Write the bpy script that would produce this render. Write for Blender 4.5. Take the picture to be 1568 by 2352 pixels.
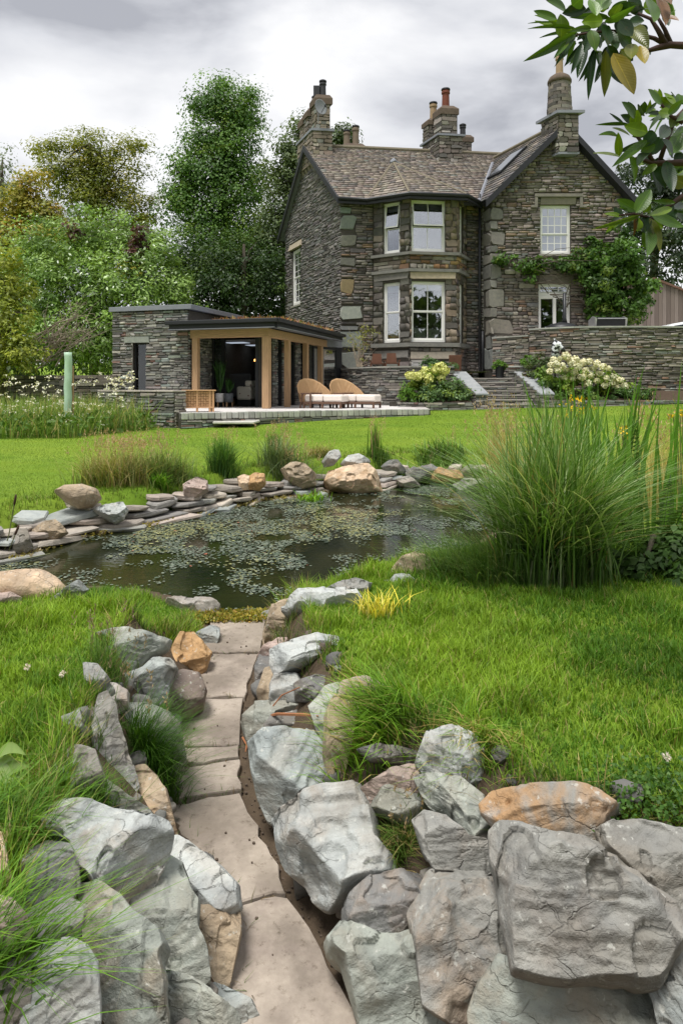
import bpy, math, random
import numpy as np
from mathutils import Vector
random.seed(7); RNG = np.random.default_rng(11)
for o in list(bpy.data.objects): bpy.data.objects.remove(o)
SC = bpy.context.scene; COL = SC.collection
# ------------------------------------------------------------------ camera, sky, sun, exposure
F = 1568.0; CX = 784.0; HY = 888.0; CZ = 1.6
cam = bpy.data.cameras.new('camera'); cam_o = bpy.data.objects.new('camera', cam); COL.objects.link(cam_o)
cam.sensor_fit = 'HORIZONTAL'; cam.sensor_width = 36; cam.lens = 36.0; cam.shift_y = -(1176-HY)/1568.0
cam.clip_start = 0.05; cam.clip_end = 2000
cam_o.location = (0, 0, CZ); cam_o.rotation_euler = (math.radians(90), 0, 0); SC.camera = cam_o
SUN_EL, SUN_AZ = math.radians(70), math.radians(215)   # azimuth measured clockwise from +Y
world = bpy.data.worlds.new('World'); SC.world = world; world.use_nodes = True
wn = world.node_tree; wn.nodes.clear()
def wnode(t, **k):
    n = wn.nodes.new(t)
    for a, b in k.items(): setattr(n, a, b)
    return n
sky = wnode('ShaderNodeTexSky', sky_type='NISHITA', sun_disc=False, sun_elevation=SUN_EL, sun_rotation=SUN_AZ)
skym = wnode('ShaderNodeMixRGB', blend_type='MULTIPLY'); skym.inputs[0].default_value = 1; skym.inputs[2].default_value = (0.10, 0.10, 0.10, 1)
wn.links.new(sky.outputs[0], skym.inputs[1])
tc = wnode('ShaderNodeTexCoord'); mp = wnode('ShaderNodeMapping'); mp.inputs['Scale'].default_value = (1.0, 1.0, 2.3)
wn.links.new(tc.outputs['Generated'], mp.inputs[0])
def wnoise(scale, detail, rough, dist, off):
    m2 = wnode('ShaderNodeMapping'); m2.inputs['Location'].default_value = off
    wn.links.new(mp.outputs[0], m2.inputs[0])
    n = wnode('ShaderNodeTexNoise'); n.inputs['Scale'].default_value = scale; n.inputs['Detail'].default_value = detail
    n.inputs['Roughness'].default_value = rough; n.inputs['Distortion'].default_value = dist
    wn.links.new(m2.outputs[0], n.inputs['Vector']); return n
n1 = wnoise(2.6, 7, 0.50, 0.25, (0.9, 3.1, 0.4))
r1 = wnode('ShaderNodeValToRGB'); e = r1.color_ramp.elements
e[0].position = 0.36; e[0].color = (0.44, 0.45, 0.49, 1); e[1].position = 0.58; e[1].color = (0.96, 0.96, 0.97, 1)
em = e.new(0.46); em.color = (0.72, 0.73, 0.765, 1)
wn.links.new(n1.outputs[0], r1.inputs[0])
mixc = wnode('ShaderNodeMixRGB'); mixc.inputs[0].default_value = 0.93    # nearly closed cloud cover
wn.links.new(skym.outputs[0], mixc.inputs[1]); wn.links.new(r1.outputs[0], mixc.inputs[2])
bg = wnode('ShaderNodeBackground'); bg.inputs[1].default_value = 0.72
wo = wnode('ShaderNodeOutputWorld'); wn.links.new(mixc.outputs[0], bg.inputs[0]); wn.links.new(bg.outputs[0], wo.inputs[0])
sl = bpy.data.lights.new('sun', 'SUN'); sl.energy = 2.7; sl.angle = math.radians(18); sl.color = (1.0, 0.97, 0.925)
so = bpy.data.objects.new('sun', sl); COL.objects.link(so); so['kind'] = 'helper'
sd = Vector((math.sin(SUN_AZ)*math.cos(SUN_EL), math.cos(SUN_AZ)*math.cos(SUN_EL), math.sin(SUN_EL)))
so.rotation_euler = sd.to_track_quat('Z', 'Y').to_euler(); so.location = (0, -10, 30)
SC.view_settings.view_transform = 'Standard'; SC.view_settings.look = 'None'; SC.view_settings.gamma = 1
SC.view_settings.exposure = 0.62; SC.view_settings.use_curve_mapping = False
SC.render.engine = 'CYCLES'
SC.cycles.max_bounces = 5; SC.cycles.diffuse_bounces = 2; SC.cycles.glossy_bounces = 2; SC.cycles.transparent_max_bounces = 8
SC.cycles.transmission_bounces = 3; SC.cycles.use_denoising = True; SC.cycles.sample_clamp_indirect = 4; SC.cycles.caustics_reflective = False; SC.cycles.caustics_refractive = False

# ------------------------------------------------------------------ helpers
def W(x, y, Y):                                   # a point seen at picture position (x, y) (1568 wide) standing Y metres away
    return np.array([(x-CX)/F*Y, Y, CZ+(HY-y)/F*Y])
def hsh(ix, iy, iz, s):
    h = (ix*374761393 + iy*668265263 + iz*2147483647 + s*974634777) & 0xFFFFFFFF
    h = ((h ^ (h >> 13))*1274126177) & 0xFFFFFFFF
    return ((h ^ (h >> 16)) & 0xFFFF)/65535.0
def vnoise(p, s=0):                               # value noise in -1..1, p (N,3)
    p = np.asarray(p, float); i = np.floor(p).astype(np.int64); f = p-i; f = f*f*f*(f*(f*6-15)+10)
    r = 0
    for dx in (0, 1):
        for dy in (0, 1):
            for dz in (0, 1):
                w = (f[:, 0] if dx else 1-f[:, 0])*(f[:, 1] if dy else 1-f[:, 1])*(f[:, 2] if dz else 1-f[:, 2])
                r = r + w*hsh(i[:, 0]+dx, i[:, 1]+dy, i[:, 2]+dz, s)
    return r*2-1
def fbm(p, oct=4, s=0, lac=2.03, gain=0.5):
    a = 1.0; r = 0; t = 0; p = np.asarray(p, float)
    for k in range(oct):
        r = r + a*vnoise(p*lac**k+17.3*k, s+k); t += a; a *= gain
    return r/t
def sst(a, b, x): t = np.clip((x-a)/(b-a), 0, 1); return t*t*(3-2*t)
def lerp(a, b, t): return a+(b-a)*t
def tag(o, label=None, cat=None, group=None, kind=None):
    for k, v in (('label', label), ('category', cat), ('group', group), ('kind', kind)):
        if v: o[k] = v
    return o
def link(o, parent=None, mat=None, color=None):
    COL.objects.link(o)
    if parent is not None: o.parent = parent
    if mat is not None and o.type == 'MESH' and not o.data.materials: o.data.materials.append(mat)
    if color is not None: o.color = (*color[:3], 1)
    return o
def empty(name, loc=(0, 0, 0)):
    o = bpy.data.objects.new(name, None); o.empty_display_size = 0.2
    COL.objects.link(o); return o                  # parts are written in world coordinates, so the Empty stays at the origin
def npmesh(name, V, faces, cols=None, attrs=None, smooth=False):
    """faces: array (M,k) or list of such arrays; cols per vertex (N,3)"""
    V = np.ascontiguousarray(V, dtype=np.float32)
    fl = faces if isinstance(faces, list) else [faces]
    fl = [np.asarray(f, dtype=np.int32) for f in fl if len(f)]
    me = bpy.data.meshes.new(name)
    me.vertices.add(len(V)); me.vertices.foreach_set('co', V.ravel())
    nl = sum(f.size for f in fl); nf = sum(len(f) for f in fl)
    me.loops.add(nl); me.polygons.add(nf)
    me.loops.foreach_set('vertex_index', np.concatenate([f.ravel() for f in fl]))
    tot = np.concatenate([np.full(len(f), f.shape[1], np.int32) for f in fl]); st = np.concatenate([[0], np.cumsum(tot)[:-1]]).astype(np.int32)
    me.polygons.foreach_set('loop_start', st); me.polygons.foreach_set('loop_total', tot)
    if smooth: me.polygons.foreach_set('use_smooth', np.ones(nf, bool))
    if cols is not None:
        ca = me.color_attributes.new('Col', 'FLOAT_COLOR', 'POINT')
        c4 = np.ones((len(V), 4), np.float32); c4[:, :3] = cols; ca.data.foreach_set('color', c4.ravel())
    if attrs:
        for k, a in attrs.items():
            at = me.attributes.new(k, 'FLOAT', 'POINT'); at.data.foreach_set('value', np.asarray(a, np.float32))
    me.update(calc_edges=True); me.validate(); return me
def npobj(name, V, faces, mat, parent=None, cols=None, attrs=None, smooth=False, color=None):
    return link(bpy.data.objects.new(name, npmesh(name, V, faces, cols, attrs, smooth)), parent, mat, color)
class MB:                                          # small mesh builder
    def __init__(s): s.v = []; s.f = []
    def add(s, vs, fs):
        b = len(s.v); s.v += [tuple(map(float, p)) for p in vs]; s.f += [tuple(b+i for i in f) for f in fs]; return s
    def hexa(s, p8):                               # p8: bottom 4 then top 4
        return s.add(p8, [(3, 2, 1, 0), (4, 5, 6, 7), (0, 1, 5, 4), (1, 2, 6, 5), (2, 3, 7, 6), (3, 0, 4, 7)])
    def box(s, x0, x1, y0, y1, z0, z1):
        return s.hexa([(x0, y0, z0), (x1, y0, z0), (x1, y1, z0), (x0, y1, z0), (x0, y0, z1), (x1, y0, z1), (x1, y1, z1), (x0, y1, z1)])
    def prism(s, poly, vec):                       # polygon (list of 3d points) extruded by vec
        n = len(poly); vec = np.array(vec, float)
        vs = [np.array(p, float) for p in poly]; vs = vs+[p+vec for p in vs]
        return s.add(vs, [tuple(range(n-1, -1, -1)), tuple(range(n, 2*n))]+[(i, (i+1) % n, n+(i+1) % n, n+i) for i in range(n)])
    def tube(s, pts, rad, k=8, cap=True):
        pts = [np.array(p, float) for p in pts]; n = len(pts)
        rad = [rad]*n if np.isscalar(rad) else rad
        vs = []; ref = None
        for i, p in enumerate(pts):
            t = pts[min(i+1, n-1)]-pts[max(i-1, 0)]; t = t/(np.linalg.norm(t)+1e-9)
            if ref is None: ref = np.array([1, 0, 0]) if abs(t[0]) < 0.8 else np.array([0, 1, 0])
            a = np.cross(t, ref); a /= np.linalg.norm(a)+1e-9; b = np.cross(t, a); ref = np.cross(a, t)
            for j in range(k):
                th = 2*math.pi*j/k; vs.append(p+rad[i]*(a*math.cos(th)+b*math.sin(th)))
        fs = [(i*k+j, i*k+(j+1) % k, (i+1)*k+(j+1) % k, (i+1)*k+j) for i in range(n-1) for j in range(k)]
        if cap: fs += [tuple(range(k-1, -1, -1)), tuple(range((n-1)*k, n*k))]
        return s.add(vs, fs)
    def lathe(s, c, prof, k=16):                   # prof: (r, z)
        return s.tube_ring([[ (c[0]+r*math.cos(2*math.pi*j/k), c[1]+r*math.sin(2*math.pi*j/k), c[2]+z) for j in range(k)] for r, z in prof])
    def tube_ring(s, rings):
        k = len(rings[0]); vs = [p for r in rings for p in r]
        fs = [(i*k+j, i*k+(j+1) % k, (i+1)*k+(j+1) % k, (i+1)*k+j) for i in range(len(rings)-1) for j in range(k)]
        fs += [tuple(range(k-1, -1, -1)), tuple(range((len(rings)-1)*k, len(rings)*k))]
        return s.add(vs, fs)
    def obj(s, name, mat, parent=None, color=None, smooth=False, bevel=0):
        me = bpy.data.meshes.new(name); me.from_pydata(s.v, [], s.f); me.update()
        if smooth: me.polygons.foreach_set('use_smooth', np.ones(len(me.polygons), bool))
        o = link(bpy.data.objects.new(name, me), parent, mat, color)
        if bevel:
            b = o.modifiers.new('b', 'BEVEL'); b.width = bevel; b.segments = 2; b.limit_method = 'ANGLE'
        return o
# ------------------------------------------------------------------ materials
class NT:
    def __init__(s, name):
        s.m = bpy.data.materials.new(name); s.m.use_nodes = True; s.t = s.m.node_tree; s.t.nodes.clear()
        s.out = s.n('ShaderNodeOutputMaterial')
    def n(s, t, ins=None, **k):
        d = s.t.nodes.new(t)
        for a, b in k.items(): setattr(d, a, b)
        if ins:
            for a, b in ins.items():
                if isinstance(b, bpy.types.NodeSocket): s.t.links.new(b, d.inputs[a])
                else: d.inputs[a].default_value = b
        return d
    def mix(s, fac, a, b, mode='MIX'):
        return s.n('ShaderNodeMixRGB', {0: fac, 1: a if isinstance(a, bpy.types.NodeSocket) else (*a, 1), 2: b if isinstance(b, bpy.types.NodeSocket) else (*b, 1)}, blend_type=mode).outputs[0]
    def noise(s, vec, scale, detail=5, rough=0.55, dist=0.0):
        return s.n('ShaderNodeTexNoise', {'Vector': vec, 'Scale': scale, 'Detail': detail, 'Roughness': rough, 'Distortion': dist}).outputs[0]
    def rng(s, v, a, b, c=0.0, d=1.0):
        return s.n('ShaderNodeMapRange', {0: v, 1: a, 2: b, 3: c, 4: d}).outputs[0]
    def math(s, op, a, b): return s.n('ShaderNodeMath', {0: a, 1: b}, operation=op).outputs[0]
    def pos(s): return s.n('ShaderNodeNewGeometry').outputs['Position']
    def objp(s): return s.n('ShaderNodeTexCoord').outputs['Object']
    def scaled(s, vec, sc, rot=(0, 0, 0)): return s.n('ShaderNodeMapping', {0: vec, 'Scale': sc, 'Rotation': rot}).outputs[0]
    def attr(s, name='Col'): return s.n('ShaderNodeAttribute', attribute_name=name)
    def ocol(s): return s.n('ShaderNodeObjectInfo').outputs['Color']
    def bump(s, h, strength=0.5, dist=0.02, normal=None):
        d = {'Height': h, 'Strength': strength, 'Distance': dist}
        if normal is not None: d['Normal'] = normal
        return s.n('ShaderNodeBump', d).outputs[0]
    def bsdf(s, col, rough=0.7, spec=0.3, normal=None, **k):
        d = {'Base Color': col if isinstance(col, bpy.types.NodeSocket) else (*col, 1), 'Roughness': rough, 'Specular IOR Level': spec}
        d.update(k)
        if normal is not None: d['Normal'] = normal
        return s.n('ShaderNodeBsdfPrincipled', d).outputs[0]
    def done(s, sh): s.t.links.new(sh, s.out.inputs[0]); return s.m
def simple(name, col, rough=0.6, spec=0.3, var=0.15, scale=8, bump=0.15, bscale=40, bd=0.01, metallic=0.0, stretch=None):
    t = NT(name); p = t.pos()
    pv = t.scaled(p, stretch) if stretch else p
    c = t.mix(t.noise(pv, scale), tuple(v*(1-var) for v in col), tuple(min(1, v*(1+var)) for v in col))
    nrm = t.bump(t.noise(pv, bscale), bump, bd) if bump else None
    return t.done(t.bsdf(c, rough, spec, nrm, Metallic=metallic))
def stone_mat(name, src, scale=9.0, lich=0.12, wear=0.3, bump=0.6, bd=0.012, rough=0.82):
    t = NT(name); p = t.pos()
    base = t.ocol() if src == 'obj' else t.attr().outputs[0]
    c = t.mix(t.rng(t.noise(p, scale, 6, 0.65), 0.3, 0.7), base, t.mix(1.0, base, (1.45, 1.4, 1.32), 'MULTIPLY'))
    c = t.mix(t.rng(t.noise(p, scale*3.7, 5, 0.7), 0.45, 0.75, 0, wear), c, t.mix(1.0, c, (0.45, 0.44, 0.43), 'MULTIPLY'))
    c = t.mix(t.rng(t.noise(p, scale*1.9, 6, 0.75), 0.60, 0.70, 0, lich), c, (0.40, 0.395, 0.37))
    b = t.bump(t.noise(t.scaled(p, (1, 1, 2.2)), scale*5, 8, 0.7), bump, bd)
    return t.done(t.bsdf(c, rough, 0.22, b))
M_STONE_O = stone_mat('stone_piece', 'obj'); M_STONE_A = stone_mat('stone_pieces', 'attr')
M_ROOF_O = stone_mat('slate_piece', 'obj', 6, 0.2, 0.35, 0.4, 0.008, 0.7); M_ROOF_A = stone_mat('slate_pieces', 'attr', 6, 0.2, 0.35, 0.4, 0.008, 0.7)
M_MORTAR = simple('mortar', (0.075, 0.068, 0.058), 0.95, 0.1, 0.4, 14, 0.5, 60, 0.01)
M_ASHLAR_O = stone_mat('dressed_stone', 'obj', 5, 0.08, 0.25, 0.3, 0.006, 0.85)
def rock_mat():
    t = NT('rock'); p = t.pos(); base = t.ocol(); st = t.attr('strat').outputs['Fac']; stn = t.attr('stain').outputs['Fac']
    c = t.mix(t.rng(t.noise(p, 7, 5, 0.62, 0.3), 0.32, 0.68), t.mix(1.0, base, (0.66, 0.66, 0.67), 'MULTIPLY'), t.mix(1.0, base, (1.18, 1.17, 1.15), 'MULTIPLY'))
    sv = t.n('ShaderNodeTexNoise', {'W': t.math('MULTIPLY', st, 38.0), 'Detail': 5, 'Roughness': 0.6, 'Scale': 1.0}, noise_dimensions='1D').outputs[0]
    c = t.mix(t.math('MULTIPLY', t.rng(sv, 0.40, 0.66), t.rng(t.noise(p, 3.1, 4), .42, .62, 0, .42)), c, t.mix(1.0, c, (0.66, 0.65, 0.64), 'MULTIPLY'))
    c = t.mix(t.math('MULTIPLY', t.rng(t.noise(p, 5.5, 7, 0.6, 0.6), 0.46, 0.62), stn), c, (0.40, 0.245, 0.125))
    c = t.mix(t.rng(t.noise(p, 13, 5, 0.7), 0.57, 0.72, 0, 0.55), c, t.mix(0.5, base, (0.52, 0.50, 0.46)))
    c = t.mix(t.rng(t.noise(p, 26, 5, 0.75), 0.56, 0.70, 0, 0.6), c, t.mix(1.0, base, (0.34, 0.33, 0.33), 'MULTIPLY'))
    c = t.mix(t.rng(t.noise(p, 2.3, 5, 0.6), 0.52, 0.66, 0, 0.5), c, (0.19, 0.165, 0.125))
    c = t.mix(t.rng(t.noise(p, 42, 3, 0.6), 0.62, 0.68, 0, 0.55), c, (0.55, 0.55, 0.50))
    pd = t.n('ShaderNodeVectorMath', {0: p, 1: t.n('ShaderNodeVectorMath', {0: t.n('ShaderNodeTexNoise', {'Vector': p, 'Scale': 9, 'Detail': 4}).outputs['Color'], 'Scale': .10}, operation='SCALE').outputs[0]}, operation='ADD').outputs[0]
    vo = t.n('ShaderNodeTexVoronoi', {'Vector': t.scaled(pd, (1.0, 1.3, 3.2), (.5, .35, .2)), 'Scale': 5.5}, feature='DISTANCE_TO_EDGE').outputs[0]
    ck = t.math('MULTIPLY', t.rng(vo, 0.0, 0.022, 1, 0), t.rng(t.noise(p, 4.3, 3), .50, .64))
    c = t.mix(t.math('MULTIPLY', ck, .45), c, t.mix(1.0, base, (.30, .28, .26), 'MULTIPLY'))
    h1 = t.noise(p, 75, 5, 0.7); h2 = t.noise(p, 16, 5, 0.68, 0.4)
    b = t.bump(h2, 0.6, 0.022); b = t.bump(t.math('SUBTRACT', 1.0, ck), .6, .010, b); b = t.bump(sv, 0.16, 0.008, b); b = t.bump(h1, 0.7, 0.006, b)
    return t.done(t.bsdf(c, 0.78, 0.28, b))
M_ROCK = rock_mat()
def leaf_mat(name, rough=0.5, trans=0.3, spec=0.35, src='attr'):
    t = NT(name); c = t.attr().outputs[0] if src == 'attr' else t.ocol()
    c = t.mix(t.rng(t.noise(t.pos(), 3.0, 3), 0.3, 0.7), t.mix(1.0, c, (0.8, 0.82, 0.8), 'MULTIPLY'), t.mix(1.0, c, (1.22, 1.18, 1.1), 'MULTIPLY'))
    b = t.bsdf(c, rough, spec)
    if not trans: return t.done(b)
    tr = t.n('ShaderNodeBsdfTranslucent', {0: t.mix(1.0, c, (1.25, 1.2, 0.6), 'MULTIPLY')}).outputs[0]
    return t.done(t.n('ShaderNodeMixShader', {0: trans, 1: b, 2: tr}).outputs[0])
M_LEAF = leaf_mat('foliage', .5, .38); M_GRASS = leaf_mat('grass_blades', 0.55, 0.32, 0.25); M_GLOSSLEAF = leaf_mat('glossy_leaf', 0.3, 0.28, 0.45)
M_BARK = simple('bark', (0.10, 0.085, 0.065), 0.9, 0.15, 0.4, 12, 0.8, 35, 0.02, stretch=(1, 1, 0.3))
M_TWIG = simple('dry_twig', (0.30, 0.25, 0.19), 0.9, 0.1, 0.3, 20, 0.3)
M_WHITE = simple('white_paint', (0.80, 0.79, 0.76), 0.4, 0.4, 0.04, 6, 0.05)
M_BLACK = simple('black_metal', (0.018, 0.019, 0.022), 0.45, 0.4, 0.3, 10, 0.05)
M_PLAINBLACK = simple('dark_void', (0.006, 0.006, 0.006), 0.95, 0.05, 0.1, 4, 0)
M_LEAD = simple('lead_sheet', (0.22, 0.23, 0.26), 0.55, 0.4, 0.2, 5, 0.15, 20)
M_OAK = simple('oak', (0.45, 0.285, 0.16), 0.65, 0.25, 0.5, 4.0, 0.3, 26, 0.006, stretch=(9, 9, 0.8))
M_OAKH = simple('oak_beam', (0.45, 0.285, 0.16), 0.65, 0.25, 0.5, 4.0, 0.3, 26, 0.006, stretch=(0.8, 3, 12))
M_DIRT = simple('soil', (0.085, 0.062, 0.045), 0.97, 0.05, 0.45, 18, 0.9, 60, 0.02)
def glass_mat(name, fac=0.22, tint=(0.93, 0.95, 0.96)):
    t = NT(name)
    g = t.n('ShaderNodeBsdfGlossy', {0: (0.95, 0.97, 1, 1), 'Roughness': 0.015}).outputs[0]
    tr = t.n('ShaderNodeBsdfTransparent', {0: (*tint, 1)}).outputs[0]
    fr = t.n('ShaderNodeFresnel', {0: 1.5}).outputs[0]
    return t.done(t.n('ShaderNodeMixShader', {0: t.math('ADD', fr, fac), 1: tr, 2: g}).outputs[0])
M_GLASS = glass_mat('window_glass', 0.26); M_GLASSC = glass_mat('door_glass', 0.0, (0.62, 0.68, 0.66))
def emis(name, col, s):
    t = NT(name); return t.done(t.n('ShaderNodeEmission', {0: (*col, 1), 1: s}).outputs[0])
M_LAMP = emis('lamp_glow', (1.0, 0.42, 0.10), 3.5)
# ------------------------------------------------------------------ terrain
def inpoly(P, poly):
    x, y = P[:, 0], P[:, 1]; r = np.zeros(len(P), bool); n = len(poly)
    for i in range(n):
        x0, y0 = poly[i]; x1, y1 = poly[(i+1) % n]
        if y0 == y1: continue
        c = ((y0 > y) != (y1 > y)) & (x < (x1-x0)*(y-y0)/(y1-y0)+x0); r ^= c
    return r
def dline(P, line, closed=False):
    L = list(line)+([line[0]] if closed else []); d = np.full(len(P), 1e9)
    for a, b in zip(L[:-1], L[1:]):
        a = np.array(a, float); ab = np.array(b, float)-a
        t = np.clip(((P-a)@ab)/(ab@ab+1e-12), 0, 1); d = np.minimum(d, np.linalg.norm(P-(a+t[:, None]*ab), axis=1))
    return d
WATER = 0.10
def wpt(x, y, z): Y = (z-CZ)*F/(HY-y); return ((x-CX)/F*Y, Y)
POND = [wpt(x, y, WATER) for x, y in [(497, 1424), (560, 1428), (610, 1408), (660, 1385), (740, 1362), (820, 1340), (905, 1322), (990, 1300), (1085, 1262), (1150, 1215), (1205, 1165), (1200, 1128),
        (1120, 1118), (1040, 1115), (950, 1112), (880, 1122), (760, 1126), (700, 1140), (600, 1150), (500, 1175), (430, 1190), (320, 1212), (230, 1226), (150, 1242), (60, 1278), (-40, 1300), (-130, 1325), (-130, 1345), (0, 1352), (150, 1352), (330, 1362), (400, 1380), (450, 1404)]]
L0 = [(-.80, 4.42), (-.77, 4.1), (-.76, 3.7), (-.73, 3.1), (-.655, 2.68), (-.585, 2.43), (-.42, 2.2), (-.33, 2.06), (-.27, 1.7), (-.17, 1.3), (-.05, .7), (0, -1)]
L1 = [(-1.0, 4.42), (-.95, 4.0), (-1.08, 3.3), (-1.03, 3.0), (-.95, 2.68), (-.90, 2.3), (-.86, 2.0), (-.80, 1.75), (-.78, 1.3), (-.7, .7), (-.6, -1)]
R0 = [(-.47, 4.42), (-.46, 3.5), (-.42, 3.0), (-.29, 2.6), (-.17, 2.2), (0.0, 1.95), (.13, 1.7), (.33, 1.5), (.9, 1.36), (2.4, 1.2)]
R1 = [(-.30, 4.42), (-.20, 3.8), (-.13, 3.3), (-.03, 2.85), (.10, 2.45), (.31, 2.25), (.60, 1.95), (.85, 1.82), (2.4, 1.6)]
CHANNEL = L0+[(2.4, -1)]+R0[::-1]; LBANK = L0+L1[::-1]; RBANK = R0+R1[::-1]
def pathz(y): return 0.125-0.05*np.clip((4.3-y)/1.0, 0, 1)*0.5-0.028*np.clip(4.3-y, 0, 4)
def lawnz(P):
    x, y = P[:, 0], P[:, 1]
    far = 0.42+0.0345*np.clip(y-8, 0, 11.5)+0.025*x*sst(11, 19, y)
    near = 0.47+0.05*fbm(np.c_[x*0.9, y*0.9, 0*x], 3, 5)
    z = lerp(near, far, sst(4.2, 8, y)) + 0.012*fbm(np.c_[x*2.5, y*2.5, 0*x], 3, 9)*(1-sst(4, 6, y))
    back = np.clip(y-36, 0, 400); z = z+0.05*back*sst(0, 30, back)
    z = z + 1.1*sst(22.3, 23.0, y)*sst(0.6, 2.5, x)*sst(14.0, 11.0, x)*0
    return z
def pond_sd(P): d = dline(P, POND, True); return np.where(inpoly(P, POND), -d, d)
def height(P):
    P = np.atleast_2d(np.asarray(P, float)); x, y = P[:, 0], P[:, 1]
    z = lawnz(P); sd = pond_sd(P)
    wid = lerp(0.85, 0.40, sst(5.0, 6.5, y)); wid = np.where((x > 0.3) & (y < 6.5), 0.9, wid); wid = np.where((x < -.6) & (y < 5.0), 1.5, wid)
    rim = WATER+0.035
    zb = np.where(wid < .6, lerp(rim, z, sst(0.26, 0.56, sd)), lerp(rim, z, sst(0.0, 1.0, sd/wid))); z = np.where(sd < 1.0, np.minimum(zb, z), z)
    z = np.where(sd < 0, rim-0.9*sst(0, 0.55, -sd)-0.06*sst(0, .05, -sd), z)
    near = y < 4.45
    if near.any():
        Q = P[near]; zz = z[near]; pz = pathz(Q[:, 1])
        zz = np.where(inpoly(Q, CHANNEL), pz-0.03, zz)
        for b, l0, l1 in ((LBANK, L0, L1), (RBANK, R0, R1)):
            m = inpoly(Q, b)
            if m.any():
                d0 = dline(Q[m], l0); d1 = dline(Q[m], l1); t = d0/(d0+d1+1e-9)
                zz[m] = lerp(pz[m]-0.03, zz[m], np.clip(t*1.02, 0, 1)**0.85)
        z = z.copy(); z[near] = zz
    return z
def hit(x, y, zoff=0.0):                           # where the sight line through a picture position meets the ground
    t = np.concatenate([np.arange(0.9, 6, 0.01), np.arange(6, 40, 0.04)])
    P = np.c_[(x-CX)/F*t, t]; zr = CZ+(HY-y)/F*t; g = height(P)+zoff
    k = np.argmax(zr <= g); return np.array([P[k, 0], P[k, 1], g[k]])
def gz(x, y): return float(height(np.array([[x, y]]))[0])
def axis(segs):
    a = []
    for s0, s1, st in segs: a += list(np.arange(s0, s1-1e-9, st))
    return np.array(a+[segs[-1][1]])
ys = axis([(-30, -1, 4), (-1, 1.0, .25), (1.0, 4.6, .035), (4.6, 11.5, .07), (11.5, 24, .35), (24, 60, 2.5), (60, 460, 40)])
xs = axis([(-400, -40, 40), (-40, -12, 3), (-12, -6, .4), (-6, -3, .1), (-3, 3, .05), (3, 6, .1), (6, 14, .4), (14, 50, 3), (50, 410, 40)])
gx, gy = np.meshgrid(xs, ys); P2 = np.c_[gx.ravel(), gy.ravel()]; gzv = height(P2)
nx, ny = len(xs), len(ys); ii = np.arange(nx*ny).reshape(ny, nx)
gf = np.c_[ii[:-1, :-1].ravel(), ii[:-1, 1:].ravel(), ii[1:, 1:].ravel(), ii[1:, :-1].ravel()]
sdv = pond_sd(P2); soil = np.zeros(len(P2))
nearm = P2[:, 1] < 4.6
soil[nearm] = np.maximum.reduce([inpoly(P2[nearm], CHANNEL), inpoly(P2[nearm], LBANK)*0.9, inpoly(P2[nearm], RBANK)*0.9]).astype(float)
soil = np.maximum(soil, 1-sst(0.05, 0.22, sdv))
def ground_mat():
    t = NT('ground'); p = t.pos(); s = t.attr('soil').outputs['Fac']
    g = t.mix(t.rng(t.noise(p, 0.55, 5, 0.6), 0.35, 0.65), (0.11, 0.195, 0.018), (0.175, 0.255, 0.03))
    g = t.mix(t.rng(t.noise(p, 9, 6, 0.7), 0.35, 0.7), g, t.mix(1.0, g, (1.25, 1.25, 1.4), 'MULTIPLY'))
    g = t.mix(t.rng(t.noise(t.scaled(p, (0.25, 1.6, 1)), 1.2, 3), 0.45, 0.62, 0, 0.35), g, (0.22, 0.29, 0.03))
    d = t.mix(t.noise(p, 22, 6, 0.7), (0.055, 0.042, 0.03), (0.17, 0.125, 0.085))
    c = t.mix(t.rng(t.math('ADD', s, t.rng(t.noise(p, 11, 5), 0, 1, -0.3, 0.3)), 0.4, 0.6), g, d)
    b = t.bump(t.noise(p, 90, 6, 0.7), 0.9, 0.012)
    return t.done(t.bsdf(c, 0.95, 0.08, b))
M_GROUND = ground_mat()
gr = npobj('ground', np.c_[P2, gzv], gf, M_GROUND, attrs={'soil': soil}, smooth=True); tag(gr, 'gently sloping lawn and bare soil of the garden', 'ground', kind='structure')
# water sheet and basin
def water_mat():
    t = NT('pond_water'); p = t.pos()
    h = t.noise(t.scaled(p, (5, 9, 1)), 2.2, 3, 0.5)
    b = t.bump(h, 0.10, 0.02)
    c = t.mix(t.rng(t.noise(p, 1.3, 4), 0.35, 0.65), (0.006, 0.010, 0.004), (0.022, 0.024, 0.008))
    return t.done(t.bsdf(c, 0.035, 0.55, b, IOR=1.333))
M_WATER = water_mat()
pc = np.mean(np.array(POND), axis=0)
outp = []
PA = np.array(POND)
for i in range(len(PA)):
    a = PA[(i+1) % len(PA)]-PA[i-1]; nrm = np.array([a[1], -a[0]]); nrm /= np.linalg.norm(nrm)
    q = PA[i]+nrm*0.09
    if inpoly(q[None], POND)[0]: q = PA[i]-nrm*0.09
    outp.append((q[0], q[1], WATER))
w = MB(); w.add(outp, [tuple(range(len(outp)))]); wo_ = w.obj('pond_water', M_WATER); tag(wo_, 'still dark garden pond covered in floating leaves', 'pond', kind='structure')
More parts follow.
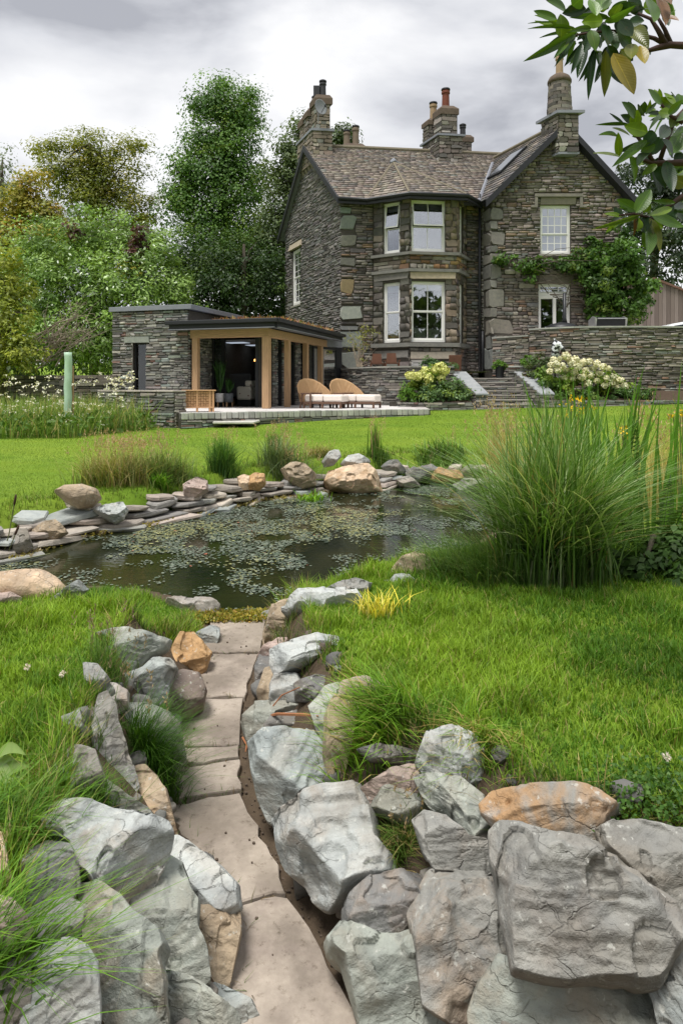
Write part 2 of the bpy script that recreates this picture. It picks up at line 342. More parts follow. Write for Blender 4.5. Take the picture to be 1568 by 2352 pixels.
# floating leaves: uncountable
N = 60000; bb0 = PA.min(0); bb1 = PA.max(0)
q = RNG.uniform(bb0, bb1, (N*3, 2)); q = q[(pond_sd(q) < -0.03)]
q = q[RNG.random(len(q)) < np.clip(0.9-0.05*(q[:, 1]-5), 0.45, 0.9)]
cl = fbm(np.c_[q*np.array([1.6, 1.1]), 0*q[:, 0]], 4, 31)+0.6*vnoise(np.c_[q*np.array([5., 4.]), 0*q[:, 0]], 77); q = q[cl+RNG.normal(0, .20, len(q)) > 0.06][:18500]
n = len(q); K = 7; th = np.linspace(0, 2*np.pi, K, endpoint=False)[None]+RNG.random((n, 1))*6.28
sz = RNG.uniform(0.008, 0.0185, (n, 1))*np.where(RNG.random((n, 1)) < .12, 1.5, 1)*np.clip(0.75+0.05*(q[:, 1:]-4), .75, 1.1); asp = RNG.uniform(0.5, 1.0, (n, 1)); rot = RNG.random((n, 1))*6.28
rr = sz*(1+RNG.normal(0, .13, (n, K))); lx = np.cos(th)*rr; ly = np.sin(th)*rr*asp
tx, ty = RNG.normal(0, .09, (n, 1)), RNG.normal(0, .09, (n, 1))
vx = q[:, :1]+lx*np.cos(rot)-ly*np.sin(rot); vy = q[:, 1:]+lx*np.sin(rot)+ly*np.cos(rot); vz = WATER+0.004+RNG.random((n, 1))*0.004+np.abs(lx*tx+ly*ty)
V = np.stack([vx, vy, vz], 2).reshape(-1, 3)
yel = sst(0.25, 0.55, fbm(np.c_[q*1.1, 0*q[:, 0]+4], 3, 71)+RNG.normal(0, .2, n))
ca = np.array([.16, .19, .155]); cb = np.array([.34, .33, .10]); cc = np.array([.07, .10, .07])
cl = lerp(ca, cb, (yel*0.6)[:, None]); cl = np.where((RNG.random(n) < .33)[:, None], cc, cl); cl = np.where((RNG.random(n) < .003)[:, None], np.array([.3, .1, .06]), cl)*RNG.uniform(.7, 1.3, (n, 1))
fl = npobj('floating_leaves', V, np.arange(n*K).reshape(n, K), leaf_mat('pond_leaf', 0.38, 0.0, 0.5), cols=np.repeat(cl, K, 0)); tag(fl, 'small grey-green and yellow leaves floating all over the pond', 'pond leaves', kind='stuff')

# ------------------------------------------------------------------ path flagstones
def flag_mat():
    t = NT('flagstone'); p = t.pos(); b0 = t.ocol()
    c = t.mix(t.rng(t.noise(p, 3.0, 7, 0.62), 0.40, 0.60), t.mix(1.0, b0, (0.62, 0.60, 0.58), 'MULTIPLY'), t.mix(1.0, b0, (1.22, 1.20, 1.17), 'MULTIPLY'))
    c = t.mix(t.rng(t.noise(p, 6.5, 6, 0.7), 0.50, 0.68, 0, .5), c, (0.30, 0.245, 0.215))
    c = t.mix(t.rng(t.noise(p, 55, 4, 0.6), 0.35, 0.65, 0, .35), c, t.mix(1.0, c, (0.72, 0.70, 0.68), 'MULTIPLY'))
    c = t.mix(t.rng(t.noise(p, 1.6, 5, 0.65), 0.47, 0.60, 0, .55), c, (.19, .16, .125))
    c = t.mix(t.rng(t.noise(p, 30, 6, 0.75), 0.56, 0.68, 0, .8), c, t.mix(1.0, c, (0.5, 0.47, 0.43), 'MULTIPLY'))
    b = t.bump(t.noise(p, 9, 6, .6), .35, .012); b = t.bump(t.noise(p, 120, 6, .7), .4, .003, b)
    return t.done(t.bsdf(c, 0.85, 0.2, b))
M_FLAG = flag_mat()
rowsL = [(497, 1426, 600, 1424), (493, 1487, 602, 1492), (462, 1577, 596, 1583), (408, 1697, 560, 1703), (405, 1738, 556, 1742), (398, 1825, 560, 1815), (520, 2062, 644, 2050), (520, 2420, 850, 2420)]
cxl = [(-.62, 4.36), (-.615, 3.85), (-.60, 3.36), (-.585, 2.93), (-.565, 2.80), (-.50, 2.58), (-.27, 2.07), (.05, 1.42)]
def flagrow(k):                                    # cross line k: left and right end of the joint
    c = np.array(cxl[k]); a = np.array(cxl[min(k+1, len(cxl)-1)])-np.array(cxl[max(k-1, 0)]); a /= np.linalg.norm(a); r = np.array([-a[1], a[0]])
    if r[0] < 0: r = -r
    wl, wr = (0.27, 0.115) if k >= 2 else (0.20, 0.15)
    if k in (3, 4): wl = .21; wr = .145
    r = r*0.75+np.array([.25, 0]); r /= np.linalg.norm(r)
    return c-r*wl, c+r*wr
for k in range(len(cxl)-1):
    (a0, a1), (b0, b1) = flagrow(k), flagrow(k+1)
    g = 0.010
    def inset(p, q_, t): return p+(q_-p)*t/np.linalg.norm(q_-p)
    A0, A1 = inset(a0, b0, g), inset(a1, b1, g); B0, B1 = inset(b0, a0, g), inset(b1, a1, g)
    mfl = MB(); n_ = 10; ring = []
    for p, q_ in ((A0, A1), (A1, B1), (B1, B0), (B0, A0)):
        for s in range(n_): ring.append(p+(q_-p)*s/n_)
    ring = np.array(ring); cen = ring.mean(0); ring = ring+0.013*np.c_[vnoise(np.c_[ring*14, 0*ring[:, 0]], k), vnoise(np.c_[ring*14, 0*ring[:, 0]+9], k)]
    zt = pathz(ring[:, 1])+0.004*random.uniform(-1, 1); tilt = random.uniform(-.01, .01)
    zt = zt+tilt*(ring[:, 0]-cen[0])
    lo = np.c_[ring, zt-0.05]; m0 = np.c_[ring, zt-0.005]; m1 = np.c_[cen+(ring-cen)*0.985, zt]
    mfl.tube_ring([lo, m0, m1])
    col = np.array([.375, .328, .28])*random.uniform(.93, 1.07)
    o = mfl.obj('flagstone', M_FLAG, color=col)
    names = ['pale flagstone at the pond mouth of the narrow path', 'short pale flagstone second from the pond', 'pale flagstone third from the pond, beside the dark brown rock', 'narrow strip of a flagstone crossing the path at the grass tuft',
             'pale flagstone just past the narrow strip on the path', 'long pale flagstone beside the purple-stained slab', 'nearest wide pale flagstone at the bottom of the picture']
    tag(o, names[k], 'flagstone', 'flagstones of the narrow path')
# ------------------------------------------------------------------ rocks
TONE = dict(blue=(.36, .395, .385), pale=(.47, .495, .48), grey=(.31, .315, .30), gg=(.34, .365, .325), tan=(.42, .335, .235), orange=(.50, .315, .155), brown=(.205, .165, .14), pink=(.50, .39, .345),
            cream=(.66, .50, .35), slate=(.30, .298, .275), dark=(.19, .19, .185), gbrown=(.325, .305, .275), white=(.60, .56, .52))
def resample(poly, n):
    P = np.array(poly, float); d = np.linalg.norm(np.roll(P, -1, 0)-P, axis=1); c = np.concatenate([[0], np.cumsum(d)]); t = np.linspace(0, c[-1], n, endpoint=False)
    Q = np.vstack([P, P[:1]]); return np.c_[np.interp(t, c, Q[:, 0]), np.interp(t, c, Q[:, 1])]
RS = [100]
def rock(poly, tone, label, up=0.35, T=0.40, ridge=0.34, k1=0.25, k2=1.35, tilt=None, group=None, stain=0.15, rough=1.0, smooth=0.0, depth=None, name='rock', parent=None, back=0.9, na=136, nr=46, push=0.0, cat='rock', size_up=True):
    """a block of stone bedded in the bank: outline read from the picture, its own distance, tilt, thickness and fractured relief"""
    RS[0] += 1; s = RS[0]; rg = np.random.default_rng(s)
    pa_ = np.array(poly, float); cx, cy = np.mean(resample(poly, 40), 0); poly = (np.array([cx, cy])+(pa_-[cx, cy])*(1.0 if not size_up else 1.22 if 1440 < cy < 1760 else 1.13)).tolist()
    c0 = hit(cx, cy) if depth is None else W(cx, cy, depth)
    to = np.array([0, 0, CZ])-c0; to /= np.linalg.norm(to); c0 = c0+to*push
    nrm = to+up*np.array([0, 0, 1.0])+np.array([rg.normal(0, .12), 0, 0]); nrm /= np.linalg.norm(nrm)
    ax = np.cross([0, 0, 1.0], nrm); ax /= np.linalg.norm(ax); ay = np.cross(nrm, ax)
    q = resample(poly, na)
    D = np.c_[(q[:, 0]-CX)/F, np.ones(na), (HY-q[:, 1])/F]; t = ((c0-np.array([0, 0, CZ]))@nrm)/(D@nrm)
    X = D*t[:, None]+np.array([0, 0, CZ])-c0
    a, b = X@ax, X@ay; size = math.sqrt(max(np.ptp(a)*np.ptp(b), 1e-6)); h = T*size
    O = np.c_[a, b]; ca = O.mean(0)
    bmin, bmax = b.min(), b.max(); b0 = bmin+(bmax-bmin)*ridge
    ti = rg.normal(0, .22) if tilt is None else tilt
    r = (np.arange(nr+1)/nr); r = 1-(1-r)**1.35
    G = ca+(O-ca)[None]*r[:, None, None]                          # rings x angles x 2
    ga, gb = G[..., 0], G[..., 1]
    # faceted relief: a ridge between an upper and a front face, plus cut planes toward the outline
    e = (gb-b0)-ti*(ga-ca[0]); k2 = min(k2, (T+.05)/max(ridge, .1)*size/max(bmax-bmin, 1e-6))
    d = np.minimum(h-k1*e, h+k2*e)
    for _ in range(6):
        an = rg.uniform(0, 6.28); sl = rg.uniform(.5, 1.6); off = rg.uniform(.22, .46)*size
        d = np.minimum(d, h+sl*(off-(ga-ca[0])*math.cos(an)-(gb-ca[1])*math.sin(an)))
    edge = (1-r)[:, None]*np.ones(na)[None]
    if smooth: d = lerp(d, h*np.sqrt(np.clip(1-(r[:, None]*np.ones(na)[None])**2.2, 0, 1)), smooth)
    d = np.minimum(d, edge*size*rg.uniform(2.2, 3.4)*np.clip(1+0.35*np.sin(np.arange(na)/na*6.28*3+s), .6, 1.4)[None]+0.02*size) if smooth < .7 else np.minimum(d, np.sqrt(np.clip(edge, 0, 1))*size*.75)
    d = np.maximum(d, -.12*size)
    P3 = c0+ga[..., None]*ax+gb[..., None]*ay+d[..., None]*nrm
    # bedding: layered steps in one direction
    bd = nrm*rg.uniform(.2, .9)+ay*rg.uniform(.5, 1)+ax*rg.normal(0, .45); bd /= np.linalg.norm(bd)
    PP = P3.reshape(-1, 3); wq = PP/size
    strat = (PP@bd)/size+0.10*fbm(wq*1.7, 3, s)
    am = rough*(1-.75*smooth)
    nz = fbm(wq*np.array([2.2, 2.2, 2.2])+s, 5, s+3, gain=.6)*0.034
    sv = vnoise(np.c_[strat*11, wq[:, 0]*1.1, wq[:, 2]*1.1], s+5); lay = np.sign(sv)*np.abs(sv)**0.6*0.010
    sv2 = vnoise(np.c_[strat*27, wq[:, 0]*2.4, wq[:, 1]*2.4], s+8)*0.006
    chip = -0.13*np.clip(vnoise(wq*2.6+3.3, s+11)-0.2, 0, 1)-.05*(vnoise(wq*4.3+9.1, s+13) > .35)
    nz2 = fbm(wq*9+s, 3, s+21)*.016
    dd = (nz*(.6+.4*am)+(lay+sv2+chip+nz2)*am)*size
    PP = PP+nrm*dd[:, None]+ (bd*(lay*am*size)[:, None])*0.35
    # split sheets: the surface steps from one bedding plane to the next
    bd2 = nrm*rg.uniform(.6, 1.2)+ay*rg.uniform(.2, .8)+ax*rg.normal(0, .35); bd2 /= np.linalg.norm(bd2); Kq = rg.uniform(8.5, 14)
    b_ = (PP@bd2)/size*Kq+1.25*fbm(PP/size*1.9+7, 3, s+31); fr = b_-np.floor(b_); gq = np.where(fr < .82, .08*fr/.82, .08+.92*(fr-.82)/.18)
    PP = PP+bd2*((gq-fr)*min(am, .8)*.60*(1-.9*smooth)/Kq*size*sst(-.15, .25, fbm(PP/size*1.6+31, 2, s+41)))[:, None]
    P3 = PP.reshape(nr+1, na, 3)
    skirt = [P3[-1]-nrm*size*.12, c0+(P3[-1]-c0)*.86-nrm*size*.38*back]
    V = np.concatenate([P3[0].mean(0)[None]]+[P3[i] for i in range(1, nr+1)]+skirt)
    nrings = nr+2; idx = 1+np.arange(nrings*na).reshape(nrings, na)
    tri0 = np.c_[np.zeros(na, int), idx[0], np.roll(idx[0], -1)]
    qd = np.concatenate([np.c_[idx[i], idx[i+1], np.roll(idx[i+1], -1), np.roll(idx[i], -1)] for i in range(nrings-1)])
    Vc = V.mean(0)
    bot = idx[-1][::-1][None]
    wv = V/size; st = (V@bd)/size+0.10*fbm(wv*1.7, 3, s)
    o = npobj(name, V-Vc, [tri0, qd, bot], M_ROCK, parent, attrs={'strat': st+s*3.1, 'stain': np.full(len(V), stain)}, smooth=False, color=np.array(TONE[tone])*rg.uniform(.9, 1.1))
    o.location = Vc
    if label: tag(o, label, cat, group)
    return o
def zone(x0, y0, k, pts): return [(x0+k*x, y0+k*y) for x, y in pts]
ZA = lambda *p: zone(0, 1285.8, .36, p); ZB = lambda *p: zone(501.8, 1285.8, .36, p); ZD = lambda *p: zone(0, 1787.5, .36, p)
ZE = lambda *p: zone(501.8, 1787.5, .36, p); ZF = lambda *p: zone(1003.5, 1787.5, .36, p); ZP = lambda *p: zone(0, 940.8, .5, p); ZQ = lambda *p: zone(564.5, 940.8, .4, p)
GL, GR, GP = 'rocks of the left bank', 'rocks of the right bank', 'rocks round the pond'
# --- left bank
rock(ZA((-260, 150), (0, 128), (130, 108), (260, 105), (340, 140), (398, 190), (370, 245), (260, 285), (0, 285), (-260, 290)), 'cream', 'big smooth cream boulder at the near left pond edge', up=.9, T=.35, smooth=.85, rough=.35, group=GP, stain=.3, push=.1)
rock(ZA((-60, 225), (60, 213), (130, 240), (125, 275), (-60, 280)), 'pink', 'small pinkish-brown stone against the cream boulder', T=.4, smooth=.5, group=GP, push=.12)
rock(ZA((262, 295), (330, 245), (400, 200), (495, 140), (556, 185), (500, 235), (400, 300)), 'blue', 'blue-grey wedge of slate beside the cream boulder', T=.35, ridge=.75, group=GP, push=.04)
rock(ZA((1080, 262), (1160, 252), (1250, 283), (1340, 290), (1394, 320), (1350, 372), (1270, 352), (1180, 322)), 'gbrown', 'flat slab jutting over the pond beside the grass tip', up=2.0, T=.28, ridge=.35, group=GP, push=.05)
rock(ZA((630, 500), (720, 475), (830, 482), (1050, 535), (1030, 580), (940, 612), (880, 680), (760, 748), (675, 712), (688, 660), (740, 600), (720, 540)), 'gg', 'overhanging grey-green slate under the grass, above the blue-green block', T=.4, ridge=.6, k2=.8, group=GL, rough=1.2, push=.05)
rock(ZA((1085, 610), (1150, 495), (1230, 488), (1290, 560), (1328, 600), (1295, 700), (1240, 745), (1130, 722), (1085, 660)), 'orange', 'rugged orange-tan rock on the left of the path', T=.42, group=GL, stain=.5, push=.05)
rock(ZA((1252, 482), (1350, 430), (1390, 440), (1392, 500), (1362, 592), (1330, 612), (1298, 540)), 'blue', 'blue slate block at the left corner of the pond mouth', T=.35, ridge=.6, group=GL, push=.05)
rock(ZA((1298, 600), (1350, 598), (1345, 650), (1330, 692), (1285, 702)), 'dark', 'small dark chip wedged under the corner slate', T=.3, group=GL, push=.03, na=48, nr=12)
rock(ZA((735, 785), (900, 720), (960, 672), (1060, 668), (1102, 720), (1062, 800), (1040, 872), (960, 932), (810, 952), (790, 860)), 'blue', 'blue-green slate block under the overhanging slate', T=.38, ridge=.65, group=GL, push=.07)
rock(ZA((955, 965), (1030, 860), (1060, 780), (1160, 745), (1250, 755), (1288, 850), (1270, 940), (1180, 1012), (1090, 1045), (1000, 1000)), 'brown', 'dark brown rounded rock touching the path', T=.45, smooth=.35, rough=1.2, group=GL, push=.05, stain=.05)
rock(ZA((665, 800), (740, 808), (812, 850), (808, 940), (740, 965), (680, 870)), 'white', 'small pinkish-white quartz stone among the grass', T=.4, group=GL, stain=.4, push=.06, na=56, nr=14)
rock(ZA((740, 985), (850, 953), (960, 958), (1060, 1000), (1112, 1060), (1132, 1170), (1147, 1250), (1095, 1330), (900, 1345), (800, 1250), (755, 1100)), 'gg', 'rounded grey-green rock half hidden by the dark grass tuft', T=.4, smooth=.35, group=GL, push=.04)
rock(ZA((590, 1110), (650, 900), (700, 878), (737, 960), (742, 1060), (792, 1190), (862, 1400), (832, 1455), (700, 1470), (610, 1300)), 'grey', 'tall leaning grey slab behind the dark grass tuft', T=.25, ridge=.7, group=GL, push=.06)
rock(ZA((840, 1340), (930, 1328), (1000, 1390), (1052, 1490), (1075, 1580), (960, 1600), (880, 1560), (835, 1450)), 'tan', 'tan rock under the dark grass tuft beside the path', T=.35, group=GL, push=.05)
rock(ZA((400, 1010), (500, 968), (525, 1090), (450, 1118), (392, 1065)), 'grey', 'small grey stone peeping from the left lawn', T=.35, group=GL, push=.06, na=56, nr=14)
rock(ZA((540, 668), (620, 680), (690, 765), (640, 842), (550, 800)), 'grey', 'small grey stone beneath the lawn edge behind the quartz', T=.35, group=GL, push=.05, na=56, nr=14)
rock(ZA((330, 1300), (480, 1200), (600, 1240), (660, 1400), (640, 1520), (480, 1540), (350, 1480)), 'gbrown', 'weathered slab buried in tangled grass, left of the leaning slab', T=.3, group=GL, push=.03)
rock(ZD((560, 30), (680, 25), (790, 120), (930, 195), (1010, 295), (860, 290), (720, 240), (590, 190)), 'gg', 'smooth greenish slab lying behind the big layered slate', T=.3, ridge=.6, group=GL, push=.05)
rock(ZD((850, 70), (940, 45), (1005, 25), (1062, 90), (1112, 300), (1142, 385), (1080, 390), (1030, 310), (950, 220)), 'tan', 'tan-edged upright stone beside the long flagstone', T=.3, ridge=.5, group=GL, stain=.5, push=.05)
rock(ZD((245, 235), (420, 190), (600, 178), (740, 238), (900, 272), (1035, 300), (1064, 370), (1000, 520), (930, 642), (830, 695), (755, 795), (635, 715), (555, 600), (478, 570), (465, 440), (290, 335)), 'pale', 'big pale layered slate on the left bank with a striped front edge', T=.30, ridge=.34, tilt=.7, k1=.2, k2=1.5, group=GL, rough=1.5, stain=.45, push=.16, na=130, nr=40)
rock(ZD((170, 490), (300, 408), (440, 450), (485, 560), (495, 690), (420, 800), (300, 830), (150, 770), (140, 600)), 'grey', 'speckled grey block below the pale layered slate', T=.32, ridge=.65, group=GL, push=.06)
rock(ZD((-120, 770), (0, 770), (80, 785), (142, 860), (184, 950), (160, 1010), (60, 1090), (-120, 1060)), 'pink', 'pinkish-white stone at the left edge behind long grass', T=.35, smooth=.3, group=GL, stain=.4, push=.1)
rock(ZD((-120, 340), (0, 350), (32, 450), (62, 600), (102, 690), (40, 765), (-120, 750)), 'cream', 'cream and black speckled stone at the left edge', T=.3, group=GL, push=.08, stain=.2)
rock(ZD((760, 800), (950, 640), (1025, 430), (1070, 520), (1160, 580), (1212, 740), (1255, 800), (1245, 960), (1295, 1060), (1315, 1235), (1180, 1305), (1020, 1240), (1005, 1140), (1035, 1080), (990, 1000), (855, 905)), 'gg', 'large smooth grey-green slate face under the pale layered slate', T=.26, ridge=.45, k1=.3, k2=.8, group=GL, push=.09, rough=1.1, na=120, nr=36)
rock(ZD((1052, 425), (1150, 392), (1240, 448), (1400, 568), (1494, 670), (1510, 805), (1440, 880), (1250, 870), (1195, 740), (1125, 590)), 'pale', 'pale blue-green slab overhanging the path on the left', T=.30, ridge=.34, k1=.25, k2=1.4, group=GL, push=.14, rough=.9)
rock(ZD((1235, 850), (1430, 850), (1516, 815), (1525, 1000), (1478, 1200), (1445, 1350), (1330, 1330), (1295, 1180), (1260, 1000)), 'tan', 'tan vertical rock face standing on the path edge', T=.3, up=.4, ridge=.8, group=GL, push=.08)
rock(ZD((480, 700), (620, 695), (700, 755), (780, 805), (885, 920), (1005, 1000), (1045, 1090), (1010, 1150), (1030, 1260), (1040, 1540), (900, 1640), (640, 1620), (590, 1400), (580, 1180), (550, 1000), (540, 850)), 'gg', 'long pale slab running down to the bottom of the picture on the left', T=.26, ridge=.6, tilt=-.5, group=GL, push=.12, rough=1.0, stain=.3, na=120, nr=36)
rock(ZD((180, 1190), (300, 1080), (440, 1055), (540, 1105), (595, 1200), (610, 1400), (620, 1660), (150, 1660), (160, 1400)), 'pale', 'pale blue slab behind the long grass at bottom left', T=.25, ridge=.65, group=GL, push=.1, rough=.8)
rock(ZD((1020, 1240), (1180, 1285), (1285, 1335), (1385, 1425), (1490, 1495), (1530, 1660), (1020, 1680)), 'gg', 'grey rock filling the bottom edge beside the flagstone', T=.3, ridge=.6, group=GL, push=.08)
rock(ZD((1300, 1350), (1380, 1318), (1480, 1378), (1600, 1425), (1680, 1580), (1660, 1680), (1480, 1560), (1380, 1440)), 'blue', 'small blue-grey stone on the path at the bottom', T=.3, ridge=.5, group=GL, push=.05)
rock(ZD((120, 820), (300, 825), (430, 778), (565, 830), (565, 1000), (560, 1110), (440, 1065), (290, 1065), (170, 1000)), 'grey', 'grey stones shoulder above the pale blue slab', T=.28, group=GL, push=.05)
rock(ZD((-200, 1120), (60, 1090), (190, 1180), (180, 1420), (150, 1680), (-250, 1680)), 'gbrown', 'brownish slab under the long grass at the left edge', T=.25, group=GL, push=.0)
# --- right bank
rock(ZB((425, 272), (480, 235), (600, 218), (860, 222), (900, 262), (690, 285), (640, 325), (560, 292), (510, 290)), 'pale', 'pale blue slab at the pond edge beside the yellow grass', up=2, T=.25, ridge=.5, group=GR, push=.06)
rock(ZB((650, 220), (690, 183), (760, 150), (870, 130), (962, 155), (940, 215), (860, 232)), 'grey', 'low grey rock at the pond edge behind the yellow grass', T=.32, group=GR, push=.06)
rock(ZB((535, 218), (598, 182), (675, 188), (665, 228), (600, 240)), 'white', 'small whitish rock at the pond edge', T=.32, group=GR, push=.05, na=56, nr=14)
rock(ZB((318, 400), (335, 318), (420, 280), (520, 263), (578, 300), (562, 385), (505, 455), (475, 510), (380, 505), (298, 555), (296, 460)), 'tan', 'big tan-brown rock at the right corner of the pond mouth', T=.42, ridge=.5, k2=.7, group=GR, push=.08)
rock(ZB((253, 372), (290, 335), (345, 318), (325, 400), (302, 472), (262, 442)), 'grey', 'grey slate standing beside the tan-brown rock', T=.3, group=GR, push=.05, na=56, nr=14)
rock(ZB((190, 392), (230, 353), (266, 348), (262, 395)), 'pale', 'little pale stone at the end of the flags', T=.3, group=GR, push=.03, na=48, nr=12)
rock(ZB((265, 605), (300, 558), (380, 513), (490, 515), (500, 535), (380, 580), (362, 630)), 'pink', 'pinkish rounded stone on the right of the path', T=.35, group=GR, push=.04, na=64, nr=16)
rock(ZB((365, 572), (500, 530), (620, 503), (775, 508), (800, 560), (700, 605), (600, 648), (450, 705), (395, 725), (365, 660)), 'pale', 'pale blue slate slab with a dark underside, right of the path', T=.38, ridge=.45, k1=.45, k2=.9, group=GR, push=.08)
rock(ZB((240, 690), (268, 618), (360, 620), (385, 705), (300, 768), (245, 770)), 'dark', 'dark stone under the pinkish one by the path', T=.35, group=GR, push=.03, na=56, nr=14)
rock(ZB((255, 835), (298, 718), (350, 698), (405, 742), (350, 800), (345, 925), (275, 940)), 'tan', 'tan and white upright stone on the path edge', T=.35, group=GR, push=.05, stain=.4, na=64, nr=18)
rock(ZB((342, 800), (368, 748), (500, 742), (524, 800), (492, 885), (380, 940), (342, 890)), 'pale', 'small pale blue block between the tan upright and the mossy stone', T=.4, ridge=.5, group=GR, push=.06, na=64, nr=18)
rock(ZB((498, 795), (620, 748), (706, 758), (695, 835), (600, 890), (505, 880)), 'dark', 'dark mossy stone under the lawn edge', T=.35, group=GR, push=.03, na=64, nr=18)
rock(ZB((186, 1035), (258, 958), (360, 945), (540, 898), (630, 925), (570, 985), (430, 1000), (340, 1030), (310, 1130), (215, 1120)), 'gg', 'flat greenish ledge sheltering a dry hollow', T=.25, ridge=.4, up=1.5, group=GR, push=.05)
rock(ZB((300, 1010), (430, 990), (560, 965), (630, 1010), (610, 1090), (480, 1110), (330, 1110)), 'dark', 'dark stone in the hollow with dead stalks', T=.25, group=GR, push=-.02, na=64, nr=18)
rock(ZB((592, 945), (680, 838), (780, 812), (810, 870), (730, 930), (712, 1000), (705, 1195), (650, 1140), (622, 1030)), 'gg', 'upright grey slate in front of the leaning tan rock', T=.3, group=GR, push=.05)
rock(ZB((785, 865), (798, 785), (930, 752), (1040, 795), (960, 860), (870, 880)), 'pink', 'rounded pinkish top stone at the lawn edge', T=.35, smooth=.4, group=GR, push=.05, na=64, nr=18)
rock(ZB((696, 1000), (726, 920), (800, 862), (890, 880), (850, 1100), (800, 1330), (720, 1335), (686, 1200)), 'tan', 'tall leaning tan rock behind the bright grass tuft', T=.3, up=.6, group=GR, push=.06)
rock(ZB((215, 1182), (288, 1128), (420, 1126), (600, 1138), (692, 1250), (785, 1400), (800, 1480), (540, 1530), (482, 1570), (400, 1650), (325, 1610), (265, 1480), (232, 1330)), 'blue', 'broad flat-topped blue-grey slab with two dark holes, right of the path', T=.40, ridge=.30, k1=.2, k2=1.5, tilt=-.75, group=GR, push=.14, rough=.8, na=120, nr=36)
rock(ZE((386, 275), (470, 198), (700, 118), (885, 78), (975, 250), (1000, 400), (1080, 500), (1095, 610), (960, 680), (860, 725), (780, 760), (700, 800), (610, 735), (550, 630), (435, 545), (395, 420)), 'pale', 'pale block with a purple-stained top, right of the path', T=.38, ridge=.30, k1=.2, k2=1.5, tilt=-.6, group=GR, push=.15, rough=1.2, stain=.25, na=120, nr=36)
rock(ZE((560, 640), (640, 700), (700, 760), (850, 740), (850, 880), (760, 850), (640, 770)), 'dark', 'lower side of the purple-stained block, its shade put into the tone', T=.3, group=GR, push=.03, na=64, nr=18)  # shaded lower side of the block above, painted dark as its own piece
rock(ZE((855, 745), (960, 650), (1180, 615), (1310, 640), (1318, 720), (1245, 870), (1240, 970), (1110, 1078), (1000, 1078), (895, 1005), (825, 925), (825, 820)), 'dark', 'dark grey stone with white flecks resting on the grey-green boulder', T=.36, ridge=.5, group=GR, push=.14, stain=.25, rough=1.1)
rock(ZE((722, 1045), (800, 950), (900, 985), (1000, 1040), (1130, 1050), (1250, 1010), (1320, 1080), (1350, 1280), (1420, 1480), (1430, 1680), (960, 1680), (872, 1400), (812, 1200), (735, 1130)), 'gg', 'rough grey-green boulder at the bottom beside the gutter', T=.36, ridge=.62, group=GR, push=.10, rough=1.5, na=120, nr=36)
rock(ZF((-155, 885), (-40, 625), (100, 600), (285, 585), (412, 690), (455, 1000), (490, 1190), (420, 1360), (300, 1500), (60, 1480), (-65, 1410), (-105, 1150)), 'slate', 'tall weathered tan-grey slab leaning in the right bank', T=.28, ridge=.65, tilt=.3, group=GR, push=.06, rough=1.3, stain=.35, na=120, nr=36)
rock(ZF((420, 1170), (640, 1235), (1000, 1275), (1340, 1290), (1400, 1440), (1440, 1680), (280, 1680), (260, 1500), (310, 1330)), 'gg', 'smooth slanting slab at the bottom under the biggest block', T=.22, ridge=.7, group=GR, push=.02, rough=.8, stain=.3, na=110, nr=30)
rock(ZF((-480, 80), (-300, -40), (-190, -70), (0, -60), (60, 40), (30, 120), (-160, 130), (-330, 160), (-460, 150)), 'pink', 'pink quartz-veined stone behind the bright grass tuft', T=.3, ridge=.55, group=GR, push=.05, stain=.5)
rock([(835, 1722), (868, 1712), (960, 1727), (968, 1742), (940, 1752), (862, 1745)], 'dark', 'thin dark slate edge on top of the quartz-veined stone', T=.25, group=GR, push=.07, na=64, nr=16)
rock([(968, 1752), (988, 1692), (1050, 1680), (1112, 1712), (1108, 1775), (1060, 1800), (1000, 1795)], 'pale', 'pale grey slate under the lawn edge in the right bank', T=.3, ridge=.5, group=GR, push=.05, rough=1.2)
rock([(957, 1790), (1000, 1782), (1060, 1795), (1108, 1830), (1128, 1890), (1092, 1924), (1040, 1905), (984, 1845)], 'gg', 'layered slate with steep parallel splits in the right bank', T=.3, ridge=.55, tilt=-.8, group=GR, push=.06, rough=1.8)
rock(ZE((980, 185), (1050, 68), (1200, 55), (1350, 160), (1320, 250), (1255, 310), (1100, 250)), 'gg', 'small sharp slate beside the grass tuft between the slabs', T=.32, group=GR, push=.04, na=72, nr=20)
rock(ZF((-130, 280), (-60, 225), (60, 280), (200, 395), (405, 425), (418, 545), (300, 590), (0, 555), (-62, 480)), 'slate', 'brownish ledge above a dark gap in the right bank', T=.33, ridge=.6, k2=1.0, group=GR, push=.09, rough=.8)
rock(ZF((315, 175), (380, 105), (520, 88), (680, 72), (870, 66), (1000, 105), (1120, 190), (1060, 265), (1000, 385), (940, 415), (780, 422), (640, 396), (560, 345), (395, 295), (325, 225)), 'grey', 'rust-stained slab lying on top of the biggest block', T=.32, ridge=.5, k2=.8, group=GR, push=.10, stain=1.0, rough=1.2, na=110, nr=30)
rock(ZF((395, 375), (440, 340), (560, 375), (720, 465), (980, 495), (1160, 555), (1265, 690), (1405, 790), (1540, 900), (1510, 1000), (1475, 1105), (1375, 1260), (1280, 1275), (1000, 1250), (850, 1262), (700, 1240), (525, 1190), (505, 1050), (465, 900), (455, 700), (402, 560)), 'slate', 'biggest block in the right bank, brown-grey with a rippled front', T=.42, ridge=.70, k1=.35, k2=.55, tilt=-.1, group=GR, push=.16, rough=1.6, na=150, nr=48, stain=.1)
rock(ZF((1058, 345), (1120, 315), (1260, 303), (1400, 325), (1700, 400), (1720, 960), (1545, 850), (1370, 710), (1250, 630), (1095, 480)), 'slate', 'grey-tan slab at the right edge below the clover', T=.28, ridge=.65, group=GR, push=.10, rough=1.2)
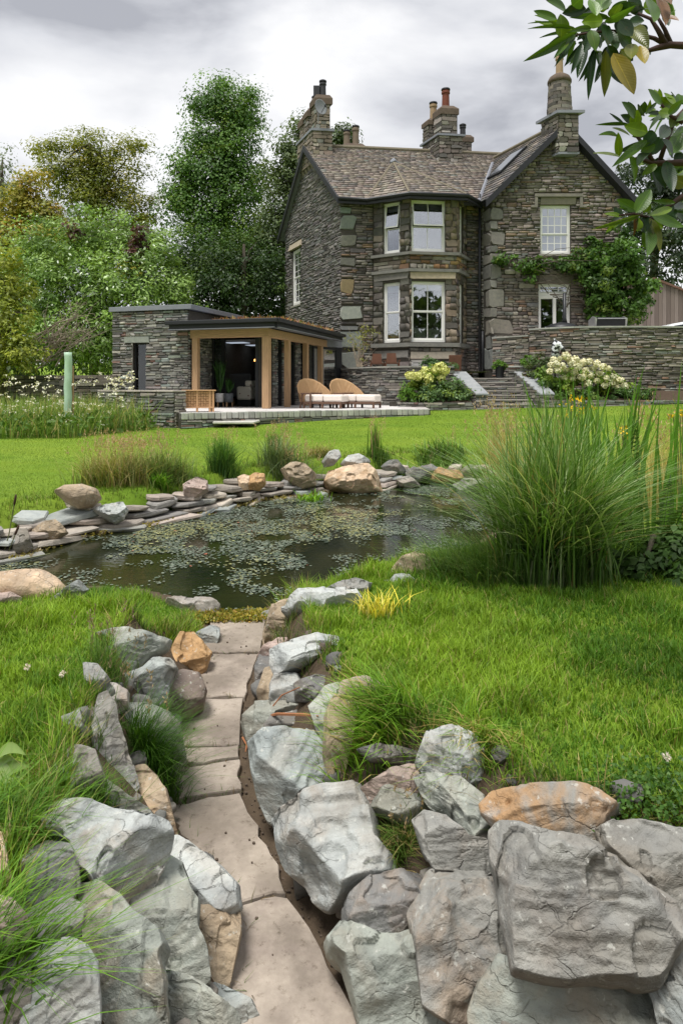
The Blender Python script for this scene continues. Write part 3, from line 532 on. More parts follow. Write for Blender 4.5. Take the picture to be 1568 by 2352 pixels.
rock(ZF((1335, 1260), (1380, 1175), (1460, 1085), (1700, 990), (1760, 1680), (1440, 1660), (1395, 1420)), 'blue', 'blue layered slate in the bottom right corner', T=.3, ridge=.6, tilt=-.9, group=GR, push=.1, rough=1.7)
rock(ZE((1180, 1080), (1260, 1000), (1340, 1090), (1360, 1300), (1420, 1500), (1330, 1420), (1300, 1200)), 'gbrown', 'narrow brown stone wedged between boulder and tall slab', T=.25, group=GR, push=.0, na=56, nr=14)
# --- single rocks round the pond
rock(ZP((262, 378), (300, 357), (380, 353), (440, 373), (455, 405), (420, 437), (360, 445), (305, 418)), 'tan', 'rounded brown boulder on the lawn edge left of the pond', T=.45, smooth=.7, rough=.6, group=GP, push=0.49)
rock(ZP((118, 575), (210, 520), (250, 513), (304, 567), (252, 594), (150, 604)), 'tan', 'tan rock on the left pond edging', T=.4, group=GP, push=0.44)
rock(ZP((48, 605), (80, 553), (122, 553), (148, 627), (112, 654), (60, 654)), 'gbrown', 'brownish block at the left end of the pond edging', T=.4, group=GP, push=0.44)
rock(ZP((438, 462), (480, 443), (560, 433), (583, 465), (562, 503), (530, 518), (480, 492)), 'pale', 'pale blue-grey rock standing on the left edging', T=.4, group=GP, push=0.46)
rock(ZP((846, 348), (910, 313), (947, 325), (952, 372), (890, 402), (850, 388)), 'pink', 'pinkish-grey cube-shaped rock on the edging', T=.4, group=GP, push=0.54)
rock(ZP((1093, 312), (1118, 300), (1142, 308), (1144, 362), (1105, 365)), 'cream', 'cream stone leaning against the red one', T=.35, group=GP, push=0.54, na=56, nr=14)
rock(ZP((1140, 310), (1170, 296), (1212, 300), (1217, 340), (1192, 363), (1143, 362)), 'orange', 'reddish square rock on the far edging', T=.35, group=GP, push=0.57, na=64, nr=16, stain=.1)
rock(ZP((1298, 277), (1340, 250), (1400, 256), (1443, 300), (1443, 342), (1380, 355), (1328, 332)), 'tan', 'tan-grey block beside the largest far boulder', T=.42, group=GP, push=0.54)
rock(ZQ((458, 422), (490, 358), (560, 338), (700, 333), (742, 370), (768, 462), (700, 474), (650, 484), (560, 469), (498, 458)), 'cream', 'largest cream-tan boulder at the far end of the pond', T=.42, smooth=.25, rough=1.2, group=GP, push=0.59, stain=.7)
rock(ZQ((442, 292), (480, 243), (532, 230), (542, 270), (502, 314), (456, 318)), 'pale', 'pale stone tipped up behind the largest boulder', T=.35, group=GP, push=0.44, na=56, nr=14)
rock(ZQ((552, 312), (590, 268), (650, 263), (708, 290), (675, 312), (664, 338), (600, 344)), 'pale', 'light grey flat-topped rock behind the largest boulder', T=.38, group=GP, push=0.44, na=64, nr=16)
rock(ZQ((782, 322), (820, 298), (870, 296), (913, 342), (882, 358), (808, 354)), 'dark', 'dark blue-grey rock on the far edging', T=.38, group=GP, push=0.44, na=64, nr=16)
rock(ZQ((918, 342), (990, 343), (1060, 323), (1103, 335), (1082, 363), (1000, 379), (938, 368)), 'dark', 'long flat dark slate on the far edging', T=.22, up=1.6, group=GP, push=0.44, na=64, nr=16)
rock(ZQ((1057, 387), (1110, 343), (1222, 358), (1243, 392), (1192, 418), (1098, 411)), 'orange', 'orange-tan rock on the far right edging', T=.4, group=GP, push=0.49, na=64, nr=16)
rock(ZQ((866, 402), (940, 383), (994, 432), (940, 449), (888, 438)), 'gbrown', 'brown-grey stone at the far water line', T=.35, group=GP, push=0.44, na=56, nr=14)
rock(ZQ((1238, 347), (1280, 318), (1334, 330), (1322, 363), (1258, 368)), 'gbrown', 'small brown stone at the right end of the far edging', T=.35, group=GP, push=0.44, na=56, nr=14)
rock(ZQ((1193, 427), (1250, 398), (1384, 408), (1404, 452), (1240, 459)), 'grey', 'speckled grey rock at the water line near the tall grass', T=.3, group=GP, push=0.44, na=64, nr=16)
rock(ZQ((824, 948), (900, 878), (980, 848), (1062, 853), (1100, 890), (1040, 940), (990, 966), (826, 966)), 'tan', 'tan rock rising from the water by the tall grass', T=.35, up=1.2, ridge=.6, group=GP, push=0.10)
rock(ZQ((800, 962), (900, 952), (1010, 958), (1000, 985), (860, 988)), 'blue', 'thin blue slab under the tan rock in the water', T=.2, up=2, group=GP, push=0.08, na=56, nr=14)
# --- dry-laid stone edging along the far shore (one low wall, its stones are parts)
def cutstone(rg, sx, sy, sz):
    """irregular split stone: a lumpy block, 8-sided outline, about 44 triangles"""
    k = 9; th = np.linspace(0, 6.28, k, endpoint=False)+rg.normal(0, .16, k); r = 1/np.maximum(np.abs(np.cos(th)), np.abs(np.sin(th)))**.9*rg.uniform(.8, 1.06, k)
    o = np.c_[np.cos(th)*r*sx/2, np.sin(th)*r*sy/2]
    tz = sz/2*(1+rg.normal(0, .12, k)+.25*rg.normal()*np.cos(th)); bz = -sz/2*(1+rg.normal(0, .1, k))
    R = [np.c_[o*.9, bz], np.c_[o*rg.uniform(.96, 1.04, (k, 1)), bz*.5], np.c_[o*rg.uniform(.95, 1.05, (k, 1)), tz*.5], np.c_[o*rg.uniform(.88, .97, (k, 1)), tz]]
    V = np.vstack(R); f = [(i*k+j, i*k+(j+1) % k, (i+1)*k+(j+1) % k, (i+1)*k+j) for i in range(3) for j in range(k)]
    return V, f+[tuple(range(k-1, -1, -1)), tuple(range(3*k, 4*k))]
ED = [(-60, 1306), (20, 1290), (60, 1278), (150, 1242), (230, 1226), (320, 1212), (430, 1190), (500, 1175), (600, 1150), (700, 1140), (760, 1128), (880, 1124), (950, 1113), (1040, 1116), (1120, 1119), (1200, 1130)]
edge = empty('pond_edging'); tag(edge, 'low dry-laid edging of flat slate slabs along the far pond shore', 'stone edging')
EP = np.array([wpt(x, y, WATER) for x, y in ED]); dd = np.linalg.norm(np.diff(EP, axis=0), axis=1); cc_ = np.concatenate([[0], np.cumsum(dd)])
epal = [(.30, .275, .245), (.25, .245, .235), (.28, .285, .265), (.27, .295, .29), (.34, .295, .265), (.22, .215, .21), (.38, .345, .30), (.26, .235, .21)]
rg = np.random.default_rng(5)
for course, (off, zc, sw, shh, n_) in enumerate([(-.05, .105, (.35, .75), (.035, .055), 40), (.02, .165, (.25, .65), (.04, .065), 44), (.07, .225, (.22, .6), (.04, .065), 46), (.12, .285, (.2, .55), (.04, .07), 34), (.17, .345, (.18, .5), (.04, .07), 30)]):
    s_ = 0.0
    while s_ < cc_[-1]:
        wd = rg.uniform(*sw); m_ = s_+wd/2; s_ += wd*rg.uniform(.86, 1.0)+ (0 if course < 2 else (rg.uniform(.0, .10) if course < 4 else rg.uniform(.1, .7)))
        if m_ > cc_[-1]: break
        x_ = np.interp(m_, cc_, EP[:, 0]); y_ = np.interp(m_, cc_, EP[:, 1]); x2 = np.interp(m_+.1, cc_, EP[:, 0]); y2 = np.interp(m_+.1, cc_, EP[:, 1])
        a_ = math.atan2(y2-y_, x2-x_); nx_, ny_ = -math.sin(a_), math.cos(a_)
        if ny_ < 0: nx_, ny_ = -nx_, -ny_
        if abs(a_) > 2.2: a_ += math.pi
        hh = rg.uniform(*shh); dp = rg.uniform(.28, .42)
        V_, f_ = cutstone(rg, wd, dp, hh); me = bpy.data.meshes.new('stone'); me.from_pydata(V_.tolist(), [], f_)
        o = link(bpy.data.objects.new('stone', me), edge, M_STONE_O, np.array(epal[rg.integers(len(epal))])*rg.uniform(.85, 1.1))
        o.location = (x_+nx_*(off+dp*.3+rg.normal(0, .02)), y_+ny_*(off+dp*.3+rg.normal(0, .02)), zc+rg.normal(0, .012)); o.rotation_euler = (rg.normal(0, .05), rg.normal(0, .06), a_+rg.normal(0, .12))
# small packing stones that chink the gaps between the big rocks of both banks
pk = MB(); rg = np.random.default_rng(19); PC = []; PK = []
P = np.c_[rg.uniform(-1.15, 1.4, 9000), rg.uniform(1.3, 4.35, 9000)]; mb = inpoly(P, LBANK) | inpoly(P, RBANK); mb &= P[:, 1] < 3.3; P = P[mb][:200]; zk = height(P)
for (x_, y_), z_ in zip(P, zk):
    s_ = rg.uniform(.03, .085); V_, f_ = cutstone(rg, s_, s_*rg.uniform(.6, 1), s_*rg.uniform(.35, .7)); a_ = rg.uniform(0, 6.28); R_ = np.array([[math.cos(a_), -math.sin(a_), 0], [math.sin(a_), math.cos(a_), 0], [0, 0, 1]]); t_ = rg.normal(0, .5); R2 = np.array([[1, 0, 0], [0, math.cos(t_), -math.sin(t_)], [0, math.sin(t_), math.cos(t_)]])
    pk.add(V_@R_.T@R2.T+np.array([x_, y_, z_+.012]), f_); PC += [np.array(TONE[['dark', 'grey', 'gbrown', 'brown', 'gg'][rg.integers(5)]])*rg.uniform(.45, .8)]*len(V_)
fs_ = {}
for q_ in pk.f: fs_.setdefault(len(q_), []).append(q_)
o = npobj('packing_stones', np.array(pk.v), [np.array(v) for v in fs_.values()], M_STONE_A, cols=np.array(PC)); tag(o, 'small packing stones in the gaps of both rock banks', 'stones', kind='stuff')
# loose pebbles and crumbs in the gutter and on the flags: too small to count
gm = MB(); rg = np.random.default_rng(9)
for _ in range(420):
    k_ = rg.random()
    y_ = rg.uniform(1.65, 4.3); xr = np.interp(y_, [p[1] for p in R0[::-1]], [p[0] for p in R0[::-1]]); xl = np.interp(y_, [p[1] for p in L0[::-1]], [p[0] for p in L0[::-1]])
    x_ = xr-abs(rg.normal(0, .06)) if k_ < .72 else (xl+abs(rg.normal(0, .03)) if k_ < .9 else rg.uniform(xl, xr))
    s_ = rg.uniform(.002, .0055); c = np.array([x_, y_, gz(x_, y_)+.006+(.026 if k_ >= .9 else 0)])
    V_, f_ = cutstone(rg, s_*2, s_*1.6, s_*1.2); gm.add(V_+c, f_)
tag(gm.obj('gutter_grit', simple('grit', (.11, .085, .065), .9, .1, .5, 30, 0)), 'brown crumbs and grit strewn along the path gutter', 'grit', kind='stuff')
# ------------------------------------------------------------------ masonry helpers
class Wall:
    def __init__(s, A, B, toward=(0, 0)):
        s.A = np.array(A, float); s.B = np.array(B, float); s.L = np.linalg.norm(s.B-s.A); s.e = (s.B-s.A)/s.L
        s.n = np.array([s.e[1], -s.e[0]])
        if (np.array(toward, float)-(s.A+s.B)/2)@s.n < 0: s.n = -s.n
    def P(s, u, z, d=0.0): q = s.A+s.e*u+s.n*d; return np.array([q[0], q[1], z])
    def u(s, x): k = (x-CX)/F; return (k*s.A[1]-s.A[0])/(s.e[0]-k*s.e[1])
    def uz(s, x, y): u = s.u(x); q = s.A+s.e*u; return u, CZ+(HY-y)/F*q[1]
    def rect(s, x0, y0, x1, y1):                   # picture rectangle -> u0,u1,z0,z1
        u0, z1 = s.uz(x0, y0); u1, z0 = s.uz(x1, y1); return (min(u0, u1), max(u0, u1), z0, z1)
    def box(s, m, u0, u1, z0, z1, d0, d1):
        return m.hexa([s.P(u0, z0, d0), s.P(u1, z0, d0), s.P(u1, z0, d1), s.P(u0, z0, d1), s.P(u0, z1, d0), s.P(u1, z1, d0), s.P(u1, z1, d1), s.P(u0, z1, d1)])
class Pieces:                                      # the largest 300 become parts, the rest one mesh
    def __init__(s, parent, mo, ma, piece='stone', rest='rubble_stone'):
        s.parent, s.mo, s.ma, s.piece, s.rest = parent, mo, ma, piece, rest; s.r = []
    def add(s, V, f, col, boost=1.0):
        V = np.asarray(V); c = V.mean(0); Y = max(c[1], 1); a = boost*np.prod(np.sort(np.ptp(V, axis=0))[1:])/Y**2
        s.r.append((a, V, f, col))
    def finish(s, n=300):
        s.r.sort(key=lambda t: -t[0])
        for a, V, f, col in s.r[:n]:
            c = V.mean(0); me = bpy.data.meshes.new(s.piece); me.from_pydata((V-c).tolist(), [], f)
            o = link(bpy.data.objects.new(s.piece, me), s.parent, s.mo, col); o.location = c
        if len(s.r) > n:
            vs, fs4, fsn, cs = [], {}, None, []; b = 0
            for a, V, f, col in s.r[n:]:
                for q in f: fs4.setdefault(len(q), []).append([b+i for i in q])
                vs.append(V); cs.append(np.tile(np.asarray(col, float)[:3], (len(V), 1))); b += len(V)
            o = npobj(s.rest, np.vstack(vs), [np.array(v) for v in fs4.values()], s.ma, s.parent, cols=np.vstack(cs)); o['kind'] = 'stuff'
def stone(w, u0, u1, z0, z1, d, rg, chop=.22, rnd=.5):
    """one rubble stone: eight-cornered outline with chamfered front"""
    du, dz = u1-u0, z1-z0; c = min(du, dz)*chop
    pts = [(u0+c*rg.uniform(.4, 1.6), z0), (u1-c*rg.uniform(.4, 1.6), z0), (u1, z0+c*rg.uniform(.3, 1.4)), (u1, z1-c*rg.uniform(.3, 1.4)), (u1-c*rg.uniform(.4, 1.6), z1), (u0+c*rg.uniform(.4, 1.6), z1), (u0, z1-c*rg.uniform(.3, 1.4)), (u0, z0+c*rg.uniform(.3, 1.4))]
    pts = np.array(pts)+rg.normal(0, .07, (8, 2))*dz; cen = pts.mean(0); inn = cen+(pts-cen)*np.array([1-.05*min(1, dz/du*2), .90]) ; inn = inn+rg.normal(0, .03, (8, 2))*dz
    tu, tz = rg.normal(0, .08), rg.normal(0, .10)
    dep = d*(1+rg.normal(0, .12, 8)*rnd)+tz*(inn[:, 1]-cen[1])+tu*(inn[:, 0]-cen[0])*.3
    V = np.array([w.P(p[0], p[1], -.03) for p in pts]+[w.P(p[0], p[1], max(.004, k)) for p, k in zip(inn, dep)])
    return V, [tuple(range(8, 16))]+[(i, (i+1) % 8, 8+(i+1) % 8, 8+i) for i in range(8)]
DK = [1.0]; VR = [1.0]
def pick(rg, pal):
    c, wt = zip(*pal); wt = np.array(wt)/sum(wt); k = rg.choice(len(c), p=wt); return np.array(c[k])*(1+VR[0]*rg.uniform(-.22, .25))*(1+rg.normal(0, .025, 3))*DK[0]*np.array([1.01, .995, .985])
def rubble(pc, w, z0, z1, ufun, holes, rowh, wid, d, pal, rg, gap=.008, split=.45, chop=.22):
    z = z0
    while z < z1-.02:
        h = min(rg.uniform(*rowh), z1-z); zm = z+h/2; a, b = ufun(zm) if callable(ufun) else ufun
        iv = [(a, b)]
        for (h0, h1, y0, y1) in holes:
            if min(z+h, y1)-max(z, y0) > .25*h:
                nv = []
                for s0, s1 in iv:
                    if h1 <= s0 or h0 >= s1: nv.append((s0, s1)); continue
                    if h0 > s0: nv.append((s0, h0))
                    if h1 < s1: nv.append((h1, s1))
                iv = nv
        for s0, s1 in iv:
            u = s0
            while u < s1-.015:
                l = rg.uniform(*wid)*rg.choice([.6, 1, 1.5], p=[.3, .5, .2]); l = s1-u if s1-u-l < wid[0]*.5 else l
                n = 1 if h < rowh[0]*1.5 or rg.random() > split else 2
                zz = z; cuts = [h] if n == 1 else [h*rg.uniform(.35, .65)]; cuts = cuts if n == 1 else cuts+[h-cuts[0]]
                for hh in cuts:
                    jz = rg.normal(0, .012)
                    V, f = stone(w, u+gap/2, u+l-gap/2, zz+gap/2+jz*.5, zz+hh-gap/2+jz*.5, d*rg.uniform(.55, 1.35), rg, chop)
                    pc.add(V, f, pick(rg, pal)); zz += hh
                u += l
        z += h
def core(m, w, u0, u1, z0, z1, holes, t=.35):
    us = sorted({u0, u1}|{min(max(v, u0), u1) for h in holes for v in h[:2]}); zs = sorted({z0, z1}|{min(max(v, z0), z1) for h in holes for v in h[2:]})
    for a, b in zip(us[:-1], us[1:]):
        for c, d in zip(zs[:-1], zs[1:]):
            um, zm = (a+b)/2, (c+d)/2
            if b-a < 1e-4 or d-c < 1e-4 or any(h[0] < um < h[1] and h[2] < zm < h[3] for h in holes): continue
            w.box(m, a, b, c, d, -t, 0)
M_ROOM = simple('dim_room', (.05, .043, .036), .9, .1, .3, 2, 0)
M_BLIND = simple('blind_cloth', (.62, .64, .66), .9, .1, .05, 5, .1)
def window(parent, w, r, rows=(1, 1), cols=(2, 2), recess=.10, split=.5, fw=.075, blind=0, open_top=False, room=2.2, name='window', sill=True, bar=.022, split_z=True):
    u0, u1, z0, z1 = r; m = MB()
    for a in ((u0, u0+fw, z0, z1), (u1-fw, u1, z0, z1), (u0+fw, u1-fw, z1-fw, z1), (u0+fw, u1-fw, z0, z0+fw*1.25)): w.box(m, *a, -recess-.07, -recess)
    win = m.obj(name, M_WHITE, parent)
    zi0, zi1 = z0+fw*1.25, z1-fw; zm = zi0+(zi1-zi0)*split; ui0, ui1 = u0+fw, u1-fw
    lights = [(zi0, zm, cols[1], rows[1], -.045), (zm, zi1, cols[0], rows[0], -.02)] if split_z else [(zi0, zi1, cols[0], rows[0], -.03)]
    for k, (a, b, nc, nr, dd) in enumerate(lights):
        s = MB(); st = .035; tilt = .16 if (open_top and k == 1) else 0
        def bx(q, z_0, z_1, u_0, u_1, d0, d1):
            o = [(0, 0), (0, 0)]
            f = lambda z: tilt*(b-z)/(b-a)
            q.hexa([w.P(u_0, z_0, d0+f(z_0)), w.P(u_1, z_0, d0+f(z_0)), w.P(u_1, z_0, d1+f(z_0)), w.P(u_0, z_0, d1+f(z_0)), w.P(u_0, z_1, d0+f(z_1)), w.P(u_1, z_1, d0+f(z_1)), w.P(u_1, z_1, d1+f(z_1)), w.P(u_0, z_1, d1+f(z_1))])
        D0, D1 = -recess+dd-.03, -recess+dd
        bx(s, a, b, ui0, ui0+st, D0, D1); bx(s, a, b, ui1-st, ui1, D0, D1); bx(s, a, a+st*(1.3 if k else 1.6), ui0+st, ui1-st, D0, D1); bx(s, b-st, b, ui0+st, ui1-st, D0, D1)
        for i in range(1, nc): uu = ui0+(ui1-ui0)*i/nc; bx(s, a+st, b-st, uu-bar/2, uu+bar/2, D0+.004, D1-.004)
        for i in range(1, nr): zz = a+(b-a)*i/nr; bx(s, zz-bar/2, zz+bar/2, ui0+st, ui1-st, D0+.006, D1-.006)
        s.obj('sash', M_WHITE, win)
        p = MB(); bx(p, a+st, b-st, ui0+st, ui1-st, D0+.012, D0+.016); p.obj('pane', M_GLASS, win)
    if blind:
        p = MB(); w.box(p, ui0, ui1, zi1-(zi1-zi0)*blind, zi1, -recess-.16, -recess-.15); p.obj('roller_blind', M_BLIND, win)
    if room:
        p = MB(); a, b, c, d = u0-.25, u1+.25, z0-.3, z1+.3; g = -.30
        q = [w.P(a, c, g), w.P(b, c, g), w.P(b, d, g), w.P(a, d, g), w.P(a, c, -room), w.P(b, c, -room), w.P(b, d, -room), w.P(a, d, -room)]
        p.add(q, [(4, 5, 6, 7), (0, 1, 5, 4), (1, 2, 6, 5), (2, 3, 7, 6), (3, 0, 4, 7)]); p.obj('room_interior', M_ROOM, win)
    rv = MB()                                      # stone reveal
    if sill: w.box(rv, u0-.06, u1+.06, z0-.07, z0-.002, -recess-.07, .06); rv.obj('sill', M_SILL, win, color=(.26, .25, .22))
    return win
M_SILL = M_ASHLAR_O
# ------------------------------------------------------------------ the house
house = empty('house'); tag(house, 'dark grey slate-stone house with bay window, gabled wing and tall chimneys', 'house')
DD = np.array([-.385, .923]); C0 = np.array([-.016, 25.0]); C1 = np.array([5.26, 25.7]); EE = (C1-C0)/np.linalg.norm(C1-C0)
def H(u, w): return C0+EE*u+DD*w
def H3(u, w, z): q = H(u, w); return np.array([q[0], q[1], z])
DEP, RW, ZEV, ZRG, ZB = 6.5, 3.35, 8.66, 11.36, .75
front = Wall(C0, C1); gab = Wall(H(0, DEP), C0, toward=(-12, 25))
PALH = [((.150, .138, .128), 4), ((.195, .18, .165), 3.5), ((.115, .11, .107), 3), ((.235, .215, .195), 1.6), ((.175, .185, .178), 1.5), ((.26, .19, .13), .6), ((.19, .135, .11), .6), ((.30, .285, .26), .4)]
PALG = [((.185, .18, .172), 4), ((.225, .22, .21), 4), ((.15, .147, .143), 3), ((.265, .26, .245), 1), ((.195, .205, .20), 1.5)]
PALW = [((.20, .18, .16), 4), ((.25, .23, .205), 4), ((.155, .142, .13), 2.5), ((.295, .27, .24), 1.8), ((.22, .23, .22), 1.5), ((.28, .21, .155), .7), ((.36, .335, .30), .5)]
DK[0] = .66
hs = Pieces(house, M_STONE_O, M_STONE_A); rgH = np.random.default_rng(21)
cm = MB()
B0 = np.array([1.186, 25.16]); B3 = np.array([4.67, 25.62]); B1 = B0+EE*.87-DD; B2 = B3-EE*.92-DD
ub0, ub1 = front.u(856), front.u(1070)
core(cm, front, 0, front.L+.6, ZB, ZEV, [(ub0+.15, ub1-.15, ZB, ZEV)])
# corner quoins, big pale-green and tan blocks
qx = [(783, 816, 496, 530, (.27, .31, .28)), (783, 818, 538, 566, (.25, .25, .22)), (783, 816, 590, 612, (.21, .21, .19)), (783, 812, 640, 674, (.42, .33, .20)), (783, 834, 700, 732, (.33, .36, .32)), (783, 822, 748, 758, (.20, .21, .21)), (783, 830, 762, 802, (.26, .29, .27)), (783, 826, 806, 846, (.25, .27, .25)), (783, 806, 476, 492, (.27, .33, .30))]
fholes = [(ub0, ub1, ZB, ZEV)]
for x0, x1, y0, y1, c in qx:
    r = front.rect(x0, y0, x1, y1); r = (0, r[1], r[2], r[3]); fholes.append(r)
    V, f = stone(front, r[0]-.03, r[1]-.01, r[2]+.006, r[3]-.006, .06, rgH, .2); hs.add(V, f, np.array(c)*.62, 2)
rubble(hs, front, 1.2, ZEV, (0, front.L+.2), fholes, (.08, .17), (.16, .42), .05, PALH, rgH, split=.6)
# gable side wall, seen obliquely
gw = gab.rect(671, 578, 691, 697); gw = (gw[0], gw[1], gw[2], gw[3])
core(cm, gab, 0, gab.L-.005, ZB, ZEV, [gw])
up = gab.L-RW
cm.prism([gab.P(0, ZEV, -.35), gab.P(gab.L, ZEV, -.35), gab.P(up, ZRG-.05, -.35)], list(gab.n*.35)+[0])
def gspan(z):
    if z < ZEV: return (0, gab.L)
    k = (z-ZEV)/(ZRG-ZEV); return (up*k, gab.L-RW*k)
glint = (gw[0]-.18, gw[1]+.18, gw[3], gw[3]+.34)
rubble(hs, gab, 2.3, 10.9, gspan, [gw, glint], (.07, .16), (.18, .48), .04, PALG, rgH, split=.6)
V, f = stone(gab, glint[0], glint[1], glint[2]+.01, glint[3], .09, rgH, .08); hs.add(V, f, (.30, .26, .20), 2)
gwin = window(house, gab, gw, rows=(4, 4), cols=(2, 2), recess=.05, name='window', fw=.10)
# bay
bays = [Wall(B0, B1, (2, 0)), Wall(B1, B2, (2, 0)), Wall(B2, B3, (14, 18))]
zB = lambda y: CZ+(HY-y)/F*24.4
PALB = [((.215, .18, .14), 4), ((.175, .155, .13), 3), ((.26, .22, .165), 2), ((.13, .125, .115), 2)]
PALC = [((.30, .29, .25), 2), ((.24, .15, .10), 2), ((.40, .28, .14), 1.5), ((.17, .15, .13), 3), ((.34, .20, .11), 1)]
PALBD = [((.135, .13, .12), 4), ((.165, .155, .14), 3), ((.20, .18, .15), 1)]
for k, w in enumerate(bays):
    if k == 1: x0, x1 = w.u(944), w.u(1023)
    else: f0, f1 = ((880-856)/85., (919-856)/85.) if k == 0 else (1-.74, 1-.25); x0, x1 = w.L*f0, w.L*f1
    if k == 0: x0, x1 = w.u(879), w.u(918)
    wu = (x0, x1, zB(578), zB(458)); wl = (x0, x1, zB(785), zB(645))
    hol = [wu, wl]
    bw = None
    if k == 1: bw = (w.u(944), w.u(1002), zB(842), zB(826)); hol.append(bw)
    core(cm, w, .01, w.L-.01, ZB, ZEV, hol, .25)
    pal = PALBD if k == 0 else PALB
    extra = []
    if k == 1:
        for (a, b, c, d, col) in ((941, 1045, 640, 622, (.42, .36, .27)), (946, 1040, 457, 442, (.27, .235, .175)), (936, 1046, 823, 807, (.33, .30, .25))):
            r = (max(.01, w.u(a)), min(w.L-.01, w.u(b)), zB(c), zB(d)); extra.append(r); V, f = stone(w, r[0], r[1], r[2]+.005, r[3]-.005, .07, rgH, .06, .1); hs.add(V, f, np.array(col)*.8, 2)
    if k == 0:
        for (c, d) in ((640, 622), (823, 803)): r = (.02, w.L-.02, zB(c), zB(d)); extra.append(r); V, f = stone(w, r[0], r[1], r[2]+.005, r[3]-.005, .05, rgH, .06, .1); hs.add(V, f, (.15, .145, .135), 2)
    rubble(hs, w, zB(578), zB(438), (0, w.L), hol+extra, (.20, .27), (.22, .34), .03, pal, rgH, .006, 0, .06)
    rubble(hs, w, zB(787), zB(622), (0, w.L), hol+extra, (.20, .27), (.22, .34), .03, pal, rgH, .006, 0, .06)
    rubble(hs, w, zB(616), zB(583), (0, w.L), [], (.12, .2), (.2, .5), .035, PALC, rgH, .008, .3, .1)
    rubble(hs, w, 1.9, zB(796), (0, w.L), hol+extra, (.13, .2), (.2, .45), .035, PALH, rgH)
    for nm, (za, zb, pr) in {'sill_band': (zB(585), zB(578.5), .14), 'string_course': (zB(624), zB(617), .12), 'lower_sill_band': (zB(796), zB(787), .14)}.items():
        m = MB(); w.box(m, -.05, w.L+.05, za, zb, -.05, pr+.004*k); m.obj(nm, M_ASHLAR_O, house, color=(.15, .15, .14))
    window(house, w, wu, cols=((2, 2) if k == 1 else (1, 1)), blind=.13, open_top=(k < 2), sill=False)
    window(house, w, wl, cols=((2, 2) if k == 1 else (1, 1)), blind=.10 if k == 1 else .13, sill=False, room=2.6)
    if bw: window(house, w, bw, rows=(1, 1), cols=(3, 3), split_z=False, sill=False, fw=.06)
# cushions on the bay window seat
M_CUSH = simple('cushion_cloth', (.62, .64, .56), .9, .1, .12, 14, .3, 60)
def pillow(name, c, sx, sz, th, col, parent=None, label=None, cat=None, group=None):
    n = 12; V = []; f = []
    for side in (-1, 1):
        for i in range(n+1):
            for j in range(n+1):
                a, b = i/n*2-1, j/n*2-1; k = (1-a**4)*(1-b**4); pin = 1-.10*(1-abs(a))*(abs(b)**3)-.10*(1-abs(b))*(abs(a)**3)
                V.append((c[0]+a*sx/2*pin, c[1]+side*th/2*k**.6+b*0.05*sz, c[2]+b*sz/2*pin))
    for s in range(2):
        o = s*(n+1)**2
        for i in range(n):
            for j in range(n): f.append((o+i*(n+1)+j, o+(i+1)*(n+1)+j, o+(i+1)*(n+1)+j+1, o+i*(n+1)+j+1))
    m = MB(); m.add(V, f); ob = m.obj(name, simple('cloth_'+name+str(round(c[0], 2)), col, .9, .1, .2, 16, .2), parent, smooth=True)
    return tag(ob, label, cat, group) if label else ob
bw1 = bays[1]
st_ = MB(); bw1.box(st_, .1, bw1.L-.1, 2.9, 3.30, -.75, -.22); tag(st_.obj('window_seat', simple('seat_wood', (.3, .25, .2))), 'window seat behind the lower bay window glass', 'window seat')
for i, (x, y, sz, c, lb) in enumerate([(968, 774, .46, (.62, .66, .55), 'pale patterned cushion, centre of the lower bay window'), (1001, 776, .42, (.60, .62, .52), 'pale patterned cushion beside the sash bar in the lower bay window'), (1018, 768, .52, (.30, .26, .27), 'dull mauve cushion at the right of the lower bay window'), (899, 776, .42, (.45, .50, .48), 'blue-grey cushion in the narrow left bay window')]):
    ww = bw1 if i < 3 else bays[0]; u = ww.u(x); q = ww.P(u, 3.30+sz/2, -.34 if i != 2 else -.45)
    pillow('cushion', q, .52 if i < 3 else .40, sz, .16, c, None, lb, 'cushion', 'cushions in the bay window')
# right wing
R0w = np.array([5.49, 25.1]); R1w = np.array([10.30, 25.1]); wing = Wall(R0w, R1w); ret = Wall(R0w+DD*.66, R0w, (0, 20))
WXC = 8.0; ZAP = 11.15; ZWE = 8.66
rw1 = wing.rect(1240, 470, 1310, 583); rw2 = wing.rect(1236, 651, 1310, 762)
rw2 = (rw2[0], rw2[1], 3.55, rw2[3])
core(cm, wing, 0, wing.L, ZB, ZWE, [rw1, rw2]); core(cm, ret, 0, ret.L-.002, ZB, ZWE, [], .3)
uc = WXC-R0w[0]
cm.prism([wing.P(0, ZWE, -.35), wing.P(wing.L, ZWE, -.35), wing.P(uc, ZAP-.1, -.35)], list(wing.n*.35)+[0])
def wspan(z):
    if z < ZWE: return (0, wing.L)
    k = (z-ZWE)/(ZAP-ZWE); return (uc*k+.02, wing.L-(wing.L-uc)*k-.02)
wq = [(1127, 1176, 984/1.0, 0, 0)]
wh = [rw1, rw2]
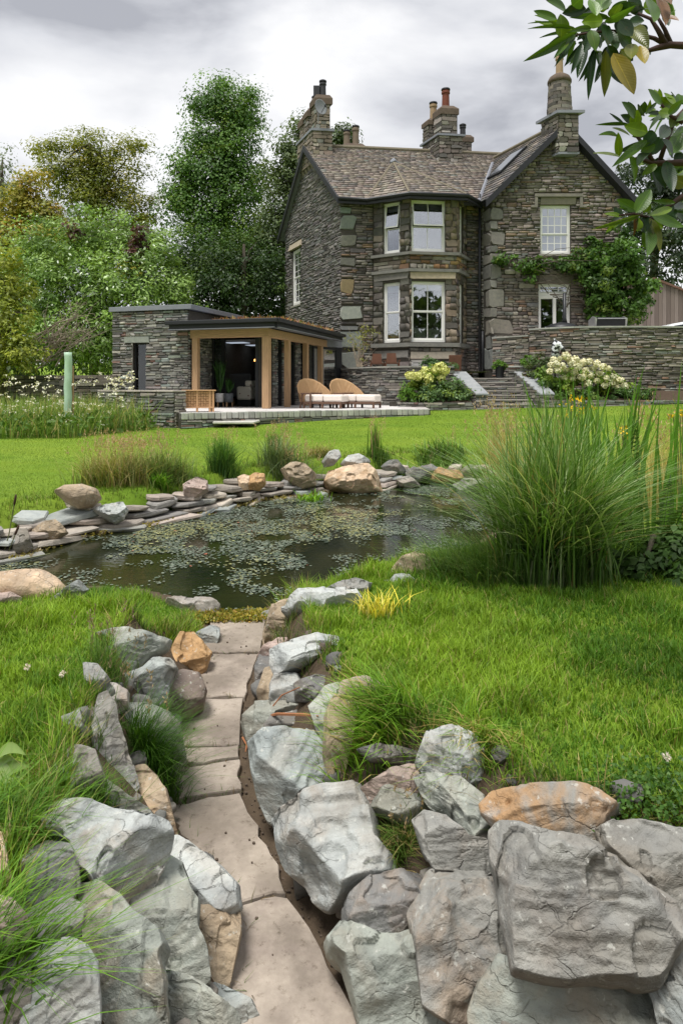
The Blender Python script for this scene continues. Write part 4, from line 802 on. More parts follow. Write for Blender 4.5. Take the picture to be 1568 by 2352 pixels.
for x0, x1, y0, y1, c in [(1127, 1154, 478, 506, (.24, .24, .23)), (1127, 1142, 508, 528, (.25, .25, .23)), (1127, 1160, 530, 562, (.25, .24, .22)), (1127, 1142, 564, 580, (.23, .23, .22)), (1127, 1160, 582, 604, (.30, .29, .26)), (1127, 1150, 606, 640, (.24, .24, .23)), (1127, 1140, 642, 662, (.27, .27, .25)), (1127, 1158, 664, 704, (.33, .32, .29)), (1127, 1140, 706, 728, (.30, .29, .27)), (1127, 1176, 732, 770, (.34, .32, .28)), (1127, 1140, 772, 800, (.24, .25, .24)), (1127, 1146, 802, 850, (.24, .26, .25))]:
    r = wing.rect(x0, y0, x1, y1); r = (0, r[1], r[2], r[3]); wh.append(r); V, f = stone(wing, -.03, r[1]-.01, r[2]+.006, r[3]-.006, .06, rgH, .14, .2); hs.add(V, f, np.array(c)*.62, 2)
    V, f = stone(ret, ret.L-.45 if (y0//2) % 2 else ret.L-.3, ret.L+.01, r[2]+.006, r[3]-.006, .035, rgH, .12, .2); hs.add(V, f, np.array(c)*.55)
hood = wing.rect(1229, 447, 1333, 470); lin1 = wing.rect(1240, 453, 1322, 470); lin2 = wing.rect(1236, 630, 1318, 650)
for r, c, d in ((lin1, (.30, .275, .235), .05), (lin2, (.26, .235, .20), .05)): wh.append(r); V, f = stone(wing, r[0], r[1], r[2]+.003, r[3]-.003, d, rgH, .05, .1); hs.add(V, f, np.array(c)*.62, 2)
hm = MB(); hx0, hx1 = wing.u(1226), wing.u(1336); hz = wing.uz(1280, 446)[1]; hz2 = wing.uz(1280, 478)[1]
wing.box(hm, hx0, hx1, hz-.12, hz, 0, .14); wing.box(hm, hx0, hx0+.11, hz2, hz-.12, 0, .13); wing.box(hm, hx1-.11, hx1, hz2, hz-.12, 0, .13); wing.box(hm, hx0-.14, hx0, hz2, hz2+.10, 0, .13); wing.box(hm, hx1, hx1+.14, hz2, hz2+.10, 0, .13)
hm.obj('hood_moulding', M_ASHLAR_O, house, color=(.17, .16, .14), bevel=.015)
wh.append((hx0, hx1, hz-.12, hz)); rubble(hs, wing, 2.2, 10.7, wspan, wh, (.08, .17), (.16, .42), .05, PALW, rgH)
rubble(hs, ret, 1.4, ZWE, (0, ret.L-.45), [], (.08, .16), (.15, .35), .04, PALG, rgH)
window(house, wing, rw1, rows=(3, 2), cols=(4, 4), split=.40, recess=.09, bar=.028, blind=.97)
# french window with leaded top light
fd = window(house, wing, (rw2[0], rw2[1], rw2[2], rw2[3]-.42), rows=(1, 1), cols=(1, 1), split_z=False, recess=.10, fw=.09, name='french_door', sill=False)
m = MB(); um = (rw2[0]+rw2[1])/2+.03; wing.box(m, um-.055, um+.055, rw2[2], rw2[3]-.45, -.17, -.095); m.obj('meeting_stile', M_WHITE, fd)
window(house, wing, (rw2[0], rw2[1], rw2[3]-.415, rw2[3]), rows=(2, 2), cols=(3, 3), split_z=False, recess=.10, fw=.07, name='top_light', sill=False, bar=.025)
hs.finish(300)
cm.obj('wall_core', M_MORTAR, house)
bk = MB(); bk.prism([H3(.05, DEP, ZB), H3(9, DEP, ZB), H3(9, DEP, ZEV), H3(.05, DEP, ZEV)], (0, .2, 0)); bk.obj('rear_wall', M_MORTAR, house)
DK[0] = .96; VR[0] = .45
# ------------------------------------------------------------------ roofs
PALR = [((.205, .178, .155), 4), ((.245, .215, .19), 3), ((.17, .15, .138), 3), ((.29, .26, .225), 1.0), ((.22, .22, .21), 1), ((.15, .14, .135), 1.5)]
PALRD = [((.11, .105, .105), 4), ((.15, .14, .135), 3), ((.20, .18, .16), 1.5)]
rs = Pieces(house, M_ROOF_O, M_ROOF_A, 'slate', 'roof_slates'); rm = MB()
def roofplane(poly, e, pal, rg, exp=(.19, .13), wid=(.2, .36), lift=.035, th=.016):
    """poly: planar 3d outline; e: eave direction; courses of separate slates laid over a dark deck"""
    P = np.array(poly, float); e = np.array(e, float); e /= np.linalg.norm(e)
    n = np.cross(P[1]-P[0], P[2]-P[0]); n /= np.linalg.norm(n); n = n if n[2] > 0 else -n
    s = np.cross(n, e); s = s if s[2] > 0 else -s
    o = P[0]; q = np.c_[(P-o)@e, (P-o)@s]
    rm.prism(P, -n*.13)
    v = q[:, 1].min(); v1 = q[:, 1].max(); v0 = v
    while v < v1-.03:
        ex = lerp(exp[0], exp[1], (v-v0)/(v1-v0)); vm = v+ex*.5; xs_ = []
        for i in range(len(q)):
            a, b = q[i], q[(i+1) % len(q)]
            if (a[1] > vm) != (b[1] > vm): xs_.append(a[0]+(b[0]-a[0])*(vm-a[1])/(b[1]-a[1]))
        xs_.sort()
        for u0, u1 in zip(xs_[::2], xs_[1::2]):
            u = u0-rg.uniform(0, .2)
            while u < u1-.02:
                l = rg.uniform(*wid)*lerp(1, .8, (v-v0)/(v1-v0)); a, b = max(u, u0), min(u+l, u1); u += l
                if b-a < .04: continue
                g = .004; j = rg.normal(0, .008)
                def pt(uu, vv, h): return o+e*uu+s*vv+n*h
                top = v+ex*1.12
                l0, l1 = lift+rg.normal(0, .004), .006
                V = [pt(a+g, v+j, l0-th), pt(b-g, v+j+rg.normal(0, .006), l0-th), pt(b-g, top, l1-th), pt(a+g, top, l1-th), pt(a+g, v+j, l0), pt(b-g, v+j, l0), pt(b-g, top, l1), pt(a+g, top, l1)]
                rs.add(np.array(V), [(4, 5, 6, 7), (0, 1, 5, 4), (1, 2, 6, 5), (3, 0, 4, 7)], pick(rg, pal))
        v += ex
rgR = np.random.default_rng(33)
zr = lambda w: ZEV+.08+(ZRG+.06-ZEV)*w/RW
OV = .38
roofplane([H3(-.22, -OV, zr(-OV)), H3(8.6, -OV, zr(-OV)), H3(8.6, RW, zr(RW)), H3(-.22, RW, zr(RW))], [*EE, 0], PALR, rgR)
rb = MB(); rb.prism([H3(-.22, RW+.01, zr(RW)), H3(8.6, RW+.01, zr(RW)), H3(8.6, DEP+OV, zr(-OV)), H3(-.22, DEP+OV, zr(-OV))], (0, 0, -.13)); rb.obj('rear_roof', M_LEAD, house)
# bay hip roof
ap = H3(2.62, 1.45, zr(1.45)+.42); ez = zr(-OV)+.0
bo = [np.array([*(B0-EE*.38-DD*.30), ez]), np.array([*(B1-EE*.18-DD*.34), ez+.01]), np.array([*(B2+EE*.18-DD*.34), ez+.01]), np.array([*(B3+EE*.45-DD*.34), ez])]
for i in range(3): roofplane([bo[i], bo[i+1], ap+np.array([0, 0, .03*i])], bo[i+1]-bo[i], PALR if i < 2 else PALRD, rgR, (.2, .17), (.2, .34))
# wing roof
oz = .05; wd = np.array([*DD, 0]); fo = -.30
def wp(u, z, t): q = R0w+np.array([u, 0])+DD*t; return np.array([q[0], q[1], z])
zw = lambda u: (ZWE+.08+(ZAP-ZWE)*(u/uc)) if u < uc else (ZWE+.08+(ZAP-ZWE)*((wing.L-u)/(wing.L-uc)))
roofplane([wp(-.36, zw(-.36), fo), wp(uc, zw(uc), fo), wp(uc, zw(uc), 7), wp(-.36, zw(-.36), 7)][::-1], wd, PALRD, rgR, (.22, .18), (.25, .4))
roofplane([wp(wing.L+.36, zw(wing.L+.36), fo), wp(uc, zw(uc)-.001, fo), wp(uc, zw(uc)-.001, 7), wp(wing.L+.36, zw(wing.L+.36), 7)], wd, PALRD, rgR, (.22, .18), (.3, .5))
rs.finish(300); rm.obj('roof_deck', M_BLACK, house)
# ridges, hips, valley, fascias, gutters, bargeboards
M_RIDGE = simple('ridge_tile', (.19, .165, .12), .85, .2, .3, 6, .3)
m = MB(); m.tube([H3(-.22, RW, zr(RW)+.03), H3(8.3, RW, zr(RW)+.03)], .10, 8); m.obj('ridge_tiles', M_RIDGE, house)
m = MB(); m.tube([wp(uc, zw(uc)+.03, fo), wp(uc, zw(uc)+.03, 7)], .09, 8); m.obj('ridge_tiles', M_RIDGE, house)
for i in (0, 1, 2): m = MB(); m.tube([bo[i]+(0, 0, .02), ap+(0, 0, .03)], .05, 6); m.obj('hip', M_RIDGE, house)
m = MB(); m.tube([ap+(-.12, -.1, -.02), ap+(0, 0, .08), ap+(.2, .15, .02)], [.05, .12, .05], 6); m.obj('lead_cap', M_LEAD, house)
# valley between main roof and wing roof
va = wp(-.36, zw(-.36)+.02, 0); 
def vpt(k):
    u = lerp(-.3, uc-.15, k); z = zw(u); w_ = (z-ZEV-.08)/(ZRG+.06-ZEV)*RW
    x = R0w[0]+u; a = np.array([[EE[0], DD[0]], [EE[1], DD[1]]])
    # point on both planes: main depth w_, wing offset u
    t = None
    uu = (R0w[0]+u-C0[0]-DD[0]*0)  # solved below
    A = np.array([[EE[0], -DD[0]], [EE[1], -DD[1]]]); b = R0w+np.array([u, 0])-C0-DD*w_
    s_ = np.linalg.solve(A, b); q = C0+EE*s_[0]+DD*w_; return np.array([q[0], q[1], z+.05])
m = MB(); m.tube([vpt(k) for k in (0, .3, .6, .9)], .07, 6); m.obj('valley_lead', M_LEAD, house)
m = MB(); g0 = H3(-.25, -OV-.02, zr(-OV)-.10)
gp = [H3(-.25, -OV-.04, 0), np.array([*(B0-EE*.40-DD*.34), 0]), bo[1]-np.array([*(DD*.05), 0]), bo[2]-np.array([*(DD*.05), 0]), np.array([*(B3+EE*.42-DD*.36), 0])]
for a, b in zip(gp[:-1], gp[1:]):
    ga, gb = np.array([a[0], a[1]]), np.array([b[0], b[1]]); w_ = Wall(ga, gb, (2, 0)); w_.box(m, -.01, w_.L+.01, zr(-OV)-.20, zr(-OV)-.045, -.06, .02)
m.obj('fascia', M_BLACK, house)
m = MB(); m.tube([np.array([p[0], p[1]-.08, zr(-OV)-.045]) for p in gp], .065, 8); m.obj('gutter', M_BLACK, house, smooth=True)
def barge(p0, p1, out, parent, h=.24, t=.05):
    m = MB(); p0, p1 = np.array(p0), np.array(p1); o3 = np.array([*out, 0])*t
    m.hexa([p0-(0, 0, h), p1-(0, 0, h), p1-(0, 0, h)+o3, p0-(0, 0, h)+o3, p0, p1, p1+o3, p0+o3]); return m.obj('bargeboard', M_BLACK, parent)
barge(H3(-.24, -OV-.02, zr(-OV)+.03), H3(-.24, RW, zr(RW)+.03), -EE, house); barge(H3(-.24, DEP+OV, zr(-OV)+.03), H3(-.24, RW, zr(RW)+.03), -EE, house, .3)
barge(wp(-.38, zw(-.38)+.03, fo-.02), wp(uc, zw(uc)+.03, fo-.02), -DD, house, .26); barge(wp(wing.L+.38, zw(wing.L+.38)+.03, fo-.02), wp(uc, zw(uc)+.03, fo-.02), -DD, house, .26)
# downpipes
for x, y0, y1, Y in ((1101, 445, 870, 25.45), (1108, 760, 870, 25.4), (1428, 520, 700, 24.9), (1436, 560, 700, 24.95)):
    m = MB(); a = W(x, y0, Y); b = W(x, y1, Y); m.tube([a, (a+b)/2, b], .05, 8); m.obj('downpipe', M_BLACK, house, smooth=True)
# skylight in the wing roof
sk = MB(); n_ = np.cross(wp(uc, zw(uc), 0)-wp(0, zw(0), 0), wd); n_ /= np.linalg.norm(n_); n_ = n_ if n_[2] > 0 else -n_
a, b, c, d = wp(1.0, zw(1.0), 1.0), wp(2.0, zw(2.0), 1.0), wp(2.0, zw(2.0), 1.9), wp(1.0, zw(1.0), 1.9)
sk.prism([a, b, c, d], n_*.10); s_o = sk.obj('skylight', M_BLACK, house)
sg = MB(); cc = (a+b+c+d)/4; sg.prism([cc+(p-cc)*.85+n_*.10 for p in (a, b, c, d)], n_*.012); sg.obj('pane', simple('skylight_glass', (.12, .13, .15), .12, .6, .05, 2, 0), s_o)
DK[0] = .72; VR[0] = 1.0
# ------------------------------------------------------------------ chimneys (parts of the house, each with its pots)
PALK = [((.27, .235, .195), 4), ((.33, .295, .25), 3), ((.21, .185, .16), 2.5), ((.24, .25, .235), 1.5)]
PALKD = [((.17, .155, .14), 4), ((.23, .21, .19), 3), ((.42, .41, .38), 1.3), ((.12, .115, .11), 2)]
M_CAP = simple('chimney_render', (.13, .10, .078), .95, .1, .35, 7, .5, 30)
def stackbox(ch, u0, u1, w0, w1, z0, z1, pal, P, seed=1):
    """stone shaft given in house coordinates; faces toward the garden get separate stones"""
    m = MB(); q = [P(u0, w0), P(u1, w0), P(u1, w1), P(u0, w1)]
    m.prism([np.array([*p, z0]) for p in q], (0, 0, z1-z0)); m.obj('shaft', M_MORTAR, ch); pcs = Pieces(ch, M_STONE_O, M_STONE_A); rg = np.random.default_rng(seed)
    for A, B, tw in ((q[0], q[1], q[0]+np.array([0, -9])), (q[3], q[0], q[0]+np.array([-9, 0]))):
        w = Wall(A, B, tw); rubble(pcs, w, z0, z1, (0, w.L), [], (.12, .22), (.2, .4), .03, pal, rg, .012, .3)
    pcs.finish(300)
def slab(ch, u0, u1, w0, w1, z0, z1, P, mat=None, name='coping', k=0):
    m = MB(); q = [P(u0, w0), P(u1, w0), P(u1, w1), P(u0, w1)]; c = sum(q)/4
    m.tube_ring([[np.array([*p, z0]) for p in q], [np.array([*p, lerp(z0, z1, .6)]) for p in q], [np.array([*(c+(p-c)*(1-k)), z1]) for p in q]]); return m.obj(name, mat or M_LEAD, ch)
def pot(ch, q, z, h, r, mat, cap=True, k=12):
    m = MB(); m.lathe((q[0], q[1], z), [(r*1.15, 0), (r*1.0, h*.12), (r*.92, h*.8), (r*1.12, h*.82), (r*1.12, h*.92), (r*.9, h)], k); p = m.obj('pot', mat, ch, smooth=False)
    if cap:
        m = MB(); m.lathe((q[0], q[1], z+h), [(r*.7, 0), (r*1.2, .02), (r*1.15, .07), (r*.4, .12)], k); m.obj('cowl', M_BLACK, p)
M_POTB = simple('dark_pot', (.035, .035, .04), .6, .3, .2, 6, .1); M_POTR = simple('red_pot', (.17, .055, .035), .7, .2, .25, 8, .2); M_POTY = simple('buff_pot', (.34, .24, .145), .8, .2, .15, 8, .2)
ZC = lambda y, Y: CZ+(HY-y)/F*Y
def chimney(name): m = MB(); q = H3(0, RW, ZRG); return empty_part(name)
def empty_part(name): o = empty(name); o.parent = house; return o
# left gable stack
c1 = empty_part('gable_chimney'); PH = H
stackbox(c1, -.10, .70, 2.72, 4.55, 10.62, 11.92, PALK, PH, 3)
m = MB()
for k in range(5): q = H3(-.12, 2.9+.36*k, 10.42); gabb = [H3(-.10, 2.82+.36*k, 10.62), H3(-.10, 3.02+.36*k, 10.62), H3(.02, 3.02+.36*k, 10.36), H3(.02, 2.82+.36*k, 10.36)]; m.prism(gabb, np.array([*(EE*.1), 0]))
m.obj('corbels', M_RIDGE, c1)
slab(c1, -.17, .76, 2.64, 4.62, 11.92, 12.02, PH)
m = MB(); m.prism([H3(-.06, 2.66, 10.62), H3(.80, 2.66, 10.62), H3(.80, 2.66, 10.9), H3(-.06, 2.66, 10.9)], (0, .05, 0)); m.obj('flashing', M_LEAD, c1)
for (u, w0, zt, hc, ph, cap2) in ((.06, 2.76, 13.02, .40, .62, True), (-.02, 3.42, 12.75, .35, .55, True), (-.02, 4.0, 12.62, .4, .0, False)):
    stackbox(c1, u, u+.56, w0, w0+.50, 12.02, zt, PALK, PH, int(w0*10))
    slab(c1, u-.08, u+.64, w0-.08, w0+.58, zt, zt+hc, PH, M_CAP, 'cap', .25)
    if ph: pot(c1, H(u+.36, w0+.25), zt+hc-.03, ph, .13, M_POTB)
m = MB(); q = H3(.17, 3.02, 13.4); m.box(q[0]-.13, q[0]+.13, q[1]-.1, q[1]+.1, 13.38, 13.85); m.obj('square_cowl', M_POTB, c1, bevel=.015)
# satellite dish on the stack
dsh = empty('satellite_dish'); tag(dsh, 'grey satellite dish fixed to the left gable chimney', 'satellite dish')
dq = W(735, 246, 27.2); m = MB(); rings = []
nd = np.array([.55, -.80, .15]); nd /= np.linalg.norm(nd); da = np.cross(nd, [0, 0, 1.]); da /= np.linalg.norm(da); db = np.cross(da, nd)
for rr_, dp_ in ((.03, .0), (.14, .015), (.26, .05), (.28, .06), (.27, .045), (.15, -.01)): rings.append([dq+nd*dp_+(da*math.cos(t)+db*math.sin(t)*1.15)*rr_ for t in np.linspace(0, 6.28, 20, endpoint=False)])
m.tube_ring(rings); m.obj('reflector', simple('dish_grey', (.20, .21, .22), .5, .3, .1, 6, 0), dsh, smooth=True)
m = MB(); m.tube([dq-db*.25+nd*.05, dq-db*.12+nd*.34], .012, 6); m.box(*(lambda p: (p[0]-.04, p[0]+.04, p[1]-.04, p[1]+.04, p[2]-.04, p[2]+.04))(dq-db*.12+nd*.36)); m.obj('feed_arm', M_BLACK, dsh)
m = MB(); m.tube([dq-nd*.01, dq-nd*.12, dq-nd*.14-np.array([0, 0, .55])], .018, 6); m.obj('bracket', M_LEAD, dsh)
M_POTG = simple('grey_buff_pot', (.21, .165, .12), .85, .2, .2, 8, .2)
# small stack behind the ridge
c2 = empty_part('rear_chimney')
stackbox(c2, 2.3, 3.2, 5.6, 6.2, 9.5, 12.15, PALKD, PH, 5); slab(c2, 2.22, 3.28, 5.52, 6.28, 12.15, 12.5, PH, M_CAP, 'cap', .25)
for u in (2.55, 2.95): pot(c2, H(u, 5.9), 12.47, .62+.22*(u > 2.7), .15, M_POTG)
# centre stack
c3 = empty_part('centre_chimney')
u3 = 5.05
stackbox(c3, u3, u3+.98, RW-.78, RW+.55, 10.7, 11.92, PALKD, PH, 6); slab(c3, u3-.1, u3+1.08, RW-.88, RW+.65, 11.92, 12.0, PH)
m = MB(); m.prism([H3(u3-.06, RW-.85, 10.62), H3(u3+1.05, RW-.85, 10.62), H3(u3+1.0, RW-.85, 10.85), H3(u3, RW-.85, 10.85)], (0, .05, 0)); m.obj('flashing', M_LEAD, c3)
stackbox(c3, u3+.15, u3+.82, RW-.7, RW-.1, 12.0, 12.85, PALKD, PH, 7); slab(c3, u3+.10, u3+.87, RW-.75, RW-.05, 12.85, 13.25, PH, M_CAP, 'cap', .4); pot(c3, H(u3+.49, RW-.4), 13.2, .75, .16, M_POTR)
stackbox(c3, u3-.02, u3+.5, RW+.0, RW+.5, 12.0, 12.65, PALKD, PH, 8); slab(c3, u3-.07, u3+.55, RW-.05, RW+.55, 12.65, 12.95, PH, M_CAP, 'cap', .4); pot(c3, H(u3+.3, RW+.25), 12.9, .72, .15, M_POTY)
c4 = empty_part('twin_chimney')
for k, u in enumerate((6.35, 6.95)):
    stackbox(c4, u, u+.52, RW+1.0, RW+1.5, 11.0, 12.35, PALKD, PH, 11+k); slab(c4, u-.07, u+.59, RW+.93, RW+1.57, 12.35, 12.68, PH, M_CAP, 'cap', .3); pot(c4, H(u+.26, RW+1.25), 12.65, .48, .13, M_POTB)
# wing gable stack with round shaft
c5 = empty_part('round_chimney'); P5 = lambda u, w: R0w+np.array([u, 0])+DD*w
ux = 7.72-R0w[0]
stackbox(c5, ux, ux+.72, -.38, .55, 10.12, 11.50, PALKD, P5, 14)
slab(c5, ux-.14, ux+.86, -.52, .69, 11.50, 11.60, P5); slab(c5, ux-.02, ux+.74, -.40, .1, 10.04, 10.12, P5)
q5 = P5(ux+.33, .06); m = MB(); m.lathe((q5[0], q5[1], 11.6), [(.42, 0), (.40, .5), (.36, 1.15)], 20); m.obj('shaft_core', M_MORTAR, c5)
pcs = Pieces(c5, M_STONE_O, M_STONE_A); rg = np.random.default_rng(15)
for r_ in range(9):
    for j in range(9):
        a0 = 6.283*(j+(r_ % 2)*.5+rg.normal(0, .05))/9; a1 = a0+6.283/9*.97; z0 = 11.6+r_*.128; rr_ = .42-.06*r_/9; V = []
        for dr in (-.03, .03+rg.normal(0, .006)):
            for zz in (z0+.005, z0+.123):
                for k in range(4): a = a0+(a1-a0)*k/3; V.append((q5[0]+(rr_+dr)*math.cos(a), q5[1]+(rr_+dr)*math.sin(a), zz))
        f = [(8+k, 9+k, 13+k, 12+k) for k in range(3)]+[(k, k+1, 9+k, 8+k) for k in range(3)]+[(4+k, 5+k, 13+k, 12+k) for k in range(3)]+[(0, 8, 12, 4), (3, 11, 15, 7)]
        pcs.add(np.array(V), f, pick(rg, PALKD[:2]+PALKD[3:]))
pcs.finish(300)
m = MB(); m.lathe((q5[0], q5[1], 12.75), [(.36, 0), (.43, .03), (.43, .12), (.36, .25), (.2, .36)], 20); m.obj('cap', M_CAP, c5, smooth=True)
pot(c5, q5, 13.08, .70, .135, M_POTY)
# ------------------------------------------------------------------ garden room (annex)
PALA = [((.20, .20, .19), 4), ((.26, .26, .245), 4), ((.145, .145, .14), 3), ((.31, .31, .28), 2), ((.24, .28, .265), 2), ((.25, .165, .145), .8), ((.37, .36, .32), .8)]
DK[0] = .80
ann = empty('garden_room'); tag(ann, 'flat-roofed slate garden room with oak posts, black canopy and open glass doors', 'garden room')
Q0 = np.array([-2.084, 19.0]); AE = np.array([.955, -.295]); AS = np.array([.295, .955]); FZ = .99
def A2(t, s): return Q0-AE*t+AS*s                  # t metres to the left along the front, s metres back
def A3(t, s, z): q = A2(t, s); return np.array([q[0], q[1], z])
fw_ = Wall(A2(4.90, -.12), A2(2.38, -.12), (-3, 0)); sidew = Wall(A2(2.38, -.12), A2(2.38, 5), (5, 21)); leftw = Wall(A2(4.9, -.12), A2(4.9, 5), (-30, 25))
ps = Pieces(ann, M_STONE_O, M_STONE_A); rgA = np.random.default_rng(41); am = MB()
sw_ = fw_.rect(305, 788, 336, 905); sw_ = (sw_[0], sw_[1], 1.0, sw_[3])
core(am, fw_, 0, fw_.L-.002, .3, 3.80, [sw_]); core(am, sidew, 0, 5, .3, 3.80, []); core(am, leftw, .36, 5, .3, 3.80, [])
sl_ = fw_.rect(288, 776, 345, 788); sl_ = (sl_[0], sl_[1], sw_[3], sw_[3]+.19)
rubble(ps, fw_, .55, 3.80, (0, fw_.L), [sw_, sl_], (.05, .095), (.14, .38), .04, PALA, rgA, .007, .25)
V, f = stone(fw_, sl_[0], sl_[1], sl_[2], sl_[3]-.004, .05, rgA, .05, .1); ps.add(V, f, (.27, .29, .27), 2)
rubble(ps, sidew, .95, 3.3, (0, 2.3), [], (.05, .095), (.14, .36), .04, PALA, rgA, .007, .25)
m = MB(); q = [A3(4.98, -.22, 3.82), A3(2.24, -.22, 3.82), A3(2.24, 5.1, 3.82), A3(4.98, 5.1, 3.82)]; m.prism(q, (0, 0, .14)); m.obj('parapet_coping', M_LEAD, ann, bevel=.01)
# slot window with a warm lamp behind
m = MB(); u0, u1, z0, z1 = sw_
for a in ((u0, u0+.04, z0, z1), (u1-.04, u1, z0, z1), (u0+.04, u1-.04, z1-.04, z1)): fw_.box(m, *a, -.16, -.10)
sw = m.obj('slot_window', M_BLACK, ann); m = MB(); fw_.box(m, u0+.04, u1-.04, z0, z1-.04, -.14, -.13); m.obj('pane', M_GLASSC, sw)
m = MB(); fw_.box(m, u0-.05, u0, z0, z1, -.2, .02); m.obj('reveal', M_ASHLAR_O, sw, color=(.34, .33, .30))
# room shell behind the slot window and the doors
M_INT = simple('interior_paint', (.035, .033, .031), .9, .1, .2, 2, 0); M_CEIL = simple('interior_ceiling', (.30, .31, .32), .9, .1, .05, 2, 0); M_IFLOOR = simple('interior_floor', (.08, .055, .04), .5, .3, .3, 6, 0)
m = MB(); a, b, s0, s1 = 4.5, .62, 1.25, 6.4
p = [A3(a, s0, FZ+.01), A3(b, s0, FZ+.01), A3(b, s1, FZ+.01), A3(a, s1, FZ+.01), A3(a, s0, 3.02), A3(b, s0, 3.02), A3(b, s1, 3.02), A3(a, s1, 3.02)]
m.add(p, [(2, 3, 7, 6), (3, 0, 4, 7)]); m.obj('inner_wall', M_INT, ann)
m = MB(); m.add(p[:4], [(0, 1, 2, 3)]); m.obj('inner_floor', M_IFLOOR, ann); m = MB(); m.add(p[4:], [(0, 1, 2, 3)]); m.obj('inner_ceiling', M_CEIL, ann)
# right-hand side wall: stone piers and dark glass strips
rwl = Wall(A2(.60, 1.25), A2(.60, 5.4), (6, 21))
core(am, rwl, 0, .35, .6, 3.3, [], .2); 
for k, (a, b) in enumerate(((.55, .95), (1.35, 1.85), (2.5, 3.0), (3.5, 4.1))):
    core(am, rwl, a, b, .6, 3.3, [], .2); rubble(ps, rwl, FZ, 3.25, (a, b), [], (.05, .095), (.14, .36), .035, PALA, rgA, .007, .25)
for k, (a, b) in enumerate(((.0, .55), (.95, 1.35), (1.85, 2.5), (3.0, 3.5))):
    m = MB(); rwl.box(m, a+.05, b-.05, FZ+.05, 3.2, -.09, -.08); p_ = m.obj('side_glazing', M_GLASSC, ann)
    m = MB(); rwl.box(m, a, a+.06, FZ, 3.25, -.12, -.02); rwl.box(m, b-.06, b, FZ, 3.25, -.12, -.02); m.obj('frame', M_BLACK, p_)
ps.finish(300); am.obj('wall_core', M_MORTAR, ann)
# front sliding doors
dw = Wall(A2(2.36, 1.25), A2(.60, 1.25), (-1.5, 0))
m = MB()
for a, b in ((0, .07), (.32, .44), (dw.L-.30, dw.L-.20), (dw.L-.06, dw.L)): dw.box(m, a, b, FZ, 3.30, -.08, .02)
dw.box(m, .07, dw.L-.06, 3.20, 3.30, -.08, .02); dr = m.obj('sliding_door', M_BLACK, ann)
m = MB(); dw.box(m, .07, .32, FZ+.03, 3.20, -.03, -.02); m.obj('pane', M_GLASSC, dr); m = MB(); dw.box(m, dw.L-.20, dw.L-.06, FZ+.03, 3.20, -.03, -.02); m.obj('pane', M_GLASSC, dr)
# oak frame
def beam(name, p, q, w, h, mat, parent):
    p, q = np.array(p), np.array(q); d = (q-p)/np.linalg.norm(q-p); s = np.cross(d, [0, 0, 1.]); s /= np.linalg.norm(s); m = MB()
    m.hexa([p-s*w/2, q-s*w/2, q+s*w/2, p+s*w/2, p-s*w/2+(0, 0, h), q-s*w/2+(0, 0, h), q+s*w/2+(0, 0, h), p+s*w/2+(0, 0, h)]); return m.obj(name, mat, parent, bevel=.008)
def post(t, s, w=.16):
    m = MB(); q = A2(t, s); e1, e2 = AE*w/2, AS*w/2
    c = [q-e1-e2, q+e1-e2, q+e1+e2, q-e1+e2]; m.prism([np.array([*x, FZ+.002]) for x in c], (0, 0, 2.99-FZ)); m.obj('post', M_OAK, ann, bevel=.008)
post(0, 0, .20); post(2.20, 0, .17); post(0, 1.57); post(0, 3.16); post(0, 4.6)
beam('beam', A3(2.34, 0, 2.992), A3(-.10, 0, 2.992), .2, .235, M_OAKH, ann); beam('beam', A3(0, .105, 2.99), A3(0, 5.2, 2.99), .19, .23, M_OAKH, ann)
# canopy: fascia, gutter, soffit, deck
co = [A3(2.75, -.48, 0), A3(-.48, -.48, 0), A3(-.48, 5.5, 0), A3(2.75, 5.5, 0)]
m = MB(); m.prism([p+(0, 0, 3.24) for p in co], (0, 0, .07)); m.obj('canopy_soffit', M_BLACK, ann)
for a, b in ((co[0], co[1]), (co[1], co[2])):
    w_ = Wall(a[:2], b[:2], (3, 10)); m = MB(); w_.box(m, -.03, w_.L+.03, 3.20, 3.40, -.02, .03); m.obj('canopy_fascia', M_BLACK, ann)
    m = MB(); w_.box(m, -.10, w_.L+.10, 3.34, 3.455, .03, .15); m.obj('canopy_gutter', M_BLACK, ann, bevel=.02)
    m = MB(); w_.box(m, -.0, w_.L, 3.20, 3.215, -.12, .12); m.obj('drip_edge', M_LEAD, ann)
m = MB(); m.prism([p+(0, 0, 3.39) for p in co], (0, 0, .03)); m.obj('canopy_roof', M_LEAD, ann)
# raised sedum roof behind
so_ = [A3(2.2, .95, 0), A3(.25, .95, 0), A3(-.05, 1.3, 0), A3(-.05, 6.2, 0), A3(2.2, 6.2, 0)]
m = MB(); m.prism([p+(0, 0, 3.42) for p in so_], (0, 0, .15)); m.obj('roof_upstand', M_BLACK, ann)
m = MB()
for a, b in zip(so_[:3], so_[1:4]):
    w_ = Wall(a[:2], b[:2], (3, 10)); n_ = int(w_.L/.11)
    for k in range(n_): w_.box(m, k*.11+.02, k*.11+.075, 3.46, 3.56, .0, .03)
    w_.box(m, 0, w_.L, 3.56, 3.575, -.02, .03)
m.obj('edge_rail', M_LEAD, ann)
N = 5200; t_ = RNG.uniform(-.02, 2.16, N); s_ = RNG.uniform(1.0, 6.1, N); k_ = (t_ > .25) | (s_ > 1.3); t_, s_ = t_[k_], s_[k_]; n = len(t_)
bp = np.array([A3(a, b, 3.56) for a, b in zip(t_, s_)]); bp[:, 2] += .03*fbm(bp*3, 3, 4)
